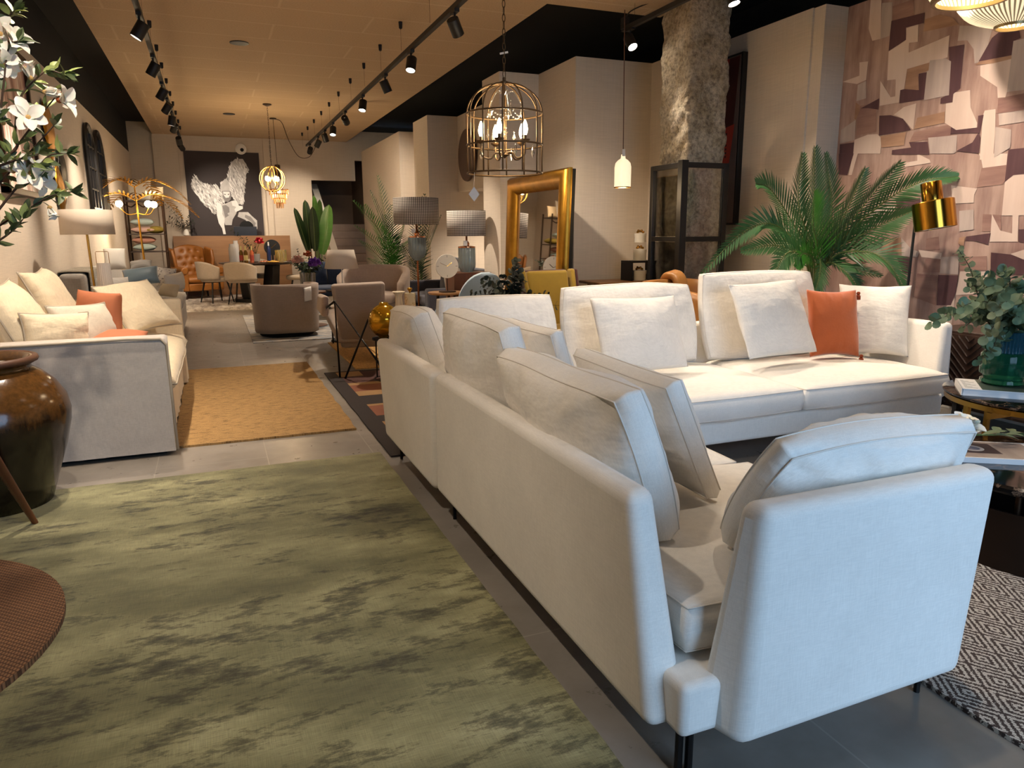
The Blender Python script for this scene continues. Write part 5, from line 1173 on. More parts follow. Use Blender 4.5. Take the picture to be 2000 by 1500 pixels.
g = G(); g.cyl((0, 0, .06), (0, 0, .60), .006); g.lathe([(.05, .55), (.05, .80), (.04, .81)], 14); g.build('stem', m_bronze, CH2, world=False)
g = G(); g.cyl((0, 0, .8), (-.02, 0, 1.60), .004); g.build('cord', m_bronze, CH2, world=False)
g = G(); g.mv(-.02, 0, 1.60); g.lathe([(.06, 0), (.06, .02)], 16); g.tube(spline([(.03, 0, .01), (.15, 0, -.05), (.25, .0, -.35), (.42, .1, -.62), (.62, .15, -.62), (.75, .1, -.42)], 6), .006, 6); g.build('ceiling_rose', m_bronze, CH2, world=False)
g = G(); g.ball((0, -.02, .33), .03, 10); g.build('bulb', m_bulb, CH2, smooth=180, world=False)
point((1.22, 14.5, 2.0), 6, .05)

# ================================================================ middle of the shop
m_taupe = fabric('taupe_weave', '9d8b7c', .05, 260, .25)
m_beigeup = fabric('beige_weave', 'b9a594', .05, 260, .25)
m_tagw = M('paper_tag', 'e0dbd3', .8, var=.02)
# swivel tub chair, back to the camera
TC = T('swivel_tub_chair', 'taupe swivel tub chair turning its back, beyond the jute rug', 'chair', (.82, 9.95, .0095))
def tub(W_, D, z0, z1, th, rake, dip, n=40, open_=.22):
    """wrap-round back: superellipse plan, open at the front (+y)"""
    g = G(); rows = []
    def fn(u, v):
        a = -PI / 2 + (2 * PI) * (open_ / 2 + (1 - open_) * u) + PI
        c, s_ = math.cos(a), math.sin(a); e = .55
        k = 1 + rake * v
        x = W_ / 2 * math.copysign(abs(c) ** e, c) * k; y = D / 2 * math.copysign(abs(s_) ** e, s_) * k
        f = abs(2 * u - 1); top = z1 - dip * f ** 2.2
        return (x, y, z0 + (top - z0) * v)
    g.grid(fn, n, 10); return g
g = tub(.72, .74, .06, .67, .08, .07, .02); g.build('backrest', m_taupe, TC, smooth=180, solid=.07, world=False)
g = G(); g.lathe([(.0005, .06), (.30, .06), (.30, .36), (.0005, .38)], 36, cap=False); g.build('seat_frame', m_taupe, TC, world=False)
cushion('seat_cushion', m_taupe, (0, .03, .42), (1, 0, 0), (0, 1, 0), .56, .6, .15, None, gusset=.1, pinch=0, rnd=.3, n=14).parent = TC
g = G(); g.lathe([(.33, 0), (.34, .01), (.34, .055)], 40); g.build('base', m_black, TC, world=False)
g = G(); g.grid(lambda u, v: (.20 + .09 * u, -.42 - .02 * math.sin(v * 5) - .01 * v, .62 - .17 * v + .02 * u), 4, 8); g.build('price_tag', m_tagw, TC, smooth=180, solid=.012, world=False)
# barrel armchair facing the camera
BC = T('barrel_armchair', 'beige barrel armchair facing the street between two lamps', 'chair', (2.12, 10.55, .0095), PI - .35)
g = tub(.86, .80, .1, .84, .09, .06, .24, open_=.30); g.build('backrest', m_beigeup, BC, smooth=180, solid=.10, world=False)
g = G(); g.lathe([(.0005, .1), (.34, .1), (.36, .32), (.0005, .34)], 36, cap=False); g.build('seat_frame', m_beigeup, BC, world=False)
cushion('seat_cushion', m_beigeup, (0, .06, .39), (1, 0, 0), (0, 1, 0), .62, .66, .17, None, gusset=.1, pinch=0, rnd=.25, n=14).parent = BC
for a in range(4): g = G(); q = PI / 4 + a * PI / 2; g.cyl((.26 * math.cos(q), .26 * math.sin(q), 0), (.24 * math.cos(q), .24 * math.sin(q), .11), .018, .024); g.build('leg', m_darkwood, BC, world=False)
# lounge chair with a thin black wire frame
LC = T('wire_lounge_chair', 'grey lounge chair in a thin zigzag black steel frame, seen from behind', 'chair', (1.28, 7.6, .0105))
P = V(LC.location)
def wires(paths, r=.010):
    for p in paths: g = G(); g.tube(p, r, 8); W(g, 'leg', m_steel, LC, smooth=180)
wires([[(.985, 6.66, .012), (.985, 6.74, .70), (1.30, 6.44, .16), (1.36, 6.40, .012)], [(1.02, 6.58, .012), (1.24, 6.52, .545), (1.62, 6.60, .545)], [(1.25, 8.84, .012), (1.23, 8.75, .45)], [(1.62, 8.75, .012), (1.62, 8.6, .42)]])
g = G(); g.tube([(.985, 6.74, .70), (.97, 7.4, .56), (1.22, 8.7, .46), (1.62, 8.6, .42), (1.62, 7.4, .4)], .010, 8); W(g, 'frame_rail', m_steel, LC, smooth=180)
g = G(); g.hexa([(1.10, 7.25, .18), (1.52, 7.16, .18), (1.55, 7.30, .24), (1.12, 7.42, .24), (.985, 6.90, .83), (1.46, 6.78, .85), (1.49, 6.92, .86), (1.0, 7.06, .84)]); W(g, 'backrest', m_taupe, LC, bevel=.035, seg=4)
g = G(); g.hexa([(1.05, 7.2, .24), (1.55, 7.1, .24), (1.60, 8.6, .34), (1.15, 8.75, .34), (1.05, 7.2, .38), (1.55, 7.1, .38), (1.60, 8.6, .48), (1.15, 8.75, .48)]); W(g, 'seat', m_taupe, LC, bevel=.035, seg=4)
g = G(); g.hexa([(.93, 7.3, .50), (1.0, 7.3, .50), (1.10, 8.5, .46), (1.03, 8.5, .46), (.92, 7.1, .72), (.99, 7.1, .72), (1.08, 8.2, .66), (1.02, 8.2, .66)]); W(g, 'side_cushion', m_beigeup, LC, bevel=.03, seg=3)
# little table with the amber globe
GT = T('round_side_table', 'small round black steel side table holding the amber globe', 'table', (1.42, 6.42, .011)); 
g = G(); g.lathe([(.0005, .36), (.17, .36), (.17, .375), (.0005, .376)], 36, cap=False); g.build('tabletop', m_black, GT, world=False)
g = G(); g.tube([(.165 * math.cos(a), .165 * math.sin(a), .0) for a in [2 * PI * i / 30 for i in range(30)]], .006, 6, True); g.build('base_ring', m_steel, GT, world=False)
for a in (.3, 2.4, 4.5): g = G(); g.cyl((.16 * math.cos(a), .16 * math.sin(a), 0), (.16 * math.cos(a), .16 * math.sin(a), .365), .007); g.build('leg', m_steel, GT, world=False)
GL = T('globe_vase', 'amber gold globe vase on the little black table behind the cream sectional', 'vase', (1.36, 6.4, .387))
m_amberglobe = M('amber_mirror_glass', 'b98a1c', .12, .7, var=0)
g = G(); g.lathe([(.0005, .003), (.05, .004)] + [(.14 * math.sin(q), .155 - .15 * math.cos(q)) for q in [.4 + (2.84 - .4) * i / 16 for i in range(17)]] + [(.040, .315), (.036, .305)], 48, cap=False); g.build('body', m_amberglobe, GL, smooth=180, world=False)
# white lamp, its table and the navy daybed
WT = T('pedestal_table', 'slim pedestal side table under the white cone shade lamp', 'table', (1.42, 9.0, .0105))
g = G(); g.lathe([(.17, 0), (.17, .015), (.018, .03), (.018, .60), (.2, .61), (.2, .625)], 30); g.build('body', m_black, WT, world=False)
WL_ = T('white_lamp', 'white cone shade lamp on a thin white stem before the navy seat', 'lamp', (1.42, 9.0, .636))
g = G(); g.lathe([(.07, 0), (.07, .01), (.006, .015)], 20); g.build('base', m_trim, WL_, world=False)
g = G(); g.cyl((0, 0, .01), (0, 0, .30), .006); g.build('stem', m_trim, WL_, world=False)
g = G(); g.lathe([(.20, .255), (.155, .475)], 36, cap=False); g.build('shade', m_shade, WL_, solid=.003, smooth=60, world=False)
m_navy = fabric('navy_fabric', '2a3a55', .1, 220, .3)
NB = T('navy_daybed', 'navy upholstered bench seat on a pale frame behind the white lamp', 'bench', (1.68, 11.9, .0095))
g = G(); g.box(-.42, .42, -.34, .34, .28, .34); g.build('frame', m_trim, NB, bevel=.01, world=False)
for sx in (-.38, .38):
    for sy in (-.3, .3): g = G(); g.box(sx - .02, sx + .02, sy - .02, sy + .02, 0, .62 if sy > 0 else .28); g.build('leg', m_trim, NB, world=False)
cushion('seat_cushion', m_navy, (0, 0, .41), (1, 0, 0), (0, 1, 0), .8, .66, .17, None, gusset=.1, pinch=0, n=12).parent = NB
for x in (-.2, .2): cushion('back_cushion', m_navy, (x, .26, .66), (1, 0, 0), (0, .15, 1), .42, .40, .16, None, pinch=.05, rnd=0, n=12, seed=x * 9).parent = NB
# houndstooth lamps
def hound():
    m, t = base('houndstooth_shade', 'b0a79c', .85)
    tc = t.new('ShaderNodeTexCoord'); s = t.new('ShaderNodeSeparateXYZ'); t.link(tc.outputs['Object'], s.inputs[0])
    a = t.math('ARCTAN2', s.outputs[1], s.outputs[0]); u = t.math('FRACT', t.math('MULTIPLY', a, 11.9)); v = t.math('FRACT', t.math('MULTIPLY', s.outputs[2], 48))
    bu = t.math('GREATER_THAN', u, .45); bv = t.math('GREATER_THAN', v, .45)
    k = t.math('MULTIPLY', t.math('ADD', bu, bv), .5)
    t.color(t.ramp(k, [(.0, hexc('2c2826')), (.5, hexc('857c74')), (1, hexc('d5ccc0'))])); return m
m_hound = hound()
m_ribglass = M('grey_ribbed_glass', '7d8785', .12, 0, var=.05)
HL = T('houndstooth_floor_lamp', 'tall copper floor lamp with a houndstooth drum shade', 'lamp', (2.60, 9.9, 0))
g = G(); g.lathe([(.16, 0), (.16, .015), (.03, .03)], 28); g.build('base', m_copper, HL, world=False)
g = G(); g.cyl((0, 0, .02), (0, 0, .96), .014); g.build('pole', m_copper, HL, world=False)
g = G(); g.lathe([(.04, .93), (.045, .955), (.075, .97), (.112, 1.03), (.118, 1.08), (.118, 1.24), (.10, 1.25)], 72, cap=False, flute=(18, .05)); g.build('body', m_ribglass, HL, smooth=60, world=False)
g = G(); g.lathe([(.045, .93), (.03, .945)], 20); g.lathe([(.11, 1.245), (.11, 1.26), (.03, 1.27), (.035, 1.30), (.022, 1.33), (.012, 1.34), (.012, 1.42)], 28); g.build('cap', m_copper, HL, smooth=50, world=False)
g = G(); g.box(-.10, -.05, -.12, -.11, 1.31, 1.36); g.build('price_tag', m_tagw, HL, world=False)
g = G(); g.lathe([(.305, 1.42), (.305, 1.77)], 64, cap=False); g.build('shade', m_hound, HL, solid=.004, smooth=60, world=False)
HT = T('console_cabinet', 'narrow wooden console carrying the houndstooth table lamp', 'cabinet', (2.90, 8.62, 0))
g = G(); g.box(-.24, .24, -.18, .18, .05, .83); g.build('body', m_walnut, HT, bevel=.006, world=False)
g = G(); g.box(-.22, .22, -.16, .16, 0, .05); g.build('plinth', m_black, HT, world=False)
H2 = T('houndstooth_table_lamp', 'houndstooth drum shade table lamp beside the gold mirror', 'lamp', (2.88, 8.6, .83))
g = G(); g.lathe([(.07, 0), (.075, .02), (.098, .06), (.102, .1), (.10, .29), (.09, .30)], 72, cap=False, flute=(18, .05)); g.build('body', m_ribglass, H2, smooth=60, world=False)
g = G(); g.lathe([(.105, .295), (.105, .31), (.03, .32), (.035, .345), (.022, .37), (.012, .38), (.012, .45)], 28); g.build('cap', m_copper, H2, smooth=50, world=False)
g = G(); g.box(-.08, -.03, -.12, -.11, .32, .38); g.build('price_tag', m_tagw, H2, world=False)
g = G(); g.lathe([(.235, .435), (.235, .735)], 64, cap=False); g.build('shade', m_hound, H2, solid=.004, smooth=60, world=False)
# slate sofa in profile
m_slate = fabric('slate_fabric', '464650', .08, 220, .3); m_slate2 = fabric('slate_light', '71737e', .06, 220, .25)
SS = T('slate_sofa', 'dark slate sofa seen from its arm below the houndstooth lamps', 'sofa', (3.06, 10.2, 0))
g = G(); g.box(-.42, .55, -.62, -.45, .08, .56); g.build('arm', m_slate, SS, bevel=.03, seg=3, world=False)
g = G(); g.box(-.42, .55, .62, .78, .08, .60); g.build('arm', m_slate, SS, bevel=.03, seg=3, world=False)
g = G(); g.box(-.40, .55, -.45, .62, .08, .28); g.build('base', m_slate, SS, bevel=.02, world=False)
g = G(); g.box(.36, .55, -.62, .78, .08, .80); g.build('back', m_slate, SS, bevel=.04, seg=3, world=False)
for y in (-.18, .35): cushion('seat_cushion', m_slate2, (-.03, y, .37), (1, 0, 0), (0, 1, 0), .74, .52, .18, None, gusset=.1, pinch=0, n=12).parent = SS
for y in (-.18, .35): cushion('back_cushion', m_slate2, (.20, y, .70), (0, 1, 0), (.22, 0, 1), .52, .5, .2, None, gusset=.06, pinch=0, n=12, seed=y).parent = SS
for x in (-.36, .48):
    for y in (-.55, .70): g = G(); g.cyl((x, y, 0), (x, y, .09), .02); g.build('leg', m_blackw, SS, world=False)
loose('cushion', m_offw, (2.92, 9.72, .47), (3.24, 9.86, .47), (2.98, 9.82, .82), .14, 'ivory cushion leaning inside the slate sofa behind the round clock', seed=71, **pk)
# clock on a stem, two oak tables, light blue chairs
def round_table(c, r, h, label, m=m_oak):
    o = T('round_oak_table', label, 'table', c)
    g = G(); g.lathe([(.0005, h - .025), (r - .01, h - .025), (r, h - .012), (r, h), (.0005, h)], 40, cap=False); g.build('tabletop', m, o, smooth=30, world=False)
    for a in (.4, 2.5, 4.6): g = G(); g.cyl((r * .8 * math.cos(a), r * .8 * math.sin(a), 0), (r * .5 * math.cos(a), r * .5 * math.sin(a), h - .02), .013, .017); g.build('leg', m_blackw, o, world=False)
round_table((2.47, 8.12, 0), .22, .635, 'round oak table under the pale clock on a stem'); round_table((2.95, 7.95, 0), .17, .66, 'smaller round oak table right of the clock table')
CL = T('stem_clock', 'pale round clock on a thin dark stem standing on an oak table', 'clock', (2.47, 8.1, .635))
g = G(); g.at(Matrix.Translation((0, 0, .295)) @ Matrix.Rotation(PI / 2, 4, 'X')); g.lathe([(.0005, -.01), (.135, -.01), (.137, 0), (.135, .01), (.0005, .01)], 56, cap=False); g.build('dial', M('clock_ivory', 'd9cdba', .7, var=.02), CL, smooth=30, world=False)
g = G()
for a in range(4): q = a * PI / 2; g.cyl((.10 * math.sin(q), -.0115, .295 + .10 * math.cos(q)), (.125 * math.sin(q), -.0115, .295 + .125 * math.cos(q)), .002, n=5)
g.build('hour_marks', m_bronze, CL, world=False)
g = G(); g.cyl((0, -.013, .295), (.055, -.013, .335), .003, n=6); g.cyl((0, -.013, .295), (-.085, -.013, .335), .002, n=6); g.build('hands', m_brass, CL, world=False)
g = G(); g.cyl((0, 0, .01), (0, 0, .17), .005); g.build('stem', m_steel, CL, world=False)
g = G(); g.lathe([(.10, 0), (.10, .012), (.006, .014)], 30); g.build('base', m_darkwood, CL, world=False)
m_lblue = M('pale_blue_velvet', '9fb0bb', .8, var=.05, Sheen_Weight=.4)
def shell_chair(loc, rz, label, first=[None]):
    if first[0]: return dup(first[0], loc, rz, label)
    o = T('shell_chair', label, 'chair', loc, rz, 'pale blue shell chairs'); first[0] = o
    def fn(u, v):
        a = PI * u; w_ = .23 * math.sin(PI * min(.5 + .5 * (1 - v), 1) * .5 + .0) if False else .235 * (1 - max(0, v - .45) ** 2 * 1.6)
        if v < .4: x, y, z = -.23 * math.cos(a) * 1.0, -.22 + .52 * (1 - v / .4) - .06 * math.sin(a), .45 + .04 * abs(math.cos(a)) ** 2
        else:
            q = (v - .4) / .6; ww = .24 * math.sqrt(max(.02, 1 - (max(0, q - .35) / .66) ** 2.4)); x, y, z = -ww * math.cos(a), -.22 - .12 * q + .12 * abs(math.cos(a)) ** 2 * (1 - q), .45 + .47 * q + .04 * abs(math.cos(a)) ** 2 * (1 - q)
        return (x, y, z)
    g = G(); g.grid(fn, 20, 28); g.build('shell', m_lblue, o, smooth=180, solid=.035, world=False)
    for sx in (-1, 1):
        for sy in (-1, 1): g = G(); g.cyl((sx * .22, .04 + sy * .2, 0), (sx * .15, .04 + sy * .13, .44), .010, .014); g.build('leg', m_oak, o, world=False)
    return o
shell_chair((2.40, 7.08, 0), .15, 'pale blue shell chair with a tall rounded back beside the eucalyptus')
shell_chair((1.97, 6.55, 0), PI - .7, 'low pale blue shell chair turned sideways, left of the taller one').scale = (.9, .9, .74)
# walnut table with candles, eucalyptus in a vase
WT2 = T('walnut_table', 'long walnut table behind the cream sectional', 'table', (2.2, 5.85, 0))
g = G(); g.box(-.62, .26, -.32, .32, .585, .615); g.build('tabletop', m_walnut, WT2, bevel=.006, world=False)
for sx in (-.55, .20):
    for sy in (-.26, .26): g = G(); g.cyl((sx, sy, 0), (sx * .96, sy * .94, .59), .016, .022); g.build('leg', m_walnut, WT2, world=False)
EV = T('eucalyptus_vase', 'dark eucalyptus sprays in a low vase behind the sectional', 'plant', (2.30, 5.75, .615))
g = G(); g.lathe([(.04, 0), (.07, .03), (.075, .09), (.05, .13), (.055, .15)], 24, cap=False); g.build('vase', M('black_vase', '1c1b1a', .3, var=0), EV, world=False)
m_dkeuc = M('dark_eucalyptus', '2f3a30', .55, var=.3, vs=15)
ET = [(2.316,5.750,1.076),(2.418,5.750,0.915),(2.070,5.750,0.882),(2.001,5.750,0.800),(2.161,5.750,0.815),(2.324,5.750,0.853),(2.513,5.750,0.781),(2.698,5.750,0.699),(2.610,5.750,0.778),(2.254,5.750,0.941),(2.116,5.750,0.923),(2.394,5.750,0.851),(2.465,5.750,0.717),(2.206,5.750,0.728),(2.348,5.750,0.981)]
for i, t_ in enumerate(ET):
    q = V(t_) - V(EV.location); q.y += ((i * 37) % 7 - 3) * .05
    if i in (6, 7, 8): q.y -= .1
    twig(EV, [(0, 0, .12), (q.x * .4, q.y * .5, .12 + (q.z - .12) * .65), q], m_dkeuc, 9 if i else 14, .065, .04, 120 + i, round_=True, r=.003)
BT3 = T('round_candle_table', 'round oak table top holding the ivory candle pillars', 'table', (1.72, 6.85, 0))
g = G(); g.lathe([(.0005, .565), (.20, .57), (.205, .585), (.0005, .59)], 36, cap=False); g.build('tabletop', m_oak, BT3, smooth=30, world=False)
for a in (.4, 2.5, 4.6): g = G(); g.cyl((.15 * math.cos(a), .15 * math.sin(a), 0), (.1 * math.cos(a), .1 * math.sin(a), .57), .013); g.build('leg', m_oak, BT3, world=False)
def marble(name, c1, c2, sc=3, rough=.15, thr=(.47, .5, .53)):
    m, t = base(name, c1, rough); n = t.noise(t.coords(), sc, 8, .65)
    t.color(t.ramp(n, [(thr[0], hexc(c1)), (thr[1], hexc(c2)), (thr[2], hexc(c1))])); return m
m_ivmar = marble('ivory_marble', 'd8c7a0', 'b59a6a', 9)
CB = T('marble_jar', 'ivory marble jar with a bronze knob on the round candle table', 'jar', (1.70, 6.80, .59))
g = G(); g.lathe([(.0005, .002), (.052, .002), (.052, .155), (.0005, .157)], 30, cap=False); g.build('body', m_ivmar, CB, world=False)
g = G(); g.lathe([(.006, .157), (.010, .17), (.026, .195), (.02, .205), (.0005, .207)], 20, cap=False); g.build('knob', m_gold, CB, smooth=180, world=False)
CC = T('fluted_candle', 'ivory fluted candle holder with a flared lip left of the marble jar', 'candle holder', (1.61, 6.88, .59))
g = G(); g.lathe([(.035, 0), (.04, .01), (.03, .11), (.035, .14), (.06, .165), (.055, .168), (.028, .13)], 60, cap=False, flute=(12, .05)); g.build('body', M('ivory_wax', 'e3d3b4', .5, var=.03), CC, smooth=60, world=False)
# yellow chair with a burgundy shell, gold mirror behind it
m_yel = M('mustard_velvet', 'b5942c', .75, var=.08, Sheen_Weight=.4); m_burg = M('burgundy_velvet', '4a1212', .7, var=.1, Sheen_Weight=.5)
YC = T('yellow_armchair', 'mustard yellow armchair with a burgundy outer shell before the gold mirror', 'chair', (2.83, 5.97, 0), .12); YC.scale = (.84, .84, 1)
g = G(); g.hexa([(-.25, -.02, .34), (.25, -.02, .34), (.26, .13, .34), (-.26, .13, .34), (-.26, .14, .965), (.26, .14, .965), (.25, .24, .95), (-.25, .24, .95)]); g.build('backrest', m_yel, YC, bevel=.03, seg=4, world=False)
g = G(); g.hexa([(-.28, .13, .30), (.28, .13, .30), (.27, .22, .30), (-.27, .22, .30), (-.29, .22, .97), (.29, .22, .97), (.28, .29, .95), (-.28, .29, .95)]); g.build('back_shell', m_burg, YC, bevel=.02, world=False)
for s_ in (-1, 1):
    g = G(); g.prism([(s_ * .25, .20, .30), (s_ * .25, -.10, .30), (s_ * .26, -.02, .62), (s_ * .29, .12, .97), (s_ * .29, .22, .97)], (s_ * .05, 0, 0)); g.build('wing', m_yel, YC, bevel=.02, seg=3, world=False)
    g = G(); g.prism([(s_ * .302, .24, .28), (s_ * .302, -.10, .28), (s_ * .312, -.02, .62), (s_ * .342, .12, .97), (s_ * .342, .24, .97)], (s_ * .03, 0, 0)); g.build('side_shell', m_burg, YC, bevel=.012, world=False)
    for y in (-.3, .2): g = G(); g.cyl((s_ * .26, y, 0), (s_ * .24, y * .9, .30), .014, .02); g.build('leg', m_blackw, YC, world=False)
g = G(); g.box(-.28, .28, -.40, .2, .28, .36); g.build('seat_frame', m_burg, YC, bevel=.02, world=False)
cushion('seat_cushion', m_yel, (0, -.12, .42), (1, 0, 0), (0, 1, 0), .5, .55, .14, None, gusset=.1, pinch=0, n=12).parent = YC
GM = T('gold_mirror', 'tall mirror in a wide rounded gold frame leaning by the right wall', 'mirror', (3.12, 7.05, 0))
lean = Matrix.Rotation(.035, 4, 'Y')
g = G(); prof = [(0, 0), (0, .03), (.03, .075), (.09, .09), (.15, .065), (.185, .02), (.19, 0)]
y0, y1, z0, z1 = -.70, .80, .02, 1.90
rr_ = []
for (cy, cz, sy, sz) in ((y0, z0, 1, 1), (y1, z0, -1, 1), (y1, z1, -1, -1), (y0, z1, 1, -1)):
    rr_.append([(-b, cy + sy * a, cz + sz * a) for a, b in prof])
g.at(lean); g.rings(rr_, cap=False, close=True); g.build('frame', m_gold, GM, smooth=50, world=False)
g = G(); g.at(lean); g.box(-.012, -.004, y0 + .18, y1 - .18, z0 + .18, z1 - .18); g.build('glass', m_mirror, GM, world=False)
g = G(); g.at(lean); g.box(.0, .04, y0 + .01, y1 - .01, z0, z1 - .01); g.build('backing', m_black, GM, world=False)
# dark oval disc on the right wall
DC = T('wall_disc', 'large round dark wooden disc hung on the right wall behind the cage chandelier', 'wall decoration', (3.70, 10.95, 2.07))
g = G(); g.at(Matrix.Translation((0, 0, .39)) @ Matrix.Rotation(PI / 2, 4, 'Y')); g.lathe([(.0005, -.02), (.38, -.02), (.385, 0), (.38, .02), (.0005, .02)], 56, cap=False); g.build('disc', M('brown_disc', '4b3022', .6, var=.2), DC, smooth=30, world=False)
# palms by the right wall
m_palmg = [m_gstem, M('palm_bright', '3f8a2c', .45, var=.3, vs=3)]; m_palmd = [m_gstem, M('palm_dark', '20402a', .45, var=.3, vs=3)]
def potted_palm(c, label, fr, L0, m, n=26, wl=.022, h=.3):
    o = T('potted_palm', label, 'plant', c)
    g = G(); g.lathe([(.13, 0), (.17, h - .02), (.18, h), (.15, h), (.14, h - .05)], 26, cap=False); g.build('pot', m_pot, o, world=False)
    g = G(); g.lathe([(.0005, h - .04), (.145, h - .04)], 20, cap=False); g.build('soil', bpy.data.materials['soil'], o, world=False)
    for f in fr:
        q = f[0]; t_ = V(f[1]) - V(c); mid = V((t_.x * q, t_.y * q, h + (t_.z - h) * (.62 + .3 * f[2])))
        frond([(0, 0, h - .05), (t_.x * .12, t_.y * .12, h + (t_.z - h) * .4), mid, t_], L0, n, None, 'frond', o, droop=.45, wl=wl, spine=.008, seg=2, gap=.22, mats=m[f[3]] if isinstance(m[0], list) else m)
    return o
potted_palm((2.90, 12.7, 0), 'bright green palm with feathery fronds by the right wall near the stairs',
    [(.5, (2.661,12.600,2.254), .1, 1), (.4, (2.186,12.300,1.827), .3, 0), (.4, (2.165,12.200,1.434), .3, 0), (.45, (2.386,12.400,1.768), .2, 0), (.5, (2.358,12.200,0.897), .4, 0), (.5, (2.909,12.700,1.783), .1, 1), (.5, (2.726,12.500,1.606), .1, 1), (.5, (3.097,12.600,1.438), .2, 0), (.5, (2.581,12.900,2.027), .2, 1), (.5, (3.128,12.400,1.179), .3, 0), (.5, (2.202,12.100,1.189), .4, 0)], .34, [m_palmg, m_palmd], 30, .014)
potted_palm((3.0, 11.25, 0), 'dark palm rising behind the tall houndstooth lamp',
    [(.5, (2.836,11.000,1.833), .1, 0), (.5, (3.063,11.100,1.894), .1, 0), (.5, (3.192,11.000,1.762), .2, 0), (.5, (2.629,10.900,1.119), .3, 0), (.5, (2.716,10.800,0.969), .3, 0), (.5, (3.314,11.100,1.575), .2, 0)], .24, [m_palmd], 24, .015)

# ================================================================ right hand side
# bare concrete column
def concrete():
    m, t = base('bare_concrete', 'a89a86', .9)
    v = t.coords(); n = t.noise(v, 5, 8, .68); n2 = t.noise(v, 28, 6, .7); z = t.new('ShaderNodeSeparateXYZ'); t.link(v, z.inputs[0])
    c = t.ramp(n, [(.33, hexc('8d8172')), (.47, hexc('b9ae9f')), (.6, hexc('d3cbbf'))])
    k = t.ramp(t.math('ADD', t.math('MULTIPLY', z.outputs[2], .5), t.math('MULTIPLY', n, .5)), [(.70, (0, 0, 0, 1)), (.80, (.5, .5, .5, 1))])   # older ochre render at the top
    c = t.mix(k, c, t.ramp(n2, [(.35, hexc('77643f')), (.65, hexc('b8a276'))]))
    c = t.mix(1.0, c, t.ramp(n2, [(.36, (.62, .6, .58, 1)), (.50, (1.0, 1.0, 1.0, 1)), (.62, (1.14, 1.14, 1.14, 1))]), 'MULTIPLY')
    t.color(c); t.bump(t.math('ADD', n2, n), .9, .025); return m
CX0, CX1, CY0, CY1 = 4.07, 4.50, 5.80, 6.28
g = G(); rows = []
nz, ns = 110, 14
for j in range(nz + 1):
    z = 3.5 * j / nz; r_ = []
    for k, (a, b) in enumerate((((CX0, CY0), (CX1, CY0)), ((CX1, CY0), (CX1, CY1)), ((CX1, CY1), (CX0, CY1)), ((CX0, CY1), (CX0, CY0)))):
        for i in range(ns):
            f = i / ns; x = a[0] + (b[0] - a[0]) * f; y = a[1] + (b[1] - a[1]) * f
            d = V((x - (CX0 + CX1) / 2, y - (CY0 + CY1) / 2, 0)).normalized()
            rough = .25 if z > 2.75 and k == 0 else 1
            q = .030 * noise.noise(V((x * 4, y * 4, z * 4))) + .022 * noise.noise(V((x * 13, y * 13, z * 13))) + .010 * noise.noise(V((x * 34, y * 34, z * 34)))
            chip = -.02 if i == 0 else 0
            r_.append(V((x, y, z)) + d * (q * rough + chip * (.6 + abs(noise.noise(V((z * 5, k, 1)))))))
    rows.append(r_)
g.rings(rows); o = g.build('column', concrete(), smooth=50); o['kind'] = 'structure'
# black glazed screen round its foot
BS = T('glazed_screen', 'black framed glass screen standing round the foot of the concrete column', 'screen', (4.15, 5.85, 0)); P = V(BS.location)
m_bframe = M('black_screen_frame', '161312', .55, .1, var=.15)
def bar(a, b, w_=.024): 
    g = G(); g.box(min(a[0], b[0]) - w_, max(a[0], b[0]) + w_, min(a[1], b[1]) - w_, max(a[1], b[1]) + w_, min(a[2], b[2]) - w_, max(a[2], b[2]) + w_); W(g, 'bar', m_bframe, BS, bevel=.003)
pA, pB, pC = (3.93, 6.12), (3.93, 5.65), (4.385, 5.65)
for x, y in (pA, pC): bar((x, y, .024), (x, y, 1.88))
bar((pB[0], pB[1], .034), (pB[0], pB[1], 1.89), .034)
for z in (.57, 1.235, 1.885): bar((*pA, z), (*pB, z), .022); bar((*pB, z), (*pC, z), .022)
mg = thin_glass('screen_glass', (.97, .97, .96, 1), .02, .2)
for z0, z1 in ((.59, 1.21), (1.26, 1.86)):
    g = G(); g.box(3.927, 3.933, 5.68, 6.10, z0, z1); W(g, 'pane', mg, BS); g = G(); g.box(3.96, 4.36, 5.647, 5.653, z0, z1); W(g, 'pane', mg, BS)
# tall painting on the wall behind the column
TP = T('tall_painting', 'tall painting with a pleated red shape in a black frame behind the column', 'picture', (4.71, 6.15, 1.36)); P = V(TP.location)
g = G(); g.box(4.685, 4.74, 5.862, 6.49, 1.365, 2.93); W(g, 'frame', m_aged, TP, bevel=.003)
g = G(); g.box(4.682, 4.70, 5.885, 6.47, 1.385, 2.91); W(g, 'canvas', paper('painting_brown', '7d6a5e', '5f4d45', (1, .3, .3), 3), TP)
g = G(); g.m = 0; x = 4.6812
mr = [M('red_pleats', 'a02c1c', .7, var=.2, stretch=(1, 12, 1), vs=3), M('dark_red', '4a1712', .7, var=.2), M('bright_red', 'b83a26', .7, var=.1), M('ochre_stalk', 'a8622c', .7, var=.2)]
g.m = 0; g.poly([(x, 5.90, 2.90), (x, 6.45, 2.90), (x, 6.45, 2.0), (x, 5.98, 1.98)])
g.m = 1; g.poly([(x - .0005, 5.90, 2.90), (x - .0005, 6.05, 2.90), (x - .0005, 6.12, 2.25), (x - .0005, 5.95, 2.25)]); g.poly([(x - .0005, 6.2, 2.9), (x - .0005, 6.45, 2.9), (x - .0005, 6.45, 2.4), (x - .0005, 6.22, 2.4)])
g.m = 2; g.poly([(x - .001, 5.93, 2.30), (x - .001, 6.45, 2.22), (x - .001, 6.45, 1.90), (x - .001, 5.98, 1.95)])
g.m = 1
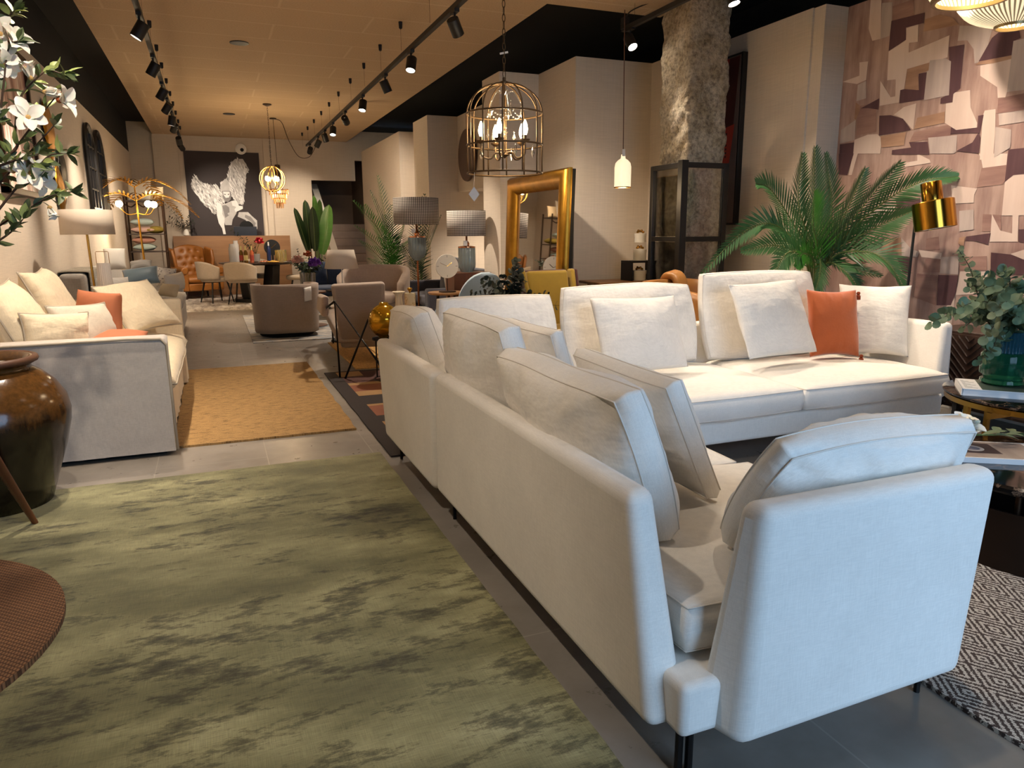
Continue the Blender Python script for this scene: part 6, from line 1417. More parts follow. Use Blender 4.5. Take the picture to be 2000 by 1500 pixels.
for r in range(7):
    for c in range(4): g.poly([(x - .0015, 6.03 + .035 * c + .1 * (c > 1), 2.0 + .035 * r), (x - .0015, 6.055 + .035 * c + .1 * (c > 1), 2.0 + .035 * r), (x - .0015, 6.055 + .035 * c + .1 * (c > 1), 2.02 + .035 * r), (x - .0015, 6.03 + .035 * c + .1 * (c > 1), 2.02 + .035 * r)])
g.m = 3; g.poly([(x - .0008, 6.02, 1.96), (x - .0008, 6.12, 1.94), (x - .0008, 6.25, 1.55), (x - .0008, 6.2, 1.55)])
W(g, 'painted_shape', mr, TP, smooth=0)
# oak bench with gilded cake stands by the wall
OB = T('oak_bench', 'slim oak bench table by the wall left of the concrete column', 'table', (4.08, 6.92, 0))
g = G(); g.box(-.40, .42, -.22, .24, .76, .79); g.build('tabletop', m_oak, OB, bevel=.008, world=False)
for x in (-.30, .36):
    for y in (-.16, .18): g = G(); g.cyl((x * 1.1, y, 0), (x, y, .765), .014, .022); g.build('leg', m_oak, OB, world=False)
m_wbox = M('ivory_ceramic', 'd8d0c2', .4, var=.02)
def stand(c, r, h, label):
    o = T('gilded_box', label, 'box', c, 0, 'gilded boxes on the oak bench')
    g = G(); g.lathe([(.0005, 0), (r, .002), (r, h), (r * 1.06, h), (r * 1.06, h + .035), (.0005, h + .04)], 30, cap=False); g.build('body', m_wbox, o, smooth=30, world=False)
    g = G()
    for k in range(7): a = k * .9; g.ball((.03 * math.cos(a), .03 * math.sin(a), h + .05 + .008 * (k % 3)), .014, 8)
    g.build('gold_ornament', m_brass, o, smooth=180, world=False); return o
stand((4.26, 6.86, .79), .075, .07, 'white gilded box at the bottom of the little stack on the oak bench')
g = G(); g.box(4.10, 4.42, 6.75, 6.98, .98, 1.0); g.box(4.10, 4.115, 6.75, 6.98, .79, .98); g.box(4.405, 4.42, 6.75, 6.98, .79, .98)
tag(g.build('display_riser', m_bframe, bevel=.002), 'small black riser bridging the lowest gilded box on the oak bench', 'riser')
stand((4.26, 6.86, 1.0), .07, .085, 'white gilded box standing on the black riser'); stand((4.26, 6.86, 1.191), .06, .06, 'smallest gilded box on top of the other white box')
# tan leather armchair behind the sectional
TA = T('leather_armchair', 'tan leather tub armchair with ribbed back right behind the sectional', 'chair', (3.80, 5.10, 0), math.radians(200)); TA.scale = (1.08, 1.08, 1.04)
m_camel = M('camel_leather', 'b47c40', .4, var=.1, bump=.15, bs=120)
g = tub(.74, .70, .12, .86, .08, .04, .10, open_=.30); g.build('backrest', m_camel, TA, smooth=180, solid=.08, world=False)
for k in range(5):
    g = G(); g.tube(spline([(-.13 + .02 * k, -.40 + .01 * k, .62), (-.12 + .02 * k + .01, -.40, .84), (-.09 + .02 * k, -.33, .905 - .004 * k), (-.08 + .02 * k, -.25, .84), (-.08 + .02 * k, -.24, .6)], 5), .034, 8); g.build('back_roll', m_camel, TA, smooth=180, world=False)
g = G(); g.lathe([(.0005, .12), (.30, .12), (.31, .36), (.0005, .40)], 30, cap=False); g.build('seat', m_camel, TA, world=False)
for a in range(4): g = G(); q = PI / 4 + a * PI / 2; g.cyl((.26 * math.cos(q), .26 * math.sin(q), 0), (.22 * math.cos(q), .22 * math.sin(q), .14), .014, .02); g.build('leg', m_walnut, TA, world=False)
# big palm behind the sectional
m_bigp = [m_gstem, M('palm_deep', '3a6035', .42, var=.3, vs=2.5)]; m_bigb = [m_gstem, M('palm_lush', '4a8f2f', .42, var=.25, vs=2.5)]
BPm = T('large_palm', 'large feathery palm in a pot behind the far run of the cream sectional', 'plant', (4.48, 4.58, 0)); C0 = V(BPm.location)
g = G(); g.lathe([(.13, 0), (.17, .30), (.18, .32), (.15, .32), (.14, .27)], 28, cap=False); g.build('pot', m_pot, BPm, world=False)
g = G(); g.lathe([(.0005, .28), (.145, .28)], 20, cap=False); g.build('soil', bpy.data.materials['soil'], BPm, world=False)
g = G(); g.lathe([(.045, .28), (.05, .40), (.04, .52), (.03, .62)], 14); g.build('trunk', M('palm_trunk', '5b4a33', .9, bump=.6, bs=30, dist=.01), BPm, smooth=180, world=False)
FR = [([(4.524,4.600,1.104), (4.465,4.620,1.506), (4.411,4.600,1.938)], .26, 0, 0), ([(4.455,4.600,1.145), (4.364,4.680,1.507), (4.405,4.720,1.904)], .22, 0, 0), ([(4.569,4.580,1.144), (4.731,4.700,1.511), (4.667,4.750,1.916)], .22, 0, 0),
      ([(4.425,4.500,1.108), (4.141,4.280,1.343), (3.953,4.100,1.570)], .25, 1, 1), ([(4.601,4.580,1.103), (4.667,4.350,1.459), (4.772,4.120,1.793)], .27, 0, 0), ([(4.597,4.550,1.104), (4.708,4.200,1.493), (4.843,3.980,1.650), (4.989,3.820,1.678)], .20, 0, 0),
      ([(4.600,4.550,1.083), (4.683,4.250,1.304), (4.829,4.020,1.443)], .24, 0, 0), ([(4.551,4.500,1.066), (4.651,4.250,1.142), (4.754,4.120,1.055), (4.841,4.020,0.854)], .24, 0, 0), ([(4.435,4.600,1.085), (4.316,4.700,1.388), (4.134,4.750,1.626), (3.994,4.750,1.670)], .22, 0, 0),
      ([(4.363,4.550,1.067), (4.164,4.700,1.348), (3.883,4.750,1.289), (3.475,4.700,0.982)], .19, 0, 0), ([(4.317,4.500,1.050), (4.025,4.500,1.192), (3.679,4.500,1.158)], .20, 0, 0), ([(4.294,4.450,1.052), (3.970,4.300,1.151), (3.787,4.220,1.053), (3.732,4.180,0.854)], .20, 0, 0),
      ([(4.397,4.500,1.029), (4.140,4.350,1.136), (4.028,4.300,1.044)], .17, 1, 1), ([(4.502,4.500,1.026), (4.512,4.300,0.995), (4.636,4.250,0.837)], .19, 0, 0), ([(4.548,4.600,1.021), (4.671,4.500,1.424), (4.757,4.420,1.772)], .24, 0, 0), ([(4.598,4.600,1.061), (4.611,4.450,1.026), (4.722,4.150,0.958)], .2, 0, 0),
      ([(4.490,4.600,1.063), (4.324,4.750,1.226), (4.171,4.800,1.389)], .2, 0, 0), ([(4.445,4.500,1.068), (4.309,4.350,0.958), (4.223,4.320,0.768)], .15, 0, 0)]
for P3, L_, k, face in FR:
    frond([(0, 0, .55)] + [V(p) - C0 for p in P3], L_ * 1.12, 60, None, 'frond', BPm, droop=.18, wl=.0155, spine=.008, seg=3, gap=.30, fwd=.72, up=(0, -1, .35) if face == 0 else (0, -1, .2), mats=m_bigb if k else m_bigp)
# brass reading lamp
RL = T('brass_floor_lamp', 'floor lamp with a stepped brass shade on a thin black pole at the wallpaper', 'lamp', (4.80, 3.98, 0))
g = G(); g.lathe([(.12, 0), (.12, .018), (.012, .024)], 28); g.build('base', m_black, RL, world=False)
g = G(); g.cyl((0, 0, .02), (.01, -.01, 1.42), .0095); g.cyl((.01, -.01, 1.42), (-.13, -.24, 1.47), .008); g.build('pole', m_black, RL, world=False)
hd = Matrix.Translation((-.145, -.28, 1.415)) @ Matrix.Rotation(math.radians(9), 4, 'Y') @ Matrix.Rotation(math.radians(-10), 4, 'X') @ Matrix.Rotation(math.radians(-14), 4, 'Y')
m_pol = M('polished_brass', 'c08d34', .16, 1.0, var=0)
g = G(); g.at(hd); g.lathe([(.0005, .215), (.063, .215), (.066, .21), (.066, .09), (.128, .085), (.132, .08), (.132, -.105), (.127, -.105), (.127, .075), (.06, .08)], 56, cap=False); h = g.build('shade', m_pol, RL, smooth=35, world=False)
g = G(); g.at(hd); g.lathe([(.126, -.10), (.126, .07), (.0005, .072)], 48, cap=False); g.build('reflector', M('white_reflector', 'dfe3e6', .5, var=0), h, smooth=50, world=False)
# socket on the wallpaper with a black plug and cord
SK = T('wall_socket', 'white double socket with a black plug low on the wallpapered wall', 'socket', (4.99, 3.70, .33))
g = G(); g.box(-.008, .008, -.04, .045, 0, .085); g.build('plate', m_trim, SK, bevel=.003, world=False)
g = G(); g.at(Matrix.Rotation(-PI / 2, 4, 'Y')); g.mv(-.008, .0, .043); g.box(-.035, 0, -.02, .02, -.02, .02); g.build('plug', m_black, SK, bevel=.008, world=False)
g = G(); g.tube(spline([(-.04, .0, .035), (-.07, -.01, -.02), (-.03, -.06, -.15), (-.03, .0, -.30), (-.04, .12, -.322)], 6), .004, 6); g.build('cord', m_black, SK, smooth=180, world=False)
# dark chevron sideboard
SB = T('sideboard', 'dark chevron fronted sideboard against the wallpaper beyond the coffee tables', 'cabinet', (4.79, 2.95, 0))
g = G(); g.box(-.20, .20, -.66, .66, .12, .64); g.build('body', m_darkwood, SB, bevel=.004, world=False)
for y in (-.65, 0.0):
    g = G(); g.box(-.215, -.20, y + .01, y + .64, .14, .62); d = g.build('door', m_darkwood, SB, world=False)
    g = G()
    for k in range(-9, 12):
        for sg in (1, -1):
            zc = .38 + k * .05; a = (y + .325, zc); b = (y + .325 + sg * .30, zc + .30)
            z0, z1 = max(.15, zc), min(.61, zc + .30)
            if z1 - z0 < .02: continue
            g.cyl((-.217, y + .325 + sg * (z0 - zc), z0), (-.217, y + .325 + sg * (z1 - zc), z1), .006, n=5)
    g.build('chevron', m_darkwood, d, world=False)
for y in (-.6, .6):
    for x in (-.16, .16): g = G(); g.cyl((x, y, 0), (x, y, .13), .014); g.build('leg', m_black, SB, world=False)
# coffee tables
m_bmar = marble('black_marble', '14110f', '6b5747', 3.2, .08, (.485, .5, .512))
HTb = T('marble_coffee_table', 'taller round black marble coffee table on slim brass legs', 'table', (3.80, 2.28, .0135))
g = G(); g.lathe([(.0005, .465), (.44, .465), (.455, .475), (.455, .482), (.44, .487), (.0005, .487)], 72, cap=False); g.build('tabletop', m_bmar, HTb, smooth=30, world=False)
g = G(); g.lathe([(.43, .44), (.445, .44), (.445, .465), (.43, .465)], 60); g.build('rim', m_brass, HTb, world=False)
for a in (2.62, 2.85, 4.4, 4.62, .4, 1.2):
    g = G(); c_, s_ = math.cos(a), math.sin(a); g.box(c_ * .42 - .012, c_ * .42 + .012, s_ * .42 - .012, s_ * .42 + .012, 0, .45); g.build('leg', m_brass if a != 2.62 else m_black, HTb, world=False)
g = G(); g.box(-.42, .42, -.012, .012, .40, .43); g.build('crossbar', m_brass, HTb, world=False)
LT = T('drum_coffee_table', 'lower black marble coffee table on a dark bronze drum', 'table', (3.06, 1.80, .0135))
g = G(); g.lathe([(.0005, .325), (.42, .325), (.43, .335), (.43, .35), (.42, .36), (.0005, .36)], 72, cap=False); g.build('tabletop', m_bmar, LT, smooth=30, world=False)
g = G(); g.lathe([(.36, 0), (.36, .235), (.35, .235), (.35, 0)], 64); g.build('drum', M('bronze_sheet', '2c1f17', .35, .7, var=.05), LT, smooth=30, world=False)
for a in (.3, 1.87, 3.44, 5.0): g = G(); g.cyl((.30 * math.cos(a), .30 * math.sin(a), .0), (.30 * math.cos(a), .30 * math.sin(a), .33), .012); g.build('post', m_bronze, LT, world=False)
# book and vase on the tall table
BK = T('art_book', 'thick hardback with a dark green photo cover under the eucalyptus vase', 'book', (3.62, 2.37, .5005), math.radians(-47))
g = G(); g.box(-.20, .20, -.135, .135, .004, .031); g.build('pages', M('page_white', 'd8d6d4', .8, var=.02), BK, world=False)
g = G(); g.box(-.205, .205, -.14, .14, 0, .004); g.box(-.205, .205, -.14, .14, .031, .035); g.box(-.207, -.203, -.14, .14, 0, .035); g.build('cover', M('book_white', 'dcdad6', .5, var=.02), BK, world=False)
g = G(); g.box(-.12, .10, -.139, .139, .035, .0356); g.build('cover_photo', M('cover_green', '47544a', .4, var=.3, vs=8), BK, world=False)
g = G()
for k in range(9): g.box(-.19, -.135 - .02 * (k % 3), -.11 + .025 * k, -.102 + .025 * k, .035, .0354)
g.build('cover_text', M('text_grey', '8c8f8c', .6, var=0), BK, world=False)
GV = T('green_vase', 'green and blue ribbed glass vase of eucalyptus on the art book', 'vase', (3.66, 2.42, .536))
m_gglass = base('green_glass', '2a7a58', .06, Transmission_Weight=.75, IOR=1.3)[0]; m_bglass = base('petrol_glass', '2f6d80', .08, Transmission_Weight=.7, IOR=1.3)[0]
g = G(); g.lathe([(.0005, .004), (.085, .003), (.10, .012), (.098, .028), (.085, .03), (.088, .045), (.105, .055), (.105, .15), (.096, .165), (.088, .165), (.09, .06)], 72, cap=False, flute=(24, .018)); g.build('lower_body', m_gglass, GV, smooth=60, world=False)
g = G(); g.lathe([(.075, .15), (.072, .17), (.076, .26), (.08, .27), (.072, .265), (.068, .17)], 72, cap=False, flute=(36, .025)); g.build('neck', m_bglass, GV, smooth=60, world=False)
EU = T('eucalyptus_bunch', 'lush eucalyptus bunch spilling from the green glass vase', 'plant', (3.66, 2.42, .72)); C1 = V(EU.location)
ET = [(3.230,2.420,1.211),(3.091,2.420,0.877),(3.275,2.500,0.896),(3.322,2.420,1.037),(3.393,2.420,0.936),(3.293,2.300,1.045),(3.560,2.420,1.103),(3.688,2.420,1.025),(3.831,2.420,1.071),(3.945,2.420,0.913),(3.321,2.420,0.840),(3.369,2.300,0.730),(3.248,2.250,0.817),(3.351,2.330,0.677),(3.381,2.200,0.910),(3.206,2.150,0.991),(3.205,2.200,0.941),(3.498,2.200,0.857),(3.459,2.500,1.077),(3.689,2.420,0.924),(3.660,2.500,0.995),(3.440,2.420,0.971),(3.123,2.300,0.958),(3.761,2.300,0.704)]
for i, t_ in enumerate(ET):
    q = V(t_) - C1; long_ = i in (0, 1, 2)
    st = V((.02 * math.cos(i * 2.4), .02 * math.sin(i * 2.4), 0)); m1 = V((q.x * .35, q.y * .35, max(.10, q.z * .55 + .08)))
    if i == 0: m1 = V((q.x * .55, q.y * .5, q.z * .5))
    twig(EU, [st, m1, (q + m1) / 2 + V((0, 0, .03)), q], m_euca if i % 4 else m_leaf2, 15 if long_ else 11, .058 if not i == 0 else .045, .04, 200 + i, round_=True, r=.0035)
# magazine and white peony on the low table
MZ = T('magazine', 'large white edged magazine lying on the low marble table', 'magazine', (2.93, 1.99, .374), math.radians(-33))
g = G(); g.box(-.20, .22, -.13, .13, 0, .022); g.build('pages', bpy.data.materials['page_white'], MZ, world=False)
g = G(); g.box(-.19, .20, -.12, .12, .022, .0226); g.build('cover_photo', paper('cover_beige', 'b3a190', '7d6a60', (3, .4, 1), 2), MZ, world=False)
g = G(); g.m = 0; g.box(-.13, .06, -.06, .09, .0227, .0232); g.m = 1; g.lathe([(.0005, .0234), (.045, .0234)], 24, (-.03, .01, 0), cap=False); g.m = 2; g.lathe([(.0005, .0236), (.03, .0236)], 24, (-.03, .01, 0), cap=False)
g.build('cover_inset', [M('inset_dark', '4d3b38', .5, var=.2, vs=20), M('inset_plate', 'cfc6be', .5, var=0), M('inset_grey', '8f8a92', .5, var=.1)], MZ, world=False)
PN = T('white_peony', 'single white peony with leaves lying on the magazine', 'flower', (2.90, 2.06, .397))
g = G(); rr = random.Random(21)
for k in range(46):
    d = rv(rr); ring = k % 3
    d = V((d.x, d.y, abs(d.z) * .8 + .1)).normalized()
    petal(g, V((0, 0, .06)) + d * .012, d, rv(rr) * .5 + V((0, 0, 1)), .062 + .018 * ring / 2, .055, .35)
g.ball((0, 0, .06), .035, 8); g.build('bloom', m_petal, PN, smooth=180, world=False)
g = G(); g.tube(spline([(.03, -.02, .05), (.14, -.03, .04), (.26, -.04, .03), (.38, -.03, .02)], 5), .004, 6); g.build('stem', m_gstem, PN, smooth=180, world=False)
for k in range(7):
    g = G(); leaf_quad(g, (.08 + .035 * k, -.03, .045 - .003 * k), (rr.uniform(.4, 1), rr.uniform(-.9, .9), rr.uniform(.0, .3)), (0, 0, 1), .10, .038); g.build('leaf', m_leaf2, PN, smooth=180, world=False)
# ribbed pendants
def mk_rib():
    m, t = base('pleated_ribbon', 'efe7d6', .6, Emission_Strength=.3, Emission_Color=(1, .86, .6, 1))
    s = t.new('ShaderNodeSeparateXYZ'); t.link(t.coords(), s.inputs[0]); a = t.math('ARCTAN2', s.outputs[1], s.outputs[0])
    f = t.math('ABSOLUTE', t.math('SUBTRACT', t.math('FRACT', t.math('MULTIPLY', a, 9.5493)), .5))
    c = t.ramp(f, [(.16, hexc('6d6353')), (.26, hexc('f3ecdc'))]); t.color(c); t.link(t.mix(1.0, c, (1, .86, .6, 1), 'MULTIPLY'), t.bsdf.inputs['Emission Color']); return m
m_rib = mk_rib()
m_ring = M('aged_brass_ring', '8d7a55', .35, .8, var=.1)
def ribbed(c, r, h, label, r0=.42, hang=.9):
    o = T('ribbed_pendant', label, 'pendant lamp', c, 0, 'ribbed pendants over the coffee tables')
    g = G(); prof = [(r * r0, 0), (r * .72, h * .14), (r * .95, h * .36), (r, h * .52), (r * .92, h * .72), (r * .65, h * .92), (r * .30, h)]
    P2 = spline([(a, 0, b) for a, b in prof], 4); n = 180
    g.lathe([(p.x, p.z) for p in P2], n, cap=False, flute=(60, .03)); g.build('shade', m_rib, o, smooth=30, world=False)
    g = G(); g.lathe([(r * r0 * .93, -.012), (r * r0 * 1.04, -.012), (r * r0 * 1.07, .008), (r * r0 * .93, .008), (r * r0 * .93, -.012)], 48, cap=False); g.build('lower_ring', m_ring, o, smooth=40, world=False)
    g = G(); g.lathe([(r * .31, h - .008), (r * .31, h + .01), (.02, h + .012), (.015, h + .05)], 28); g.cyl((0, 0, h + .04), (0, 0, 3.6 - c[2]), .003, n=6); g.build('cord', m_ring, o, world=False)
    g = G(); g.ball((0, 0, h * .45), .045, 12); g.build('bulb', m_bulb, o, smooth=180, world=False)
    point((c[0], c[1], c[2] + h * .40), 3.5, .06, (1, .78, .5)); return o
ribbed((4.52, 3.2, 2.49), .33, .42, 'larger ribbed pendant lamp at the top right corner', .30)
ribbed((3.71, 2.87, 2.464), .29, .36, 'ribbed pendant lamp left of the larger one, showing its wide lower ring', .60)
# bird cage chandelier
BCg = T('birdcage_chandelier', 'bird cage shaped chandelier with candle bulbs and crystal drops', 'chandelier', (1.97, 5.0, 1.715))
m_cage = M('bronze_wire', '5e4a33', .45, .7, var=.15)
Rr = .265
for z, rr_c in ((.0, Rr), (.19, Rr), (.40, Rr)):
    g = G(); g.tube([(rr_c * math.cos(2 * PI * i / 48), rr_c * math.sin(2 * PI * i / 48), z) for i in range(48)], .007, 6, True); g.build('hoop', m_cage, BCg, smooth=180, world=False)
for k in range(12):
    a = 2 * PI * k / 12 + .1; ca, sa = math.cos(a), math.sin(a)
    pth = [(Rr * ca, Rr * sa, 0), (Rr * ca, Rr * sa, .2), (Rr * ca, Rr * sa, .40)] + [(Rr * math.cos(q) ** .9 * ca, Rr * math.cos(q) ** .9 * sa, .40 + .20 * math.sin(q)) for q in [PI / 2 * j / 9 for j in range(1, 9)]] + [(.02 * ca, .02 * sa, .602)]
    g = G(); g.tube(pth, .0055, 6); g.build('cage_wire', m_cage, BCg, smooth=180, world=False)
g = G(); g.lathe([(.035, .595), (.035, .61), (.012, .62), (.012, .64)], 16); g.cyl((0, 0, .60), (0, 0, .13), .006); g.lathe([(.03, .135), (.035, .125), (.01, .11), (.0005, .10)], 14); g.build('stem', m_cage, BCg, smooth=50, world=False)
g = G(); chain(g, .64, 1.63, .003, .055, .02); g.build('chain', m_cage, BCg, smooth=180, world=False)
g = G(); g.mv(0, 0, .80, 0, 0, -.25); g.box(-.03, .03, -.004, .004, -.006, .006); g.build('label_strip', m_tagw, BCg, world=False)
g = G(); g.lathe([(.06, 1.645), (.06, 1.63), (.015, 1.61)], 20); g.build('ceiling_rose', m_cage, BCg, world=False)
m_cryst = thin_glass('crystal', (.97, .95, .9, 1), .03, .6, .05)
for k in range(5):
    a = 2 * PI * k / 5 + .35; ca, sa = math.cos(a), math.sin(a)
    g = G(); g.tube(spline([(0, 0, .135), (.06 * ca, .06 * sa, .14), (.10 * ca, .10 * sa, .10), (.16 * ca, .16 * sa, .12), (.165 * ca, .165 * sa, .20)], 5), .006, 6); g.lathe([(.012, .20), (.034, .215), (.036, .222), (.012, .218)], 14, (.165 * ca, .165 * sa, 0)); g.lathe([(.011, .215), (.011, .25)], 10, (.165 * ca, .165 * sa, 0)); ar = g.build('arm', m_cage, BCg, smooth=60, world=False)
    g = G(); g.lathe([(.010, .25), (.017, .27), (.020, .29), (.015, .32), (.004, .35), (.0005, .352)], 14, (.165 * ca, .165 * sa, 0), cap=False); g.build('candle_bulb', m_bulb, ar, smooth=180, world=False)
    for (r_, z_, L_) in ((.20, .195, .07), (.13, .30, .05), (.12, .46, .06)):
        g = G(); b = a + (.6 if r_ != .13 else .3); c = (r_ * math.cos(b), r_ * math.sin(b)); g.lathe([(.0008, z_), (.006, z_ - .008), (.0008, z_ - .016), (.003, z_ - .02), (.013, z_ - .02 - L_ * .55), (.0008, z_ - .02 - L_)], 8, (c[0], c[1], 0), cap=False); g.build('crystal_drop', m_cryst, BCg, smooth=0, world=False)
    g = G(); b = a + .6
    g.tube(spline([(0, 0, .52), (.06 * math.cos(b), .06 * math.sin(b), .55), (.12 * math.cos(b), .12 * math.sin(b), .47)], 5), .003, 5)
    for j in range(9): q = j / 8; g.ball((.12 * math.cos(b + q * 1.25), .12 * math.sin(b + q * 1.25), .43 - .05 * math.sin(PI * q)), .007, 6)
    g.build('bead_swag', m_cryst, BCg, smooth=180, world=False)
point((1.97, 5.0, 2.01), 8, .05)
g = G(); g.cyl((-.25, -.06, 0), (-.255, -.06, -.10), .0012, n=4); g.prism([(-.255, -.06, -.10), (-.215, -.06, -.15), (-.255, -.06, -.20), (-.295, -.06, -.15)], (0, -.002, 0)); g.build('price_tag', m_tagw, BCg, world=False)
# bottle shaped glass pendant
GP2 = T('bottle_pendant', 'frosted glass bottle shaped pendant hanging before the right wall', 'pendant lamp', (3.52, 6.0, 1.70))
m_fro = M('frosted_glass', 'e9e1d0', .35, var=.12, stretch=(1, 1, .25), vs=30, Emission_Strength=.3, Emission_Color=(1, .80, .50, 1))
g = G(); g.lathe([(.075, 0), (.075, .18), (.068, .215), (.045, .24), (.022, .255), (.018, .29)], 32, cap=False, flute=(14, .015)); g.build('glass', m_fro, GP2, smooth=60, world=False)
g = G(); g.lathe([(.072, -.004), (.078, -.004), (.078, .006), (.072, .006)], 32); g.build('lower_ring', m_brass, GP2, world=False)
g = G(); g.cyl((0, 0, .25), (-.02, 0, 1.50), .004, n=6); g.build('cord', m_walnut, GP2, world=False)
g = G(); g.box(-.045, -.015, -.06, -.055, .27, .33); g.build('price_tag', m_tagw, GP2, world=False)
point((3.52, 6.0, 1.66), 5, .05)
# light track over the right side
TR = T('wall_track', 'short black light track in the dark recess above the right wall', 'track', (3.78, 5.6, 3.18))
g = G(); g.box(-.02, .02, -2.6, .9, -.02, .02); g.build('rail', m_track, TR, world=False)
g = G(); g.box(-.03, .03, .84, .90, .0, .10); g.build('feed_box', m_track, TR, world=False)
g = G(); g.tube(spline([(0, .87, .10), (.05, .8, .16), (.2, .5, .2), (.3, .2, .18)], 6), .006, 6); g.build('cord', m_track, TR, smooth=180, world=False)
for y in (-2.4, -.8, .7): g = G(); g.cyl((0, y, .02), (0, y, .44), .0015, n=5); g.build('suspension_wire', m_track, TR, world=False)

# ================================================================ ceiling tracks and spots

m_spotface = emit('spot_led', (1, .86, .68, 1), 30)
WARM = (1, .85, .69)
def spotlight(loc, aim, watts, angle=46, blend=1.0, col=WARM, r=.035):
    L = bpy.data.lights.new('spot', 'SPOT'); L.energy = watts; L.color = col; L.spot_size = math.radians(angle); L.spot_blend = blend; L.shadow_soft_size = r
    o = bpy.data.objects.new('spot', L); COL.objects.link(o); o.location = loc
    o.rotation_euler = (V(aim) - V(loc)).to_track_quat('-Z', 'Y').to_euler(); return o
def track_spot(x, y, zt, aim, label, watts, angle=46, group='track spotlights'):
    o = T('track_spotlight', label, 'spotlight', (x, y, zt - .12), 0, group)
    d = (V(aim) - V((x, y, zt - .12))).normalized()
    g = G(); g.box(-.02, .02, -.06, .06, .095, .12); g.cyl((0, 0, .10), (0, 0, .02), .009); g.build('mount', m_track, o, world=False)
    g = G(); g.at(V((0, 0, 0)).to_track_quat('Z', 'Y').to_matrix().to_4x4() if False else along((0, 0, 0), d)); g.lathe([(.047, -.06), (.05, -.055), (.05, .075), (.043, .075), (.043, .06)], 20, cap=False); g.lathe([(.047, -.06), (0.001, -.06)], 20, cap=False)
    h = g.build('head', m_track, o, world=False)
    g = G(); g.at(along((0, 0, 0), d)); g.lathe([(.043, .062), (.0005, .062)], 20, cap=False); g.build('lens', m_spotface, h, world=False)
    spotlight(V((x, y, zt - .12)) + d * .085, aim, watts, angle); return o
def track(x, y0, y1, z, label):
    o = T('light_track', label, 'track', (x, (y0 + y1) / 2, z))
    g = G(); g.box(-.02, .02, y0 - (y0 + y1) / 2, y1 - (y0 + y1) / 2, -.02, .02); g.build('rail', m_track, o, world=False)
    return o
tl = track(-.40, .6, 16.3, 3.06, 'long black light track on the left side of the ceiling')
tr = track(1.95, .6, 16.0, 3.07, 'long black light track on the right side of the ceiling')
for o, x, ys in ((tl, -.4, (5.5, 6.5, 7.5, 8.49, 9.49, 10.41, 11.4, 12.36, 13.27, 14.21, 15.24, 16.13)), (tr, 1.91, (5.6, 6.6, 7.65, 8.61, 9.57, 10.54, 11.55, 12.5, 13.42, 14.4, 15.37, 16.32))):
    for y in ys:
        g = G(); g.mv(x - o.location.x, y - o.location.y, 3.36 - o.location.z); g.lathe([(.003, -.07), (.017, -.06), (.02, 0)], 10); g.build('ceiling_cap', m_track, o, world=False)
        g = G(); g.mv(x - o.location.x, y - o.location.y, 0); g.cyl((0, 0, .02), (0, 0, 3.30 - o.location.z), .0012, n=5); g.build('suspension_wire', m_track, o, world=False)
LP = [(1.6, (.15, 2.5, .15), 46, 78), (2.9, (-.75, 4.4, .35), 38, 66), (4.3, (-1.0, 4.3, .9), 62, 85), (5.6, (-.8, 5.6, .4), 90, 80), (6.98, (-1.45, 7.0, 1.2), 75, 62), (8.49, (-1.45, 8.9, 1.2), 75, 62), (9.9, (-1.45, 10.4, 1.3), 75, 62),
      (10.97, (-1.45, 11.8, 1.5), 75, 62), (12.1, (-.9, 12.3, .4), 70, 80), (12.9, (-1.3, 14.6, 1.0), 70, 70), (14.6, (-.2, 16.8, .9), 55, 75), (15.6, (.4, 17.6, 1.7), 80, 62)]  # out-of-view spots nearest the street are added as fill for the foreground
words = ['first', 'second', 'third', 'fourth', 'fifth', 'sixth', 'seventh', 'eighth', 'ninth', 'tenth', 'eleventh', 'twelfth']
for i, (y, aim, w_, an) in enumerate(LP):
    track_spot(-.40, y, 3.04, aim, 'black spotlight, %s from the street on the left ceiling track' % words[i], w_, an, group='spotlights on the left track')
track_spot(3.78, 6.37, 3.17, (4.0, 4.7, .8), "black spotlight on the short track above the right wall", 40, 50, group="spotlights on the short right track")
track_spot(3.78, 4.9, 3.17, (4.1, 4.2, .7), "added black spotlight, out of view on the short track above the sectional", 70, 95, group="spotlights on the short right track")  # unseen spot added to brighten the sectional
track_spot(3.78, 3.4, 3.17, (4.9, 3.2, 1.3), "added black spotlight, out of view on the short track nearest the street", 55, 105, group="spotlights on the short right track")  # unseen spot added to brighten the wallpaper
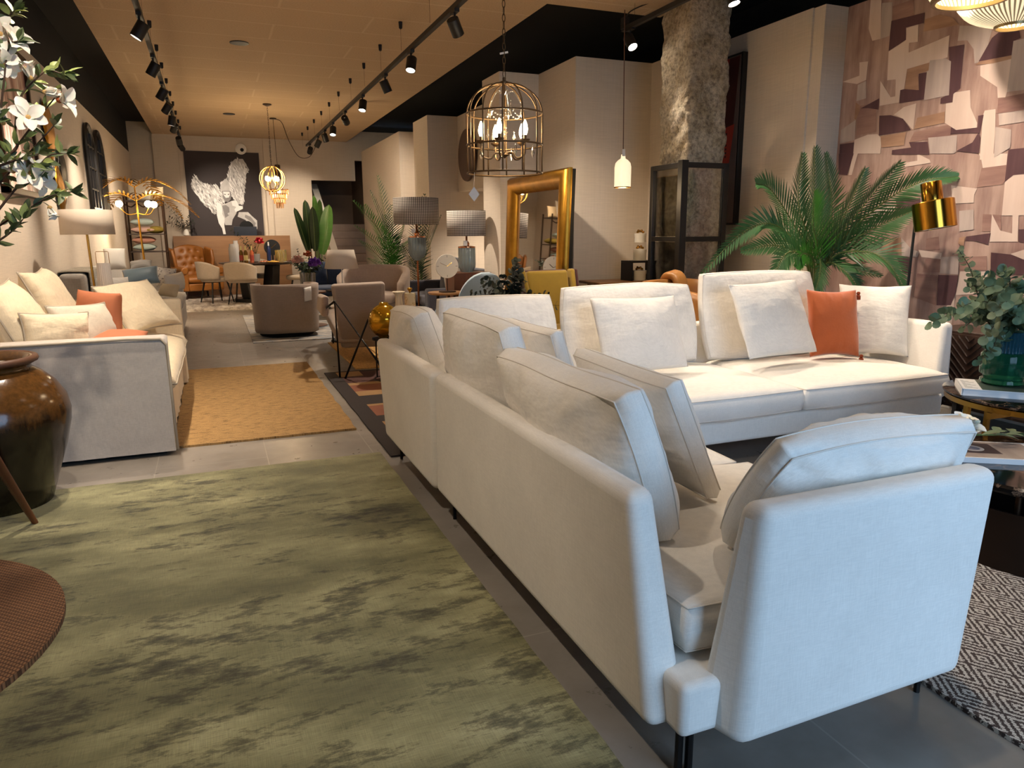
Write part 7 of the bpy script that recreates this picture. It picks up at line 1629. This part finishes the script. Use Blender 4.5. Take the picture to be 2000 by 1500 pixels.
RP = [(1.7, (2.8, 1.4, .3), 22, 95), (3.2, (2.2, 3.2, .4), 40, 90), (4.6, (3.0, 3.7, .5), 52, 85), (6.02, (3.3, 7.2, 1.0), 85, 70), (7.43, (1.3, 6.6, .2), 80, 80), (8.6, (3.1, 8.8, .4), 70, 66), (9.95, (1.4, 9.2, .3), 75, 80),
      (11.3, (3.27, 14.4, 1.5), 90, 62), (12.5, (1.6, 11.6, .4), 75, 80), (13.4, (2.6, 14.0, 1.0), 70, 70), (14.3, (.8, 15.2, .7), 80, 62), (15.5, (1.75, 17.6, 1.6), 80, 62)]  # entries nearest the street are unseen spots, added to lift rug and sofa
for i, (y, aim, w_, an) in enumerate(RP):
    track_spot(1.95, y, 3.05, aim, 'black spotlight, %s from the street on the right ceiling track' % words[i], w_, an, group='spotlights on the right track')

# recessed lamp in the alcove
AL = T('recessed_downlight', 'small recessed downlight in the alcove ceiling on the right', 'lamp', (4.2, 10.6, 1.94))
g = G(); g.lathe([(.05, .01), (.05, 0), (.04, 0), (.038, .008)], 24, cap=False); g.build('ring', m_trim, AL, world=False)
g = G(); g.lathe([(.04, .004), (.0005, .004)], 24, cap=False); g.build('lens', m_spotface, AL, world=False)
spotlight((4.2, 10.6, 1.93), (4.25, 10.6, 0), 75, 140)

# ================================================================ daylight and render look
wd = bpy.data.worlds.new('sky'); SC.world = wd; wd.use_nodes = True
wd.node_tree.nodes['Background'].inputs['Color'].default_value = (.47, .70, 1.0, 1)
wd.node_tree.nodes['Background'].inputs['Strength'].default_value = DAY
L = bpy.data.lights.new('window_portal', 'AREA'); L.shape = 'RECTANGLE'; L.size = 2.7; L.size_y = 2.7; L.cycles.is_portal = True
o = bpy.data.objects.new('window_portal', L); COL.objects.link(o); o.location = (2.17, -1.42, 1.45); o.rotation_euler = (PI / 2, 0, 0)

SC.view_settings.view_transform = 'Standard'; SC.view_settings.look = 'None'; SC.view_settings.gamma = 1
SC.view_settings.exposure = EXPO; SC.view_settings.use_curve_mapping = False
c = SC.cycles
c.use_denoising = True; c.max_bounces = 8; c.diffuse_bounces = 4; c.glossy_bounces = 3; c.transmission_bounces = 6; c.transparent_max_bounces = 12
c.caustics_reflective = False; c.caustics_refractive = False; c.sample_clamp_indirect = 4; c.blur_glossy = .5
c.use_light_tree = True; c.use_adaptive_sampling = True; c.adaptive_threshold = .02
